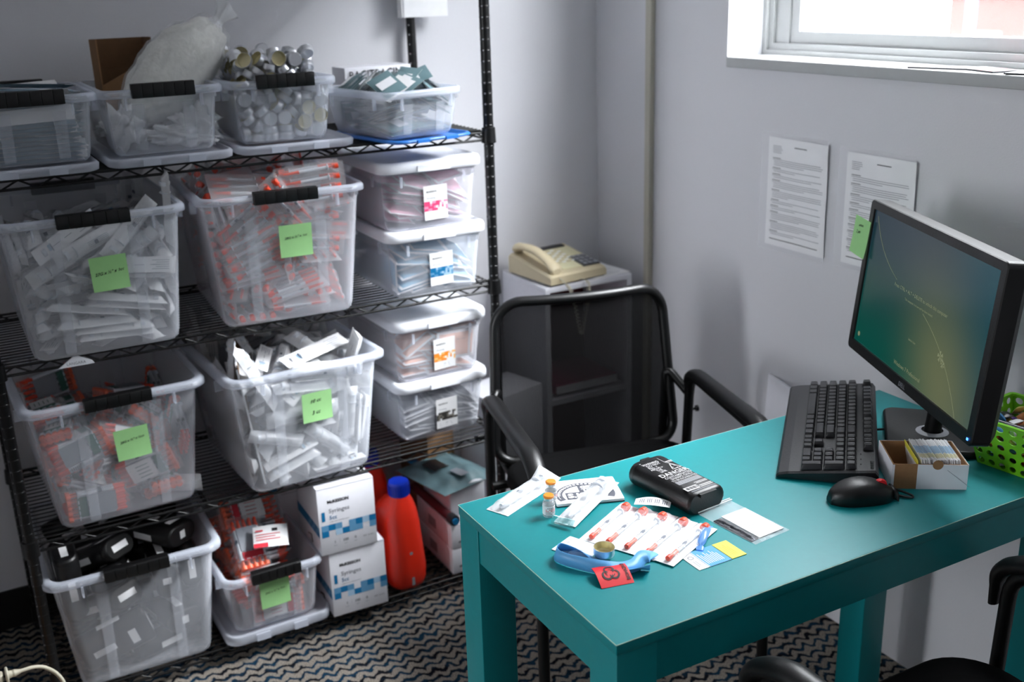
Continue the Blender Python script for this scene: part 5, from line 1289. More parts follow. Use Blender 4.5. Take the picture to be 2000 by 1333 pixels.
    if kind == 'nl':
        L, W, t = .19, .030, .0085
        pillow(b, L, W, t-.002, 'needleblue', T(-L/2, -W/2, -t/2), seed=2.5, amp=.0012, nu=10, nv=5, paper='paper', edge=.004)
        b.box((-L*.3, 0, t*.42), (L*.2, W*.5, .0006), 'paper').box((L*.46, 0, -t*.4), (L*.07, W, .001), 'padseal')
        b.tube([(-L*.35, 0, 0), (L*.3, 0, .001)], .0036, 'barrel', n=7)
    if kind == 'tin':
        cup(b, .0165, .0155, n=20); b.v = [(p[0], p[1], p[2]-.0078) for p in b.v]
    if kind == 'pk':
        L, W, t = .085, .060, .0055
        pillow(b, L, W, t-.002, 'packteal', T(-L/2, -W/2, -t/2), seed=1.1, amp=.001, nu=8, nv=6, paper='paper', edge=.004)
        F = T(0, 0, -t/2-.0004) @ Rx(PI)
        for k in range(14):
            if k % 4: b.quad(-.020+k*.003, -.009, .0012+.0006*(k % 2), .018, 'ink', F)
        b.box((0, 0, t*.46), (.028, W*.7, .0006), 'padseal')
    if kind[:3] == 'pad':
        L, W, t = .10, .078, .008; c = kind[3:]
        for s_ in (1, -1):
            b.grid(lambda u, v: ((u-.5)*L*s_, (v-.5)*W, s_*(.0004+.0042*min(1, max(0, min(u, 1-u)-.06)*9)*min(1, max(0, min(v, 1-v)-.07)*9)+.0006*noise.noise((u*7, v*6, s_)))), 14, 12, None, matfn=lambda u, v: 'padseal' if (min(u, 1-u) < .07 or min(v, 1-v) < .08) else c)
        for k in range(4): b.quad(-.032+k*.018, .014, .010, .0016, 'papergrey', z=.0052)
    return b.mesh('pack_'+kind)
def hash_(s_): return sum(ord(c)*(i+1) for i, c in enumerate(s_))
# resting places of the packs: x, y, z in fifths of a millimetre, then the turn as x, y, z parts in thousandths
DATA = [
('A2', 'wp', [385, -464, 38, 2, -1, -561, 296, 99, 38, 23, 1000, -1, -115, 342, 38, -1, 0, 219, 622, -75, 107, 62, 55, -710, 236,
-544, 107, 19, -80, 256, -104, -386, 82, -447, 893, 2, -170, -114, 117, -8, 1, 440, -483, -460, 38, -815, -580, 0,
-620, -232, 94, 702, 703, 47, -310, 829, 142, -98, -56, 0, 123, -832, 146, -32, 49, -998, 377, 108, 117, 1, -5, -764,
232, 36, 195, -7, -5, -237, -56, 678, 92, 986, -138, 34, -22, -622, 161, -52, -30, 998, 88, -840, 225, 48, 33, 2,
-464, 362, 106, -40, -67, -549, 556, 91, 272, -11, 7, 699, 276, 441, 228, -46, -79, -714, -292, -313, 202, -17, 6,
-40, 124, 518, 276, -550, 820, -145, -105, -623, 230, -53, -31, 998, -349, 350, 266, -150, 32, 933, -388, -562, 282,
61, 8, -909, 420, 516, 267, -539, 429, -577, -318, -114, 260, 46, 730, 676, -308, 31, 252, -72, 49, 992, -84, -848,
314, -33, 46, -998, -666, 66, 554, -156, -219, -690, 254, -636, 378, -5, -110, -994, -333, -526, 419, 26, 21, 682,
-158, -860, 468, 11, 111, 9, 276, 574, 386, 100, -106, -972, 566, 253, 344, -10, 8, 708, 242, -858, 457, -114, 10,
-993, 718, -528, 392, 573, 467, 522, 296, -168, 388, 120, -60, -921, 49, 700, 308, -183, 972, -106, -627, -532, 320,
66, -104, -712, -462, 520, 290, -150, -4, 820, 707, -40, 279, 522, -426, -573, 246, -588, 447, -110, -1, -44, -665,
-164, 548, -278, 225, 647, -214, 540, 413, -688, -688, 212, 42, -138, 429, -61, -88, -852, -354, -528, 595, 457,
-876, 152, -472, 556, 417, -180, -100, -855, 267, -866, 530, 10, 114, 9, 336, -278, 510, -73, 11, -452, -118, -553,
620, 455, -876, 157, -12, 537, 448, 724, 681, -85, -337, 21, 525, 189, 945, -248, 270, 532, 472, 768, 624, 36, -534,
-478, 466, 147, -122, -791, 390, 173, 562, -233, 196, -851, -152, 598, 518, -54, -95, -919, 506, 200, 580, -213, 222,
-802, 588, 93, 614, -129, 253, -666, 213, 868, 539, 13, 58, 998, -322, -374, 635, -147, -44, 72, -134, 309, 580,
-111, 16, 362, -354, -664, 716, 27, -149, -973, 738, -551, 611, -432, -517, 474, 136, 594, 644, -29, -31, -906, 42,
-748, 696, 182, -967, -22, -606, 544, 537, 759, 618, -195, 437, -546, 662, 190, 126, 545, 75, 112, 718, 992, 45, 24,
272, 378, 616, -1, 13, -891, -349, 946, 657, -734, -82, -74, 593, -561, 675, 211, 85, 696, -598, 284, 716, -203, -36,
-661, -390, 556, 612, 666, 722, -98, 738, 302, 618, -473, 568, -431, 443, -495, 805, -124, -36, 907, 368, -890, 763,
-997, -3, 64, 298, 152, 802, -110, -29, -1, -342, 799, 640, 13, 58, 998, 378, -968, 900, -44, -673, -737, 350, 801,
767, -10, -739, -674, -774, -228, 1003, 573, -467, -522, 358, -638, 964, 757, -359, 88, 104, 878, 766, 7, -674, 739,
98, -678, 854, -138, -78, -196, 196, -289, 826, 118, -76, -989, -28, -108, 747, 124, -75, -988, 50, 602, 730, -87,
-31, 4, -365, -516, 822, -208, -133, 107, -154, -159, 802, -131, 62, 988, -186, 558, 817, -18, -53, 969, -758, 521,
824, 499, -546, -454, 786, -888, 1428, 37, -696, -43, -353, -292, 984, 5, -123, 376, -401, 190, 836, -65, 7, 876,
-124, 698, 850, 127, 724, 645, 132, 386, 965, 45, 244, 936, 359, -21, 923, -64, -94, -647, -65, 15, 978, -67, -14,
996, 106, -130, 1078, 69, -26, -914, -306, 390, 936, 246, 959, 138, -386, 546, 884, 440, 887, 142, -348, -704, 924,
-167, -163, 121, 702, -516, 998, 83, -1, -711, 370, 760, 912, -91, -967, -234, -790, 491, 1162, -618, -406, 563,
-174, -318, 911, 134, -122, -980, -323, -14, 1084, -39, -205, -35, 437, -166, 1093, 778, 507, 121, -384, -712, 1000,
-167, -163, 121, 598, 648, 1166, -154, 298, 762, 764, -226, 884, -486, 557, -443, 386, 366, 1004, -226, 101, -23,
402, 588, 910, 97, -216, 905, 364, 960, 808, 152, -657, 720, -788, -598, 1140, -467, -573, 426, 414, 334, 1126, -281,
136, 282, -304, 189, 1030, 100, 863, -489, 324, -341, 1238, -406, 838, -307, 459, 44, 1185, -153, 364, -830, 160,
-672, 1040, -177, -205, 240, -321, -375, 1084, -135, -62, 989, -335, 10, 1161, 8, 978, -45, 712, 980, 1232, 474, 501,
-524, -321, -425, 1158, 68, -132, -43, -314, -848, 1006, 42, 693, -676, 401, -797, 1250, 162, 646, -663, 386, 530,
1081, -312, 17, -90, 400, 528, 1188, -328, 72, 61, -300, 594, 1050, -168, 27, 674, 682, -304, 1165, -509, -546, 429,
-274, -812, 1256, 302, -677, -671, 232, 733, 1156, 75, -279, -953, -563, -448, 1177, -691, 699, -13, -96, 920, 1104,
111, -54, -992, -32, 928, 1198, 111, -55, -992, 758, -328, 1172, -429, 509, -509, 737, 649, 1360, 695, 334, -636,
194, 322, 1270, -326, -91, -220, -414, 494, 1296, -176, 92, -695, -712, -600, 1173, 578, -460, -527, -576, -588,
1301, -110, -175, 673, -326, -175, 1186, 389, -165, 27, -632, 472, 1072, 49, -144, -697, -554, 608, 1170, -175, 92,
-693, -196, 408, 1280, 70, -141, -689, -708, 593, 1186, 404, 490, 518, -414, 392, 1224, -793, -576, 188, -26, -847,
1156, -13, 710, -667]),
('B2', 'op2', [242, -485, 38, 0, 2, -964, -326, 400, 38, 0, 0, 27, -92, 282, 127, 0, 46, 999, 101, 808, 135, -3, 111, 994, -618,
575, 306, 18, -23, 707, 370, -555, 286, 50, 62, -627, 104, -826, 292, -111, -55, 992, -670, -542, 125, -492, -507,
507, 564, -319, 382, 563, 203, 788, 122, -799, 109, 14, -999, -38, 659, -182, 264, 287, 525, 492, -136, -588, 422,
123, -1, -892, 454, 467, 194, 75, 73, -710, -144, -180, 534, -972, 182, -139, -404, -86, 548, -128, -40, 927, 144,
-610, 573, -309, 567, -593, 240, 416, 568, -7, -16, 103, -508, -560, 372, 43, -94, 575, -395, 253, 698, -7, -25, 36,
651, -27, 610, -94, -42, -699, -384, -563, 602, -76, 111, 991, -182, -27, 758, 49, -76, 712, 160, 656, 608, -97,
-462, -872, -390, -768, 522, -77, -79, 994, 12, -178, 779, 241, 152, 658, 313, -916, 843, -653, 75, 1, -488, -261,
652, 443, -374, -186, -326, -778, 677, 196, -77, 8, 432, -878, 998, 73, 585, 808, -326, -677, 804, -168, -83, -69,
-16, -632, 972, -28, 63, 994, -134, -126, 1305, -80, 74, -904, -430, 628, 1000, -20, -289, 957, 128, 31, 1165, -902,
-401, 106, 75, -988, 1346, 303, -658, 615, 604, 379, 1169, 367, 634, 542, -232, 144, 1178, -697, -712, 1, -220, 8,
1082, -2, 86, -704, -794, -596, 1210, -569, -472, 518, 398, -270, 1189, -44, 62, 418, -434, 582, 1063, 10, 957, 289,
-338, -10, 1252, -2, 86, -702, -285, 711, 1168, -9, 462, 886, 94, -234, 1220, -891, -401, 127, 398, 980, 1032, -1,
738, 675, 582, -11, 1225, -563, -823, 74, 584, 223, 1346, 528, 811, 194, 132, 460, 1173, 113, 242, 204, -45, -741,
1218, -989, 60, -56, -782, -162, 1534, -564, 416, -591, 426, 134, 1336, 478, 842, 184, 794, 503, 1206, 533, 512, 486,
357, 183, 1537, 410, -907, 48, 492, -435, 1464, -430, 896, 111]),
('B2', 'op4', [-382, -550, 38, -2, 1, -708, 372, 174, 38, 644, 765, 0, -94, -95, 102, -51, 60, 735, -46, 646, 92, -2, 114, 994,
-302, 11, 211, 3, 18, -990, -299, 570, 230, 28, -9, 207, 38, -414, 241, 74, 29, -160, -186, 302, 299, 13, -14, 680,
546, -576, 310, 398, 448, 621, 639, 696, 382, 739, 9, 673, 308, 53, 374, -100, 68, 339, 72, -720, 376, -111, -54,
992, -514, -97, 351, 3, -76, 707, 122, 91, 456, 2, 123, 968, 403, 314, 464, -46, 113, 804, -331, 526, 438, -125, 44,
397, 256, 935, 534, -521, -523, -478, -374, 716, 467, -13, 991, -131, -364, 373, 621, 998, -65, 26, -380, -646, 464,
9, 994, 80, -366, -962, 834, -135, 661, 723, -552, 390, 766, -23, -13, 706, 722, 602, 444, -176, 718, -160, 379, 240,
673, 59, 997, -19, -422, 962, 830, -518, -527, -481, 408, -597, 730, 103, -53, 708, 405, 248, 754, -41, -3, 854, 181,
870, 672, 107, -665, 729, -395, 806, 732, 4, 743, 669, 405, -364, 862, -27, -993, -109, 506, 317, 836, 652, 757, 10,
-757, -460, 816, -518, 430, -569, -278, 724, 980, 24, 289, -957, 564, -508, 898, -707, -698, -52, -508, 100, 894, 6,
84, -641, -409, 70, 956, -737, -670, 6, 521, 253, 921, -35, -17, 686, -428, 203, 1053, 58, 62, -7, -580, 158, 1145,
85, 2, 705, 367, 40, 1044, -74, 34, 610, -377, -911, 1106, 725, -232, 216, 402, -610, 1068, 994, -79, 28, -699, -488,
1124, -127, -743, 116, 185, 996, 1396, -714, -1, -1, -594, 206, 1231, 711, -698, -85, 82, 254, 1010, 674, -625, -319,
37, 52, 1512, -122, -987, 91, 384, -938, 1519, -660, -4, -67, 328, -580, 1138, 991, -112, 30, 418, 808, 1076, 431,
-455, 698, -629, 564, 1526, 307, -207, -652, -622, -487, 1134, -128, -743, 117, -383, -562, 1432, -691, 658, 162,
-164, 918, 1386, -714, -19, -16, 597, -663, 1301, -709, -699, -91, -169, 630, 1420, -334, 320, 613, 81, -20, 1346,
-20, 106, -480, 683, 654, 1338, -64, 672, -76, -388, -699, 1500, -957, -6, 64, 350, -858, 1530, -1, 660, 748, 24,
-338, 1418, 88, 24, -137, 8, 486, 1470, 896, -12, 24]),
('A3', 'bag', [292, -378, 65, 0, 0, -583, 425, -561, 195, 0, 0, -680, 452, 434, 65, 0, 0, 779, -495, 452, 65, 0, 0, -736, -538, 574,
194, 0, 0, 707, -72, 412, 65, -734, -679, 0, 370, 742, 195, 0, -1000, 0, -355, -879, 208, -7, -674, -739, -164, -389,
65, 0, 0, 757, 688, -12, 320, 614, 417, 555, -543, -451, 246, 199, -189, 701, -211, 756, 343, -1000, -2, -25, -203,
125, 271, -64, 155, -854, -702, 452, 459, -474, 474, -525, 331, -549, 342, -80, -16, 990, 411, 181, 195, 0, 0, 701,
-87, 146, 381, 152, 71, 455, -409, -628, 396, -246, 104, -964, -370, 139, 556, -92, -54, 469, -270, 767, 470, 0, -25,
2, 274, 600, 524, -228, 205, -922, 262, -827, 472, 734, -188, 31, 474, 491, 520, -124, 281, -745, 412, -176, 470, 27,
-281, -123, -297, -516, 517, -842, -476, 185, -454, 488, 646, 12, -87, -702, 151, 522, 737, -124, 280, -745, -188,
-495, 609, -205, 150, -895, 142, -220, 616, -144, 210, -722, 311, 308, 724, 281, -122, 949, -614, 941, 886, 452,
-500, 548, -406, -80, 710, -61, -90, 47, -433, 664, 766, -52, -55, -2, 346, -6, 756, -159, 263, -814, 171, -576, 730,
330, 200, -59, 476, -154, 891, -258, 200, -789, -437, 680, 896, -52, -54, 2, 432, 727, 786, 141, 272, -4, 736, -584,
792, 648, 361, 586, -534, 77, 809, 22, -85, -774, -448, 289, 932, -52, -70, 0, 310, 285, 1062, 124, -987, 83, 743,
568, 866, 598, 439, 541, -628, 228, 1049, 27, -72, -706, -474, 812, 1141, -735, -171, 110, -415, -801, 807, -930,
-36, -134]),
('B3', 'wl', [-155, -466, 112, 426, 565, 564, 146, -320, 104, -897, 438, 53, -510, 331, 50, -703, -711, 0, -676, -313, 117, 472,
478, 527, 322, 510, 94, -386, -910, 145, 278, -103, 221, -207, -71, -446, 76, -161, 353, -167, -56, -153, -259, 468,
176, 507, 428, 404, -38, 464, 300, 531, -833, 135, 618, 466, 222, 410, -567, -460, -48, -516, 468, 33, 970, 8, -356,
494, 321, 629, 562, 242, 433, -510, 524, -715, -515, -31, -14, 140, 396, -451, 440, -723, 512, 390, 282, 431, 575,
373, 706, -236, 357, -409, 619, -370, 124, 409, 466, 159, 219, 770, 382, 64, 632, -60, -182, 595, -304, -549, 536,
508, 164, 431, -602, 470, 394, -517, 511, -503, -96, -789, 676, 31, -5, -6, -225, 880, 824, -102, -739, -45, -704,
-483, 340, 474, 474, 525, -141, -27, 718, 57, -210, -868, 272, -213, 734, 141, 38, 264, 326, 566, 636, -752, -64,
164, -16, -452, 853, 35, -27, 286, -470, -536, 902, 781, 586, 19, 256, 40, 858, -29, 67, 983, -716, 492, 450, 428,
517, 473, 655, 246, 805, 194, -657, -199, -600, 962, 952, -504, 540, 493, 322, -730, 784, 31, -6, 58, 255, -545, 896,
-287, 957, 29, 2, 985, 1500, 116, 683, -713, 270, -42, 1076, 253, -163, -105, -202, 355, 895, 584, -801, 121, 577,
534, 930, 485, 561, 402, 470, -486, 1072, 92, -228, 714, -56, -952, 845, 739, 2, -2, -563, 410, 572, -58, -26, 705,
92, 535, 976, -599, -800, -15, 548, 906, 1196, 468, -22, -883, -744, 422, 736, 509, -540, -460, -769, 131, 977, 460,
488, 509, 770, -522, 989, -540, -397, 598, 780, -36, 1081, 444, 594, 402, 232, -698, 1502, -146, 968, 203, -794,
-372, 1218, 607, -427, -548, 50, -277, 1174, -234, 37, 968, -379, -454, 1182, -164, -172, 483, 294, -986, 1346, 706,
51, -46, 357, 548, 1099, 993, 46, -6, 39, -832, 1050, 238, -144, -37, -602, -532, 1364, 540, 386, 453, 248, 920,
1412, 986, 3, 163, 519, 746, 1307, 341, 594, -632, 123, 382, 1216, -776, -13, 50, -556, -905, 1416, 513, -206, 826,
704, -726, 1323, 177, 721, 160, -549, 112, 814, 617, 307, 507, -174, -386, 1338, 110, -18, 560, -340, 499, 1686,
-150, -962, -34, 175, 592, 1305, -179, 156, 675, 789, 520, 1532, 684, -146, -700, -669, -396, 1030, -84, 690, -134,
-742, 747, 1508, -141, 656, -156, 144, -316, 1361, -479, 816, -241, 305, 482, 1474, 806, -397, -298, 348, -491, 1470,
112, -182, 825, -92, -426, 1424, 12, 110, -850, -1672, -274, 112, -192, -680, 680]),
('B3', 'ws', [252, -24, 40, 0, 0, 994, 233, 314, 40, 1, 1, 938, 369, -838, 40, -1000, -2, 0, 541, -258, 106, 76, 53, -606, 301,
-588, 158, 58, -7, 707, 228, -434, 260, 279, 957, 61, -352, -578, 160, -89, -250, 634, 302, 0, 270, 958, -186, 11,
698, 18, 186, -442, 596, -400, -173, 372, 89, 444, -602, -534, 28, -596, 263, 329, -62, -594, 250, 912, 298, 667, 94,
-103, -232, -857, 235, 144, 104, -984, -191, -695, 298, -190, -105, 976, 635, -371, 468, -398, -426, 611, 408, -785,
355, 372, 290, -91, 354, 780, 304, -150, -8, -1, -509, 136, 185, 490, 510, 510, -598, 382, 184, 490, 510, 509, 242,
-924, 433, 269, -688, 628, 123, 706, 537, -14, 220, 236, -249, -862, 340, -959, -23, -145, -432, 595, 302, 560, 631,
185, 362, 386, 380, 31, -354, -522, 32, 162, 604, 944, -240, 192, -416, -940, 609, 123, -728, 665, 448, 622, 450,
870, 476, -98, 741, -855, 606, -738, 77, -667, -707, 392, 268, 428, 516, 473, -566, -296, 421, 193, 303, 500, 323,
936, 565, 15, 673, -739, 276, -340, 985, 964, 235, 60, 432, 663, 761, -31, -994, 95, 290, 775, 626, -779, 114, 86,
741, 296, 600, -692, 267, -625, 296, 850, 598, -779, 105, 78, 274, 846, 748, -121, 138, -42, 663, -896, 624, -741,
33, -670, -184, -494, 1043, -115, 981, -147, 437, -515, 774, -58, 998, 13, 480, 501, 891, 559, 488, 474, 736, 754,
1020, 244, 278, -676, 174, 635, 884, 52, 14, 727, -91, -119, 914, -779, -17, -222, 546, -950, 717, 548, -495, 452,
-394, -108, 1111, -511, 769, -144, -213, 325, 994, -51, -118, -768, 365, 261, 914, 92, -535, -181, 520, -604, 1124,
227, 94, -660, -332, 848, 718, -92, -724, 91, 258, -752, 1062, 253, -116, -148, -517, 532, 663, 699, 712, 26, -524,
-490, 1214, -575, 783, -182, -436, -293, 1377, -596, -453, 386, -498, -42, 745, 616, 305, 517, -346, -483, 1474, 519,
-818, -228, 18, 300, 1082, -112, 21, 5, 113, 662, 1166, -55, 232, 956, -150, -170, 1162, -481, 844, -163, 235, -662,
1174, -72, 13, 997, -792, 688, 1098, 284, 607, 315, -676, 732, 957, -125, 658, -138, -270, 126, 1386, 485, -175, 849,
659, -230, 1330, 62, -115, -596, 158, 946, 1252, -231, -162, -24, -102, -427, 1212, -139, -192, 502, -53, -944, 1231,
67, -251, 966, 14, -815, 1206, -302, 824, 464, -538, 418, 792, 544, 376, 427, -612, 18, 937, -680, 716, 50, -535,
650, 782, 544, 376, 427, -489, 992, 1563, -730, -93, -101, 630, -290, 1455, 296, 552, 627, 655, 530, 1356, -506,
-114, 700, 533, 354, 1414, 234, 454, 672, -785, -654, 1612, 9, -670, -229, -306, -273, 1358, -345, 570, -605, 719,
160, 1314, -690, 324, -519]),
('A4', 'sh', [252, -486, 138, 0, 0, 158, 409, -383, 412, 0, 0, 789, -330, -266, 245, 285, -647, -647, -40, 788, 245, 0, 707, 707,
263, 357, 138, 0, 0, 998, -528, 438, 532, 126, -196, 696, -315, -829, 461, 732, -100, 91, -310, -508, 796, -109,
-200, -468, 546, 828, 882, -535, -463, -464, 364, -216, 688, 0, 0, 0, 664, -378, 1070, 502, -498, -498, -669, 262,
858, -354, 569, -392, 351, -514, 1070, -505, -496, 495, -218, -322, 1060, -217, 26, 647, -693, -750, 1322, 43, -721,
-36, -150, 530, 762, 415, 307, 566, 340, 208, 697, -484, -476, -527, 343, 480, 1020, -150, 598, 759, -132, 472, 1220,
-250, -4, 968, -378, 884, 1220, -133, 714, 675, 410, -239, 1452, 461, 888, 0, -330, -248, 1306, -113, -187, -400]),
('B4', 'bag', [22, 445, 65, 0, 0, 999, 8, -124, 65, 0, 0, -758, -18, -378, 195, 0, 0, 12, -32, 553, 195, 0, 0, 21, -102, -425, 324,
0, 0, 0, 43, -685, 195, 707, 0, 0, 70, -586, 455, -1, 0, 1, -4, 340, 324, 10, 2, -132, -31, -607, 585, 0, 1, 1000,
-215, 630, 642, 542, -571, 458, -32, 402, 455, 0, 10, -999, -1, 159, 560, 15, 407, -908, 57, -84, 320, 0, 417, 909,
-12, -316, 644, -1, -389, -921, -64, 478, 726, 787, 19, 15, 70, 26, 600, -27, 407, -913, 20, -217, 729, -388, 11, 26,
64, -128, 824, -11, -388, -921, 68, -45, 924, -7, -388, -921, -7, 291, 908, 26, -407, 913, 46, 225, 1026, 408, 17, 6,
-152, -381, 964, -645, 650, 291, 72, 134, 1118, -17, 408, -913, -29, 41, 1214, -17, 408, -913]),
('T1', 'nl', [20, -466, 22, 0, 0, -1000, -23, -672, 22, 1, 0, -3, 21, 302, 22, 0, 0, 3, -20, 152, 22, 0, 0, -1000, -18, -678, 67,
1, 0, -3, 14, -686, 112, -1, 0, 0, -22, -379, 67, 0, 0, -1000, 21, 1, 22, 0, 0, 3, -6, -316, 22, 0, 0, -1000, 26, 30,
67, 0, 0, -32, 28, -690, 156, -2, 0, 1, -14, 198, 68, 1, 0, -43, 23, -226, 62, -301, -2, 5, -11, -288, 146, 0, -7,
1000, 28, -438, 112, 0, -3, 1000, 8, -152, 64, -3, 953, -302, 25, -579, 77, -665, 2, -2, 27, 228, 112, 0, 0, 5, 6,
-72, 112, 3, 0, 5, -32, -690, 202, -2, 0, -7, 38, -441, 156, -1, 1, 0, 16, 448, 66, -987, -3, -1, -38, 14, 157, 0,
-2, 1000, -25, -702, 246, -3, 0, 0, 12, 675, 22, 1, 0, 0, -20, 527, 44, 156, 0, 0, -13, 78, 112, 0, 0, 5, 30, -539,
120, -665, 2, -1, -32, -136, 156, 2, 0, -5, 30, -546, 246, 0, -4, -1000, 46, -522, 290, 0, 3, 998, 4, -396, 245, 2,
-1, 6, 26, 680, 67, -1000, 0, 0, -48, -673, 314, 121, -12, -39, -56, -256, 201, 0, 1, 976, -34, -714, 351, 121, -16,
0, 14, -246, 246, 1, 0, 6, -60, -720, 395, -16, -122, 992, -34, 164, 157, 0, 0, 1000, -67, -635, 458, -616, -27, -32,
44, -94, 239, 1000, 7, -13, 32, 347, 132, -285, -2, 3, 48, -532, 354, 2, 143, 990, 52, -152, 296, 5, 0, 1000, 42,
-308, 291, 1, 0, 5, 34, 682, 112, 1000, 0, 0, 34, 402, 150, -284, -2, 3, -16, -22, 296, -415, 2, -6, -20, -434, 373,
-8, 141, 986, -6, 84, 202, 1, 0, -6, 34, 512, 138, 2, -255, -967, 51, -294, 340, 5, 1, 996, 22, 220, 215, -255, 3, 1,
55, -530, 448, 990, 4, -5, -30, 590, 170, -101, -1, 4, -61, -387, 406, -141, 5, 4, -40, 537, 234, 5, -106, 993, 7,
696, 194, 1, -99, -995, -45, 38, 296, -415, 2, -5, 36, -304, 428, 990, -25, -1, 28, -524, 492, 2, 141, 990, 55, -163,
373, 25, 119, 992, 46, 93, 300, -5, -415, -910, 42, 374, 248, 43, 988, -150, 100, -378, 496, -43, -136, -951, -30,
276, 236, -4, -256, -967, 40, 150, 322, -3, -347, -938, 62, -246, 498, -194, -26, 18, 30, -386, 554, -194, -26, 18,
-55, -166, 506, -41, 192, 979, 34, 256, 332, -148, -6, -6, 48, 400, 288, -148, -7, -5, -34, 19, 402, -1, -996, 89,
-66, -784, 481, -655, -11, -12, 10, -312, 570, -191, -41, -55, -295, -38, 494, -148, 99, 550, 405, 319, 365, -101,
-108, -699, 58, 546, 332, 30, -86, -996, -68, 154, 472, 6, 151, 988, 81, -592, 600, -56, -228, -958, 52, 703, 294, 5,
-120, -993, -21, 712, 336, 6, -118, -993, -6, 560, 370, -85, -32, 5, 40, 402, 384, -162, -4, 12, 8, -458, 656, -163,
27, -145, -62, 568, 411, -85, -32, 2, -66, 575, 456, -85, -32, 2, -46, 72, 540, -41, 7, 97, -32, 730, 475, -79, -6,
0, 36, 473, 494, 28, 408, -912, 66, 326, 449, 133, 1, -2, -14, 718, 381, -115, -6, 0, -42, 175, 587, 0, -19, 999,
-63, -618, 669, -234, -14, -121, 23, 724, 426, 6, -114, -994, 64, -460, 701, -144, 41, -39, -72, 456, 536, 9, 913,
408, -74, 736, 520, -80, -6, 0, -24, 302, 490, 133, 6, -33, -22, -225, 642, -182, 50, 72, 45, 64, 624, 84, -9, 32,
-21, 381, 590, 31, 185, -978, 19, -67, 572, -111, 16, 95, 61, 248, 545, 19, -3, 96, -66, 330, 616, 188, -7, -41, -64,
205, 647, -32, 996, 84, 6, 52, 668, 84, 0, -82, 52, -184, 669, -50, -182, -979, 88, -130, 722, 966, -243, -38, -67,
728, 612, 0, 997, -79, -62, 355, 677, -32, 987, 157, -4, 741, 565, -79, -6, 0]),
('T3', 'tin', [-231, -369, 40, -1, -1, -526, -14, -354, 82, 219, -672, -211, 109, -372, 40, -710, -704, 0, 444, -155, 86, -588, 452,
-532, -335, -273, 82, 680, 195, 118, -125, 41, 82, -166, 687, 254, -73, 106, 82, 372, -601, 37, 392, 8, 40, 0, 0,
764, -393, -76, 40, -978, 211, -1, -148, 294, 40, 0, 0, 920, 15, 194, 40, -486, -874, 0, 262, 110, 40, 984, 180, 0,
-400, 481, 82, 647, -280, 280, 3, 359, 40, 984, -181, 0, -94, -354, 82, -706, -43, 706, -6, -185, 88, 389, -190, -73,
240, -316, 84, 513, -473, -562, 366, -438, 40, 0, 0, -991, -192, -4, 82, 623, 334, -703, -151, 125, 193, 523, 757,
-35, 20, -54, 40, -35, 999, 0, 316, -59, 119, 2, -6, -345, -436, 358, 82, 681, -189, -682, -243, 160, 40, -265, 964,
-2, 167, 350, 89, 857, 266, 385, 346, 518, 40, 896, 444, -4, -400, 560, 82, -16, -709, -705, 210, 516, 82, -326, 628,
-11, -442, -524, 86, -419, 529, -458, -148, -518, 40, 546, -838, 0, 17, -518, 40, -763, -646, -1, 189, -515, 76, 248,
-102, 803, -266, -88, 82, -538, 458, -440, -30, -4, 164, 175, -921, -262, 156, -148, 40, 0, -1, -936, 409, 47, 179,
946, 35, -70, -447, -93, 164, 666, 134, 725, -149, 284, 120, 0, 0, -190, 63, 167, 162, 331, -626, 700, 201, 224, 84,
671, -162, 340, -260, 524, 91, 475, 142, 843, 78, 402, 162, 674, -2, -102, -313, -518, 40, 731, -682, 0, -155, -518,
120, -358, -934, -2, 20, -522, 120, 3, 1, -238, 369, -567, 86, -480, 479, 519, -377, -204, 82, 359, 609, -395, 48,
-80, 232, -704, -140, -542, 320, -182, 82, 284, -648, 648, 261, 113, 120, 0, -4, -858, -368, -67, 165, 30, -735, 18,
16, 280, 120, 1, 0, -130, 93, 92, 82, 494, 506, -308, 392, 211, 40, 0, 0, 878, -224, 580, 247, 112, 668, -725, -104,
493, 40, -705, -709, 0, -400, -398, 87, -586, -289, -316, -45, -269, 171, -323, 205, 505, 120, -295, 129, -41, -264,
-963, 364, -312, 106, 243, -955, 156, -179, -216, 82, -702, 80, 367, -252, -6, 201, -75, -23, 302, 154, -188, 156,
393, -880, 229, 413, -148, 213, 684, 722, -102, -392, 90, 40, 686, 728, 0, 107, 532, 206, -213, -975, 67, 232, 390,
195, 314, 55, 938, 292, 362, 81, -157, -281, 208, -89, 406, 165, 657, 171, -253, -104, 527, 124, -39, 6, 277, -217,
-408, 162, -678, 204, 379, -168, -574, 243, -165, 676, 704, -3, -450, 202, 7, 13, 186, 180, -397, 201, -82, -932,
-326, -412, -288, 197, 555, 829, 58, -296, -162, 230, 452, 317, -215, 156, -15, 119, -7, -3, -687, 451, -450, 162,
424, -520, -469, -313, 309, 40, 229, -974, 0, -284, 203, 162, 516, -484, -492, 320, 528, 162, 238, 221, 704, 444,
377, 86, -653, -153, 722, -294, 366, 130, 981, 102, -68, 451, 530, 160, 243, 700, 220, -167, -491, 243, 512, -498,
535, -137, -129, 192, -116, -44, -416, -4, -573, 242, -253, 656, 673, 416, -580, 243, 372, 633, -585, -420, -294,
276, -952, -299, -57, -20, -182, 270, -929, -334, 93, 103, -21, 242, 369, -596, 227, 255, 116, 200, -139, 990, -3,
-400, 96, 120, 996, -92, 1, -58, 125, 274, -386, 256, -660, 146, 48, 241, -572, -424, -682, 406, 330, 206, 323, -58,
-688, -254, 386, 203, 519, 839, -162, 98, 520, 82, 493, 507, 493, -326, -524, 170, -246, 840, 27, -62, -546, 368,
251, -351, -477, 117, -282, 302, 607, 52, -582, 227, -575, 186, 598, 428, -395, -459, 69, 244, -619, -408, 560, -157,
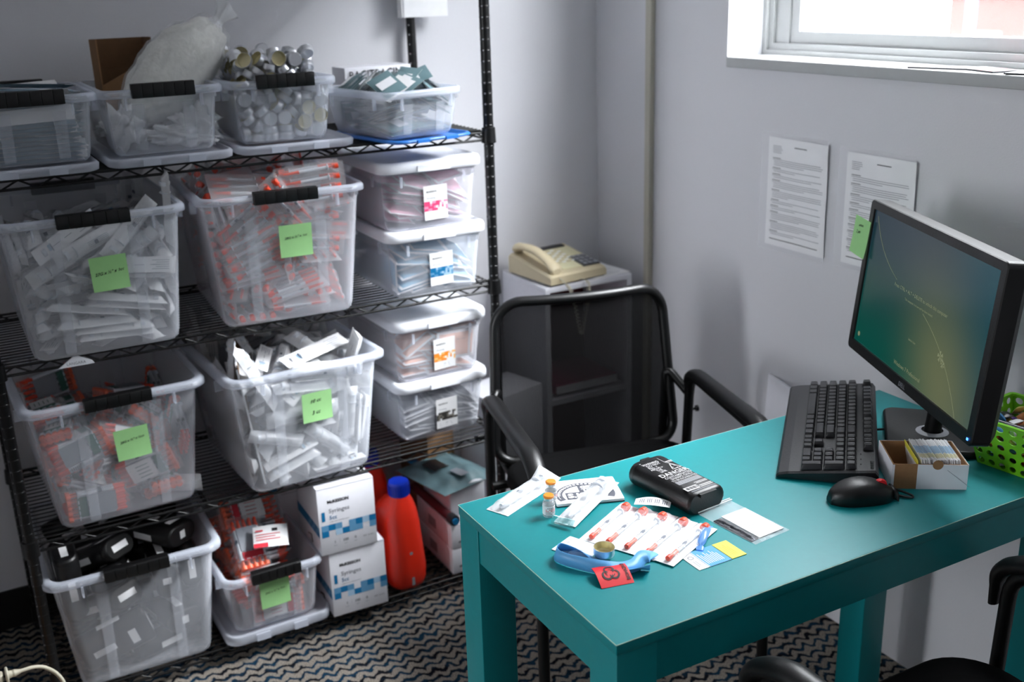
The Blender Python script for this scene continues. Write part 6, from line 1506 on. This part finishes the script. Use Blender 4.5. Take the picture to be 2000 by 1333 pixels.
-12, 292, 480, -781, -124, 272, -60, 200, 713, -702, 4, 418, 65, 265, -295, 133, 228, -408, 222, 175, 138, 935, -322,
28, 284, 200, 0, 1, -272, 186, 241, 253, -720, 520, -456, 414, 188, 226, 63, 443, -874, -416, 410, 240, -518, 581,
462, 18, 524, 82, -704, -63, 704, -240, -331, 162, 632, 316, -132, -107, -328, 268, 235, 255, -928, 111, -509, 297,
-820, -402, 370, 407, -292, 228, -97, 804, 461, -268, -226, 270, 417, -361, 729, -79, -28, 332, -407, -12, -896, 154,
-148, 290, 238, -675, -613, 427, -280, 350, -133, 92, 295, -414, 275, 234, 178, -928, 325, -254, 100, 294, 837, 142,
99, 150, 538, 286, 450, -890, 31, 421, 532, 289, 70, -86, 965, -247, 452, 265, 28, 165, 976, -60, 534, 204, -23, 33,
894, -403, -537, 248, 172, -262, -429, -166, -360, 323, -716, -610, -326, 308, -371, 258, 484, 58, 781, 328, -493,
167, 607, 414, -383, -428, -300, 356, -847, 529, -25, -13, -188, 351, 674, -721, -157, 246, -238, 237, 290, 226, 491,
422, 166, 343, -213, 867, 451, -380, 72, 256, 549, -498, -496, -115, 290, 250, 423, 852, 18, 74, -46, 365, -24, -57,
-304, 283, 428, 277, -79, 230, -543, -376, 537, 250, -670, 110, -723, -60, 540, 284, -23, -34, -729, -417, -415, 254,
-62, 680, 728, -418, -544, 336, 749, 584, 265, 288, -213, 319, -929, 85, 350, 433, -592, 410, 2, 679, 734, -434,
-211, 444, -204, -232, -698, -151, -180, 332, -635, -275, 720, 150, -196, 418, -38, 32, 232, 468, -113, 326, -621,
-254, 686, -425, 344, 336, -737, -516, -270, 127, 380, 330, -380, 731, 554, 238, -1, 328, -503, -634, 71, 426, 398,
343, -903, 414, 88, -458, 536, 242, -424, 516, -468, -264, 542, 374, 196, 236, -802, -480, -434, 450, 450, -590,
-407, 60, -338, 315, 29, -607, 557, 260, -505, 316, -658, -165, -179, 421, -450, 289, -56, -40, -985, -487, -112,
524, 372, -641, -337, -268, -56, 366, -358, 823, -239, 244, -42, 470, -712, -535, -20, 482, -252, 466, 85, -666, -94,
-278, 237, 311, -332, -36, -862, 11, 124, 319, -325, 334, -511, 349, 540, 380, -993, 30, 50, 326, 257, 282, 425, 774,
20, -476, 253, 415, -525, -523, 476, -140, 326, 323, 602, 737, 80, -296, -366, 314, -809, -13, 578, -45, -384, 395,
-463, -830, 43, 283, -587, 340, 394, 620, -573, 429, -450, 369, 48, 50, 997, -422, -82, 332, -106, 686, 421, -182,
66, 422, 906, -14, -407, 50, -85, 489, -741, -6, 132, 346, -82, 336, -414, 324, 486, -244, 350, 409, -243, 705, 138,
70, 245, 331, 444, 724, -528, 240, 135, 330, -460, -671, -455, 431, 382, 421, 10, 116, -861, -429, 546, 368, -7, -63,
-536, 4, 422, 308, 239, 477, -399, -258, -542, 333, -959, 21, -282, 28, -554, 454, 119, 306, 257, 238, -382, 358,
-893, 322, -259, 282, -516, 465, -326, -943, 45, -326, 4, 410, -866, 232, -440, 24, 171, 482, 419, -212, 874, 144,
51, 440, -53, -281, -933, 394, 32, 392, -958, 263, 70, -426, 152, 344, -210, -262, -657, -68, 198, 398, -297, -72,
747, 253, 422, 435, 386, -213, 486, 296, 284, 368, 833, 313, 305, -142, 418, 402, -186, -156, -355, -89, 592, 402,
-717, -161, -149, -438, -598, 468, -602, -312, -338, -136, -556, 483, 224, 534, 294, 158, -547, 436, -550, 519, -386,
483, -415, 484, 670, -31, -741, -268, -218, 404, -593, -797, 94, -31, 41, 460, 642, 211, -514, 202, 293, 472, -316,
216, -88, 355, -227, 430, 741, 640, -165, -354, 247, 428, -388, 920, -58, -213, 336, 527, -432, -892, -21, 285, 143,
454, 929, 139, -324, 476, 550, 415, 500, -449, -555, -414, 458, 461, 317, 213, -302, 228, 550, 400, -119, 731, -112,
-348, -472, 430, 87, 388, 913, -262, -548, 476, -304, -786, -212, 44, -560, 544, -876, -356, 289, 403, -403, 491,
-741, 27, -671, -351, -146, 496, -227, 210, 662, -194, -222, 470, -883, -457, 110, -17, -226, 429, -928, 337, 155,
438, -8, 461, -200, -973, -96, -445, 183, 522, 60, 202, -976, 150, 266, 412, -375, 75, -438, 276, 363, 556, 890, -44,
404, 444, 442, 518, 122, -52, 696, -440, 598, 486, 645, 210, -232, -3, 326, 438, 432, -729, 268, -352, -400, 475,
-397, -6, -300, -15, -440, 522, 635, 417, -54, 147, -418, 445, 165, 756, -563, 279, -300, 505, -843, -197, -366,
-430, 27, 466, 579, -91, -701, -119, -75, 467, -734, -550, -274, 155, -188, 497, 1, 50, 908, 414, -176, 544, -539,
-198, 704, -230, 210, 540, -440, 543, 373, -111, 217, 463, 35, -304, -494, 354, 542, 506, 143, 760, -214, 440, 267,
472, -599, 671, 348, -398, 394, 508, -924, 20, 106, 102, 548, 374, -615, -786, 60, -348, -330, 520, 92, 386, 915, 1,
-256, 503, -895, -416, 79, 116, -344, 471, 507, 592, -328, 332, -556, 541, -74, -15, -991, -232, -28, 550, 16, 804,
-454, -110, -104, 554, 315, 243, -640, 124, -76, 591, -784, -581, 211, 293, -96, 507, -209, 404, -884, -298, 96, 515,
122, 943, -224, 54, 466, 464, 14, -217, 974, 214, 479, 560, 814, -352, 452, 440, 173, 488, 353, 222, -424, -375, 338,
560, -899, 214, 181, -115, 466, 472, 251, 937, -202, -200, -398, 451, 769, -168, -486, -94, -509, 660, 466, 514,
-534, 66, -188, 628, -516, 587, 427, 355, -510, 662, -707, 24, 24, -360, -70, 592, 514, -16, -549, -98, -236, 596,
-362, -410, 184, 20, 2, 614, -364, -478, -195, 296, -202, 596, 163, -882, 353, -355, 244, 654, 126, 208, -830, -68,
256, 574, 970, -108, 144, 112, 146, 524, -115, 506, -728, 446, -10, 542, -937, 330, 76, -292, 492, 488, -460, 344,
-382, 112, 600, 493, 353, 580, -628, -246, -476, 590, 63, -207, -896, -92, -387, 569, 731, 234, 266, 179, -506, 596,
-704, 306, 181, 208, -387, 556, -88, -926, 62, -355, -226, 596, 199, -328, 782, -163, -200, 626, 786, 289, 359, 76,
81, 711, -73, -285, -952, 272, 20, 578, 948, -21, -20, -355, 172, 707, 10, -243, 969, -148, 67, 580, -620, -576, 521,
156, 90, 562, 180, -836, -439, 344, 305, 541, -443, -98, 655, -192, 560, 541, -37, 90, 28, 89, 509, 614, 608, -471,
410, -396, -468, 610, -232, -278, 595, -208, -324, 600, -495, -685, 532, 45, -294, 620, 530, 212, -135, 266, -388,
610, -375, -852, 172, -330, 88, 604, 824, 475, 34, -217, -154, 669, 791, -283, 534, -78, 88, 618, 258, 466, 729, 253,
42, 663, 343, -884, 286, -355, 118, 817, 855, 68, -41, -230, 187, 704, -689, 67, -711, 88, 224, 620, -219, -114, -3,
357, 166, 600, -842, 447, 112, -123, 304, 629, 973, 47, 126, 74, 394, 520, 225, -90, 404, -315, -468, 710, -318, 64,
-927, -86, -385, 696, 136, 55, 955, 71, -365, 649, -187, -799, -515, 398, -330, 642, 6, -707, -6, -355, 13, 735, 204,
442, -792, -180, -32, 714, -555, 81, 152, 248, 88, 728, 656, 684, -246, 383, 94, 701, -76, 646, -2, -346, 338, 756,
-492, -214, -673, 12, 302, 752, -462, 862, -208, 34, 275, 680, 842, -498, 183, 238, 217, 624, -529, -110, 686, -218,
381, 659, 64, 960, -196, 158, 375, 626, 344, 178, -579, -234, -460, 748, -58, 319, -170, -98, -466, 786, -105, 91,
-660, 142, -461, 707, 410, 870, 5, 355, -440, 768, -424, -68, -144, -342, -114, 717, 152, 354, -884, -190, 43, 742,
677, 476, -305, 122, -40, 730, -631, 527, 532, 328, -88, 646, -163, 490, -798, -160, 272, 775, 147, 576, 724, 80,
461, 778, 365, -487, -600, 190, 262, 735, -128, -224, -568, 355, 468, 667, -278, 857, 413, -348, 461, 668, 210, -839,
-438, -82, 472, 596, 176, -47, 967, -355, -304, 692, 406, 830, -343, 9, -510, 885, 22, -707, 707, 70, -457, 760, 959,
72, 241, 398, -174, 717, 566, -423, -567, -351, -248, 808, -891, -239, -143, -235, -52, 838, -248, -338, 809, 162,
-154, 761, 595, 706, 282, 218, -147, 704, 221, 896, 138, -355, 188, 854, 438, 737, -442, -86, 169, 771, 549, 361,
184, 354, 472, 812, 34, -475, 878, 328, 348, 694, -912, -88, 182, -274, 461, 742, 94, -868, -389, -62, 462, 673, 99,
152, 128, -191, -254, 744, -849, -399, -126, 198, -510, 866, -705, 56, 56, 26, -279, 751, -22, 208, 934, 398, -176,
888, 700, 98, 700, -352, -191, 752, 166, -348, 780, -32, -129, 708, -314, -224, 737, 110, -24, 855, 481, -854, 176,
275, -20, 812, -367, 755, 490, -355, 307, 892, 193, -147, 589, 75, 138, 770, -5, 294, 941, 238, 118, 807, 857, 407,
-159, 355, 228, 750, 413, -828, 340, -227, 412, 784, -862, -139, 273, -56, 463, 760, 159, -15, 932, -128, -336, 830,
-316, 275, 615, -113, -177, 802, -301, -816, 471, 66, -174, 836, -818, -119, -449, 242, -318, 718, 382, 901, -190,
-355, -122, 876, 674, 679, -206, -226, 125, 864, -187, 425, -632, 132, 35, 918, -183, 76, 412, 398, -34, 805, -351,
-613, 352, -130, 341, 828, -536, 293, -142, 79, 176, 840, 392, -872, 246, 233, 466, 850, -176, -556, 200, 355, 286,
804, 913, -147, 60, -350, 468, 838, 163, -319, -426, 24, 370, 865, 260, 502, -800, -352, -344, 826, 54, -382, 892,
-37, 29, 777, 478, -328, -606, 42, -396, 881, 371, -773, 450, 205, -422, 860, 660, 114, -144, 133, 497, 931, -159,
748, 630, -6, 248, 896, 40, 949, -304, 202, -254, 823, 402, 397, -210, 318, -141, 842, -450, -546, 450, -201, 232,
930, 792, 1, -137, 196, 460, 727, -203, 136, -141, 178, 311, 799, 957, -133, 138, 386, 376, 888, 630, 332, 625, -340,
468, 955, -132, -333, 343, -148, 510, 901, 184, -683, 683, -202, -460, 880, 447, -160, -660, -355, -41, 919, 154,
944, -286, 355, -468, 933, -38, -437, -895, 398, -331, 828, -466, -531, 466, -348, -466, 878, -326, -501, 797, 357,
122, 878, 262, 458, 705, 266, -306, 846, 430, 367, -152]),
('T4', 'pk', [101, 62, 14, 0, -1, -156, 212, 403, 15, 0, 0, -1, 102, -274, 15, 0, 0, 997, -129, 370, 44, 2, 1, -1000, 184, 72, 45,
1, -1, -887, 46, 182, 74, 0, -3, -87, -21, 306, 104, 0, -3, -39, -229, 293, 132, -3, 1, 1000, -6, -92, 80, 55, -71,
630, 188, 285, 136, -70, 15, -996, -155, -346, 60, 87, 24, -474, 208, 244, 168, -69, 44, -991, 268, -382, 52, 50,
-19, 680, 8, 489, 119, -1, -396, -918, 220, -452, 78, 50, 20, -13, -264, -70, 122, 61, -16, -707, -135, 615, 202,
652, -30, 35, -220, -453, 68, 20, 84, -996, 190, -342, 120, 33, 38, -440, -58, -405, 137, 32, -120, 700, -161, 20,
170, -16, -60, 703, -226, -456, 134, 64, 105, -992, 236, 4, 176, 35, 73, -3, -102, -492, 244, -137, -59, -17, -220,
-414, 239, -145, -44, 86, -234, -268, 226, -61, 136, 988, -296, -242, 243, -61, -135, -687, -233, 13, 260, -150, 74,
-485, -322, -446, 329, -137, 58, 690, 86, -385, 282, -43, 162, 483, -166, -31, 281, -148, 79, -456, 156, 397, 253,
14, -13, 721, -234, -405, 395, -156, 54, -368, -186, -324, 395, -155, 56, -355, -18, -99, 284, 96, 142, 916, -170,
-259, 406, -84, 142, 312, -224, -34, 377, -107, -185, -920, -230, 400, 254, 2, -19, 998, 180, -67, 268, -156, 141,
-622, 8, 354, 282, 9, 17, -851, -128, 330, 313, -33, -9, 972, 246, 38, 273, -1, 209, 22, -322, 400, 330, -23, -25,
707, -134, 356, 368, 5, 19, 203, 294, 348, 289, 148, 150, 648, -84, 288, 396, -19, 7, -958, -61, 411, 426, 20, 3,
978, -71, 414, 456, 12, 16, 568, -165, -216, 467, -169, 50, -867, 322, 422, 311, -141, 156, -691, 316, -137, 273,
693, -687, -190, 325, 155, 334, -125, 172, -689, 275, 384, 405, 33, 210, 2, 254, 403, 448, -73, 200, -471, 49, 188,
495, 231, -133, 664, 326, -85, 344, 248, 49, 691, 226, -300, 359, 248, -48, 894, 40, -237, 415, -160, 248, -647, 322,
-429, 310, 248, 49, 690, 284, 505, 475, 210, -32, 977, 282, 94, 454, -209, 141, -968, 260, 52, 486, 23, 252, -460,
228, -436, 388, -134, 170, -958, 280, -213, 464, 146, -93, 985, 336, -154, 491, -33, 169, -679, 268, -506, 387, 145,
166, 0, 57, -400, 522, 39, -96, 536, 354, -336, 542, -164, 258, -648, 276, -508, 488, 297, -178, 937, 62, -150, 620,
170, -177, -697, 49, -392, 644, 170, -215, -186, -49, -340, 640, 86, -260, 148, -276, 445, 469, -273, -107, 654,
-126, -446, 604, 261, -86, -657, -226, -94, 548, -385, 0, 639, -234, -40, 546, -364, -124, 389, -284, -506, 536,
-960, -36, -246, -258, 6, 538, 136, -360, -849, -340, 4, 526, -40, -383, -598, 280, 422, 556, -145, 235, -94, -288,
95, 538, 240, -301, -919, -342, 57, 570, -382, 42, 706, -282, 474, 494, -138, -258, 46, -340, -427, 594, 313, -19,
-707, -289, 438, 536, 256, -142, -954, -343, 426, 578, -280, -88, 702, 341, 428, 556, 81, 264, 656, -274, 506, 562,
-269, 117, 956]),
('C1', 'pad', [-34, -172, 21, 0, 0, -792, -240, -132, 62, -2, -1, -166, -286, -45, 104, -1, 3, 1000, -43, 382, 21, 0, 0, -689, -288,
345, 62, -1, -1, -7, -258, 102, 156, -12, 104, 987, -290, 188, 180, -105, 2, 15, 224, 596, 53, -2, 64, 37, -262, 350,
189, -104, 8, 65, -354, -488, 127, 9, 172, -680, -58, -410, 120, 165, -44, 833, -298, 532, 194, -103, 2, -10, -290,
576, 97, -1, -105, -994, 292, 655, 86, 64, 5, 998, -257, -590, 166, -91, 144, -969, -299, 804, 210, -22, 737, 676,
240, -540, 109, -67, 131, -434, 293, -665, 138, -146, -1, -989, -298, -671, 208, 103, 116, -2, -362, -89, 283, 85,
23, 709, -182, 856, 316, 577, 352, -384, 242, 186, 81, -23, 98, -678, -160, -623, 278, 42, 105, 712, -383, 528, 328,
100, 239, 660, -197, -116, 298, 86, 27, 694, 228, -332, 186, 42, 165, 596, -252, -633, 341, -104, -43, -993, 304,
-362, 210, -68, 157, -7, 344, 144, 102, -708, -699, 28, -253, -217, 342, 41, 80, -30, -302, -176, 396, -30, 85, -742,
-340, 587, 347, 250, 98, 963, -166, 588, 296, 255, 90, 963, -131, 543, 334, -117, 244, -115, -240, -498, 406, 102,
-45, 994, 46, 593, 280, -68, 256, -4, 260, 148, 160, -39, -994, -46, -75, 357, 414, -65, 261, -589, 356, 94, 198,
137, 62, 702, 262, 598, 218, 125, 199, 721, 314, 670, 230, 226, 66, 972, 127, 66, 357, -78, 133, -738, 316, 674, 276,
226, 65, 972, 367, 625, 306, -203, 116, -691, 286, -8, 258, 39, 150, -55, 307, 180, 358, 46, 148, -13, -204, -636,
428, -39, 105, -700, 126, 668, 452, -152, -55, -986, 362, 446, 441, -33, 176, -704, 320, 249, 464, 160, 141, 12, 364,
-176, 320, 197, 3, 700, 316, -96, 403, 136, 141, 10, 291, -576, 278, -45, 188, -795, 310, -558, 323, -145, 128, -981,
372, -114, 428, 196, 4, 700, 242, -210, 506, 142, -26, -202, -216, -143, 518, -55, -82, 954, -384, -346, 590, 36,
182, -675, 306, 54, 590, -81, -14, -585, -111, -426, 555, -113, 216, -950, 105, -581, 464, 102, 236, -455, -244, 130,
586, -60, -103, -987, -110, -694, 544, -168, 201, -965, -64, -81, 655, -96, 7, -601, -229, 362, 612, -65, -13, -995,
310, -685, 410, 194, 235, -12, 380, -622, 452, 304, 15, 697, 268, -578, 604, 219, -952, -215]),
('C2', 'pad', [-222, 74, 21, 0, 0, 68, -246, -454, 21, 0, 0, -1000, -282, 564, 21, 0, 0, -657, -33, 478, 64, 0, 1, 1000, -284, 663,
112, 1, -19, 1000, -112, 510, 160, 138, -1, 14, 319, 102, 21, 0, 0, -711, -292, 198, 116, 137, 1, 5, -101, 628, 237,
99, -96, 700, -288, 309, 191, 137, -4, 39, -190, -68, 96, -36, 137, -989, 152, -101, 105, 40, 134, -654, -183, 354,
246, 99, 96, -679, 222, -552, 54, -26, 78, -955, 249, -342, 122, 72, 38, 145, -102, -662, 106, 101, -88, 1, -294,
-268, 112, 126, 1, 9, -292, -663, 116, 100, -88, 1, -538, -604, 309, -431, 529, -461, -357, 158, 236, 99, -98, 707,
348, -608, 112, 122, -34, 700, -224, -81, 210, 17, 138, -981, 243, -201, 230, -978, -173, 117, -254, -668, 166, 88,
100, -991, -270, -238, 217, 14, 120, -988, -254, 28, 309, 32, -18, -983, -312, 616, 359, -41, 15, 999, 252, 56, 255,
-145, 0, -526, 342, 603, 73, 97, 94, 695, 339, -614, 196, 196, 32, 686, -196, -461, 262, 91, -95, 79, 347, 398, 195,
-163, -22, -690, 143, 258, 320, -112, 121, 178, -328, 142, 350, 22, -24, -646, 252, 533, 278, 215, -944, 118, -244,
384, 415, -41, -16, 742, 312, -398, 305, 191, 51, 615, -100, -94, 424, 144, 53, -695, 310, -582, 306, -4, 197, -594,
-262, -576, 270, 132, 9, -706, -271, -324, 380, 88, 137, -986, 182, 685, 369, -6, 193, -16, -324, -469, 374, 39,
-158, 696, -257, -638, 418, 64, -136, 988, -246, -262, 520, 137, 50, -20, 217, -600, 388, -3, 171, -757, 108, 635,
446, 132, 141, 679, -306, -531, 507, 138, -64, 818, 340, -108, 396, 79, 185, 635, -286, 186, 501, -126, -50, 102,
324, 63, 451, -1, 193, 0, -52, -505, 516, 152, -31, 721, -128, -646, 538, 92, -124, 988, -373, 532, 459, 701, -703,
113, -45, -646, 566, 125, 91, -12, 331, 406, 401, -757, -624, 151, -374, 640, 480, -39, -112, -703, -326, 205, 579,
-106, -52, -2, -338, 402, 579, -37, -113, -716, 383, -526, 436, 696, -651, -294, -380, 647, 564, -113, 39, 701, 290,
142, 510, 22, 192, 121, 328, 696, 490, -53, 202, -6, 282, -11, 560, -34, 190, -161, 298, 646, 461, -70, 196, -89,
328, 694, 536, -16, -978, 55, 334, 627, 588, -7, -978, 53, 386, 196, 559, -190, 107, -696]),
('C3', 'pad', [254, 231, 21, 0, 0, -100, -20, -170, 21, 0, -1, 616, 208, -134, 66, 15, 4, 595, 76, -655, 21, 0, 0, 0, -346, -598,
62, 0, -1, -707, -121, -607, 100, 62, 63, 710, 350, -360, 118, -38, 11, -706, -94, -162, 120, -62, -119, -219, 351,
15, 160, -158, -46, -700, -136, 89, 108, -158, -59, 66, -277, 308, 99, -67, -59, 42, -177, 557, 21, 712, 702, 1, -40,
851, 254, 479, 477, -520, 217, 623, 55, -50, -26, -996, 262, 503, 100, 45, 33, 994, -288, 514, 114, 61, -66, -996,
253, -660, 77, -2, 86, 8, -338, -602, 176, -7, 6, -714, -351, 568, 142, -2, -89, -705, -258, 114, 170, 59, -66, -995,
148, 182, 215, -121, -9, -703, -300, 128, 206, -61, 64, 996, -298, 304, 226, -62, 64, 996, 257, -612, 176, -28, 54,
-990, 221, 624, 144, -55, 53, -2, -286, 538, 236, -64, 106, 991, -302, -281, 222, 11, 9, 1, -276, 624, 262, -68, 104,
989, 206, 49, 274, 72, 99, 988, 352, 614, 175, -2, 76, 704, 305, 179, 278, -107, 84, -2, 188, -487, 237, 38, 48,
-271, 118, 824, 442, 448, -506, 552, -320, -616, 246, 34, 45, -698, -278, 628, 304, -103, -68, -83, 208, 346, 302,
-12, 135, 723, -360, 160, 293, -702, 707, 0, -348, -114, 312, 70, 12, -688, -228, 151, 394, -13, -42, 97, -360, -553,
307, 60, 20, -700, 122, -580, 275, -33, 51, -996, -127, -558, 358, -28, 95, -667, -310, 598, 350, -59, 108, 992, 204,
-556, 338, 107, -32, 990, 288, -818, 371, 25, -736, 676, 206, -861, 376, 737, 16, -14, 309, 595, 316, -98, 195, 2,
113, 531, 365, 61, 210, 666, 258, 438, 418, -35, 213, 279, 310, -600, 355, -103, 41, -994, 220, 552, 457, 71, 204,
692, 376, 546, 440, 68, 205, 682, 310, -98, 352, -81, 48, -996, 163, -474, 447, -103, 2, -979, 308, -70, 446, 69, 76,
798, 368, 540, 492, -716, -664, 206, 376, 20, 502, -43, 100, -702, 322, -428, 523, 13, -9, -1, 382, 554, 530, 68,
205, 682, -276, 431, 439, 45, -38, -740, 70, 619, 588, 168, -85, -982, 197, -576, 560, 11, 12, -993, 177, -557, 643,
12, -92, -1, -219, 160, 486, 102, 42, -859, -286, -687, 452, -7, 963, 68, 382, -650, 604, -708, -706, -16, -327,
-242, 473, -977, 5, -208, -290, 643, 541, -195, -88, 695, -71, 110, 548, -68, -94, 980, 234, -94, 602, 90, -16, -108,
-289, 56, 566, 141, -156, -483, -296, -598, 528, 87, -277, -14]),
('C4', 'pad', [43, -568, 20, -1, 0, 772, 230, -30, 21, -1, 0, 742, -344, -600, 44, -30, -40, 706, 272, 322, 50, 4, -72, -996, 347,
370, 86, -46, -58, -701, 283, 592, 104, -72, -50, -21, -240, -659, 113, -46, 7, -999, -238, 607, 81, 73, -64, -988,
270, -588, 60, -6, 46, 50, 296, 667, 148, -46, -48, 2, 348, -605, 96, -38, 27, -706, 274, 426, 194, 126, -36, -88,
-102, -654, 142, 46, -4, 999, 358, 401, 243, 125, 49, -712, 290, -619, 150, 46, -3, 999, -149, 49, 79, 50, -107, 423,
221, 169, 219, 152, -50, -388, 347, -142, 112, -68, -69, -701, 184, 108, 240, 155, -39, -448, 125, -668, 207, -46, 5,
-999, 302, -672, 232, -46, 4, -999, 207, -672, 284, 4, 46, -2, -213, -257, 106, -35, -71, -25, -200, -178, 145, 19,
-77, -664, -68, -264, 213, -71, 34, 996, -249, 656, 118, 79, -56, -995, -71, 162, 242, 129, -92, -101, 101, -107,
294, -79, -37, 993, 32, 613, 266, 119, -195, -677, -357, 48, 238, -18, -99, 703, -302, 670, 184, -52, -156, 5, -304,
495, 284, 3, 996, -51, 136, 114, 358, 72, -46, -703, -306, 63, 291, -83, -58, 995, -374, 817, 472, 438, 402, -552,
-344, -306, 265, 139, 22, -698, -50, 555, 360, -83, -40, 505, -301, -380, 299, 115, -81, -17, -311, -683, 364, -83,
-101, 992, 52, 636, 411, -41, -82, -117, -304, -677, 278, 101, -83, 1, 14, 126, 418, 83, 113, -990, -374, 543, 488,
140, -11, -703, -282, 505, 457, -985, -102, -116, -312, 566, 418, -990, -3, -108, 128, -602, 358, 79, 74, 723, -346,
-576, 336, 130, 8, -676, -314, 113, 434, 189, -81, 4, 312, -331, 373, -124, 29, -992, -231, 18, 457, 197, -61, -100,
313, -686, 383, 66, 124, 2, -362, -90, 483, 191, 71, -676, 190, -282, 451, 125, -25, 991, -308, -129, 430, 186, -83,
16, -313, -688, 406, 100, -83, 1, -374, -246, 478, 60, -173, 694, -81, 562, 576, 202, 5, 973, -331, -584, 468, 130,
1, -635, 83, -493, 512, -53, 125, -725, 21, -262, 609, -107, 118, -932, 242, -642, 510, -144, 236, -675, 12, 614,
584, -7, 201, -124, 384, -638, 474, 236, 143, 686, 394, 474, 464, 680, -660, -261, -375, -640, 493, -702, -700, -129,
329, 580, 471, -204, 246, -712]),
]
NAMES = dict(wp='syringe_pack', wl='syringe_pack', ws='syringe_pack', op2='insulin_syringe_pack', op4='insulin_syringe_pack', bag='syringe_bag', sh='sharps_container', nl='needle_pack', tin='metal_cooker', pk='swab_packet', pad='dressing_pack')
CATS = dict(wp='syringe pack', wl='syringe pack', ws='syringe pack', op2='syringe pack', op4='syringe pack', bag='bag', sh='sharps container', nl='needle pack', tin='cooker', pk='packet', pad='dressing pack')
LAB = {('A2', 'wp'): 'white wrapped syringe pack piled in the bin marked 27G', ('B2', 'op2'): 'twin pack of orange-capped syringes in the bin marked 28G x 1cc', ('B2', 'op4'): 'wide four-syringe pack with orange caps in the bin marked 28G x 1cc',
 ('A3', 'bag'): 'green-printed bag of ten orange-capped syringes in the half-cc bin', ('B3', 'wl'): 'long white syringe pack in the bin marked 10 cc and 3 cc', ('B3', 'ws'): 'short white syringe pack in the bin marked 10 cc and 3 cc',
 ('A4', 'sh'): 'black sharps container with white labels inside the bottom left bin', ('B4', 'bag'): 'red-printed bag of orange-capped syringes in the small bottom bin', ('T1', 'nl'): 'long blue-grey needle pack in the leftmost top shelf bin',
 ('T3', 'tin'): 'small aluminium cooker heaped in the third bin of the top shelf', ('T4', 'pk'): 'teal and white swab packet in the small tub on the blue lid',
 ('C1', 'pad'): 'pink dressing pack in the lidded bin at the top right', ('C2', 'pad'): 'blue dressing pack in the second lidded bin from the top', ('C3', 'pad'): 'peach dressing pack in the third lidded bin from the top', ('C4', 'pad'): 'grey dressing pack in the lowest lidded bin'}
cache = {}
for key in dict.fromkeys(d[0] for d in DATA):
    Mx, off = BIN[key]; recs = []
    for k_, ty, nums in DATA:
        if k_ != key: continue
        for i in range(0, len(nums), 6):
            x, y, z = [c/1000 for c in nums[i+3:i+6]]
            recs.append((ty, Vector([c/5000 for c in nums[i:i+3]]), Quaternion((math.sqrt(max(0, 1-x*x-y*y-z*z)), x, y, z)).normalized()))
    stuff = None; cam = Vector((0, 0, 1.6)); mats_ = []
    for ty, p, q in recs: mats_.append((ty, Mx @ off @ Matrix.Translation(p) @ q.to_matrix().to_4x4()))
    if len(mats_) > 300:
        # individuals: the ones nearest the outside as seen from the front; the buried rest is one object
        inv = Mx.inverted(); cl = inv @ cam
        def depth(m_):
            p = inv @ m_.translation; d = (cl-p).normalized(); return max(0, min((p.y+.12)/abs(d.y) if d.y < 0 else 9, (p.x+.11)/abs(d.x) if d.x < 0 else 9, (.20-p.z)/max(d.z, .01)))
        mats_.sort(key=lambda a: depth(a[1])); rest_ = mats_[300:]; mats_ = mats_[:300]
    else: rest_ = []
    for ty, m_ in mats_:
        k = ty+('g' if key == 'A3' else 'r') if ty == 'bag' else ty+dict(C1='padpink', C2='padblue', C3='padpeach', C4='padgrey').get(key, '') if ty == 'pad' else ty
        if k not in cache: cache[k] = pk_mesh(k)
        o = bpy.data.objects.new(NAMES[ty], cache[k]); C.objects.link(o); o.matrix_world = m_
        tag(o, LAB[(key, ty)], CATS[ty], LAB[(key, ty)].replace(' pack ', ' packs ').replace(' bag ', ' bags ').replace(' cooker ', ' cookers ').replace(' container ', ' containers ').replace(' packet ', ' packets '))
    if rest_:
        b = MB('tin', 'tingold')
        for ty, m_ in rest_:
            bb = MB('tin', 'tingold'); cup(bb, .0165, .0155, n=12); b.mats = bb.mats; k0 = len(b.v)
            for v in bb.v: b.v.append((m_ @ Vector((v[0], v[1], v[2]-.0078)))[:])
            b.f += [tuple(a+k0 for a in f_) for f_ in bb.f]; b.mi += bb.mi; b.sm += bb.sm
        tag(b.done('metal_cookers'), 'the mass of cookers buried deep in the third bin of the top shelf', 'cookers', None, 'stuff')
# red printed pouch on top of the small bottom bin
b = MB('paper', 'redprint', 'ink'); b.grid(lambda u, v: ((u-.5)*.085, (v-.5)*.060, .004*math.sin(u*3.1)), 8, 5, 'paper')
b.quad(-.036, .014, .018, .004, 'redprint', z=.0045)
for k in range(3): b.quad(-.036, .004-k*.007, .06-(k % 2)*.012, .002, 'redprint', z=.0050)
b.quad(.004, .012, .014, .008, 'ink', z=.0050); b.quad(-.042, -.030, .035, .012, 'redprint', z=.0046)
tag(b.done('printed_label', Mx=BIN['B4'][0] @ T(.015, -.115, .222) @ Rz(-.30) @ Rx(.62)), 'white leaflet with red print on top of the overfilled small bin', 'leaflet')
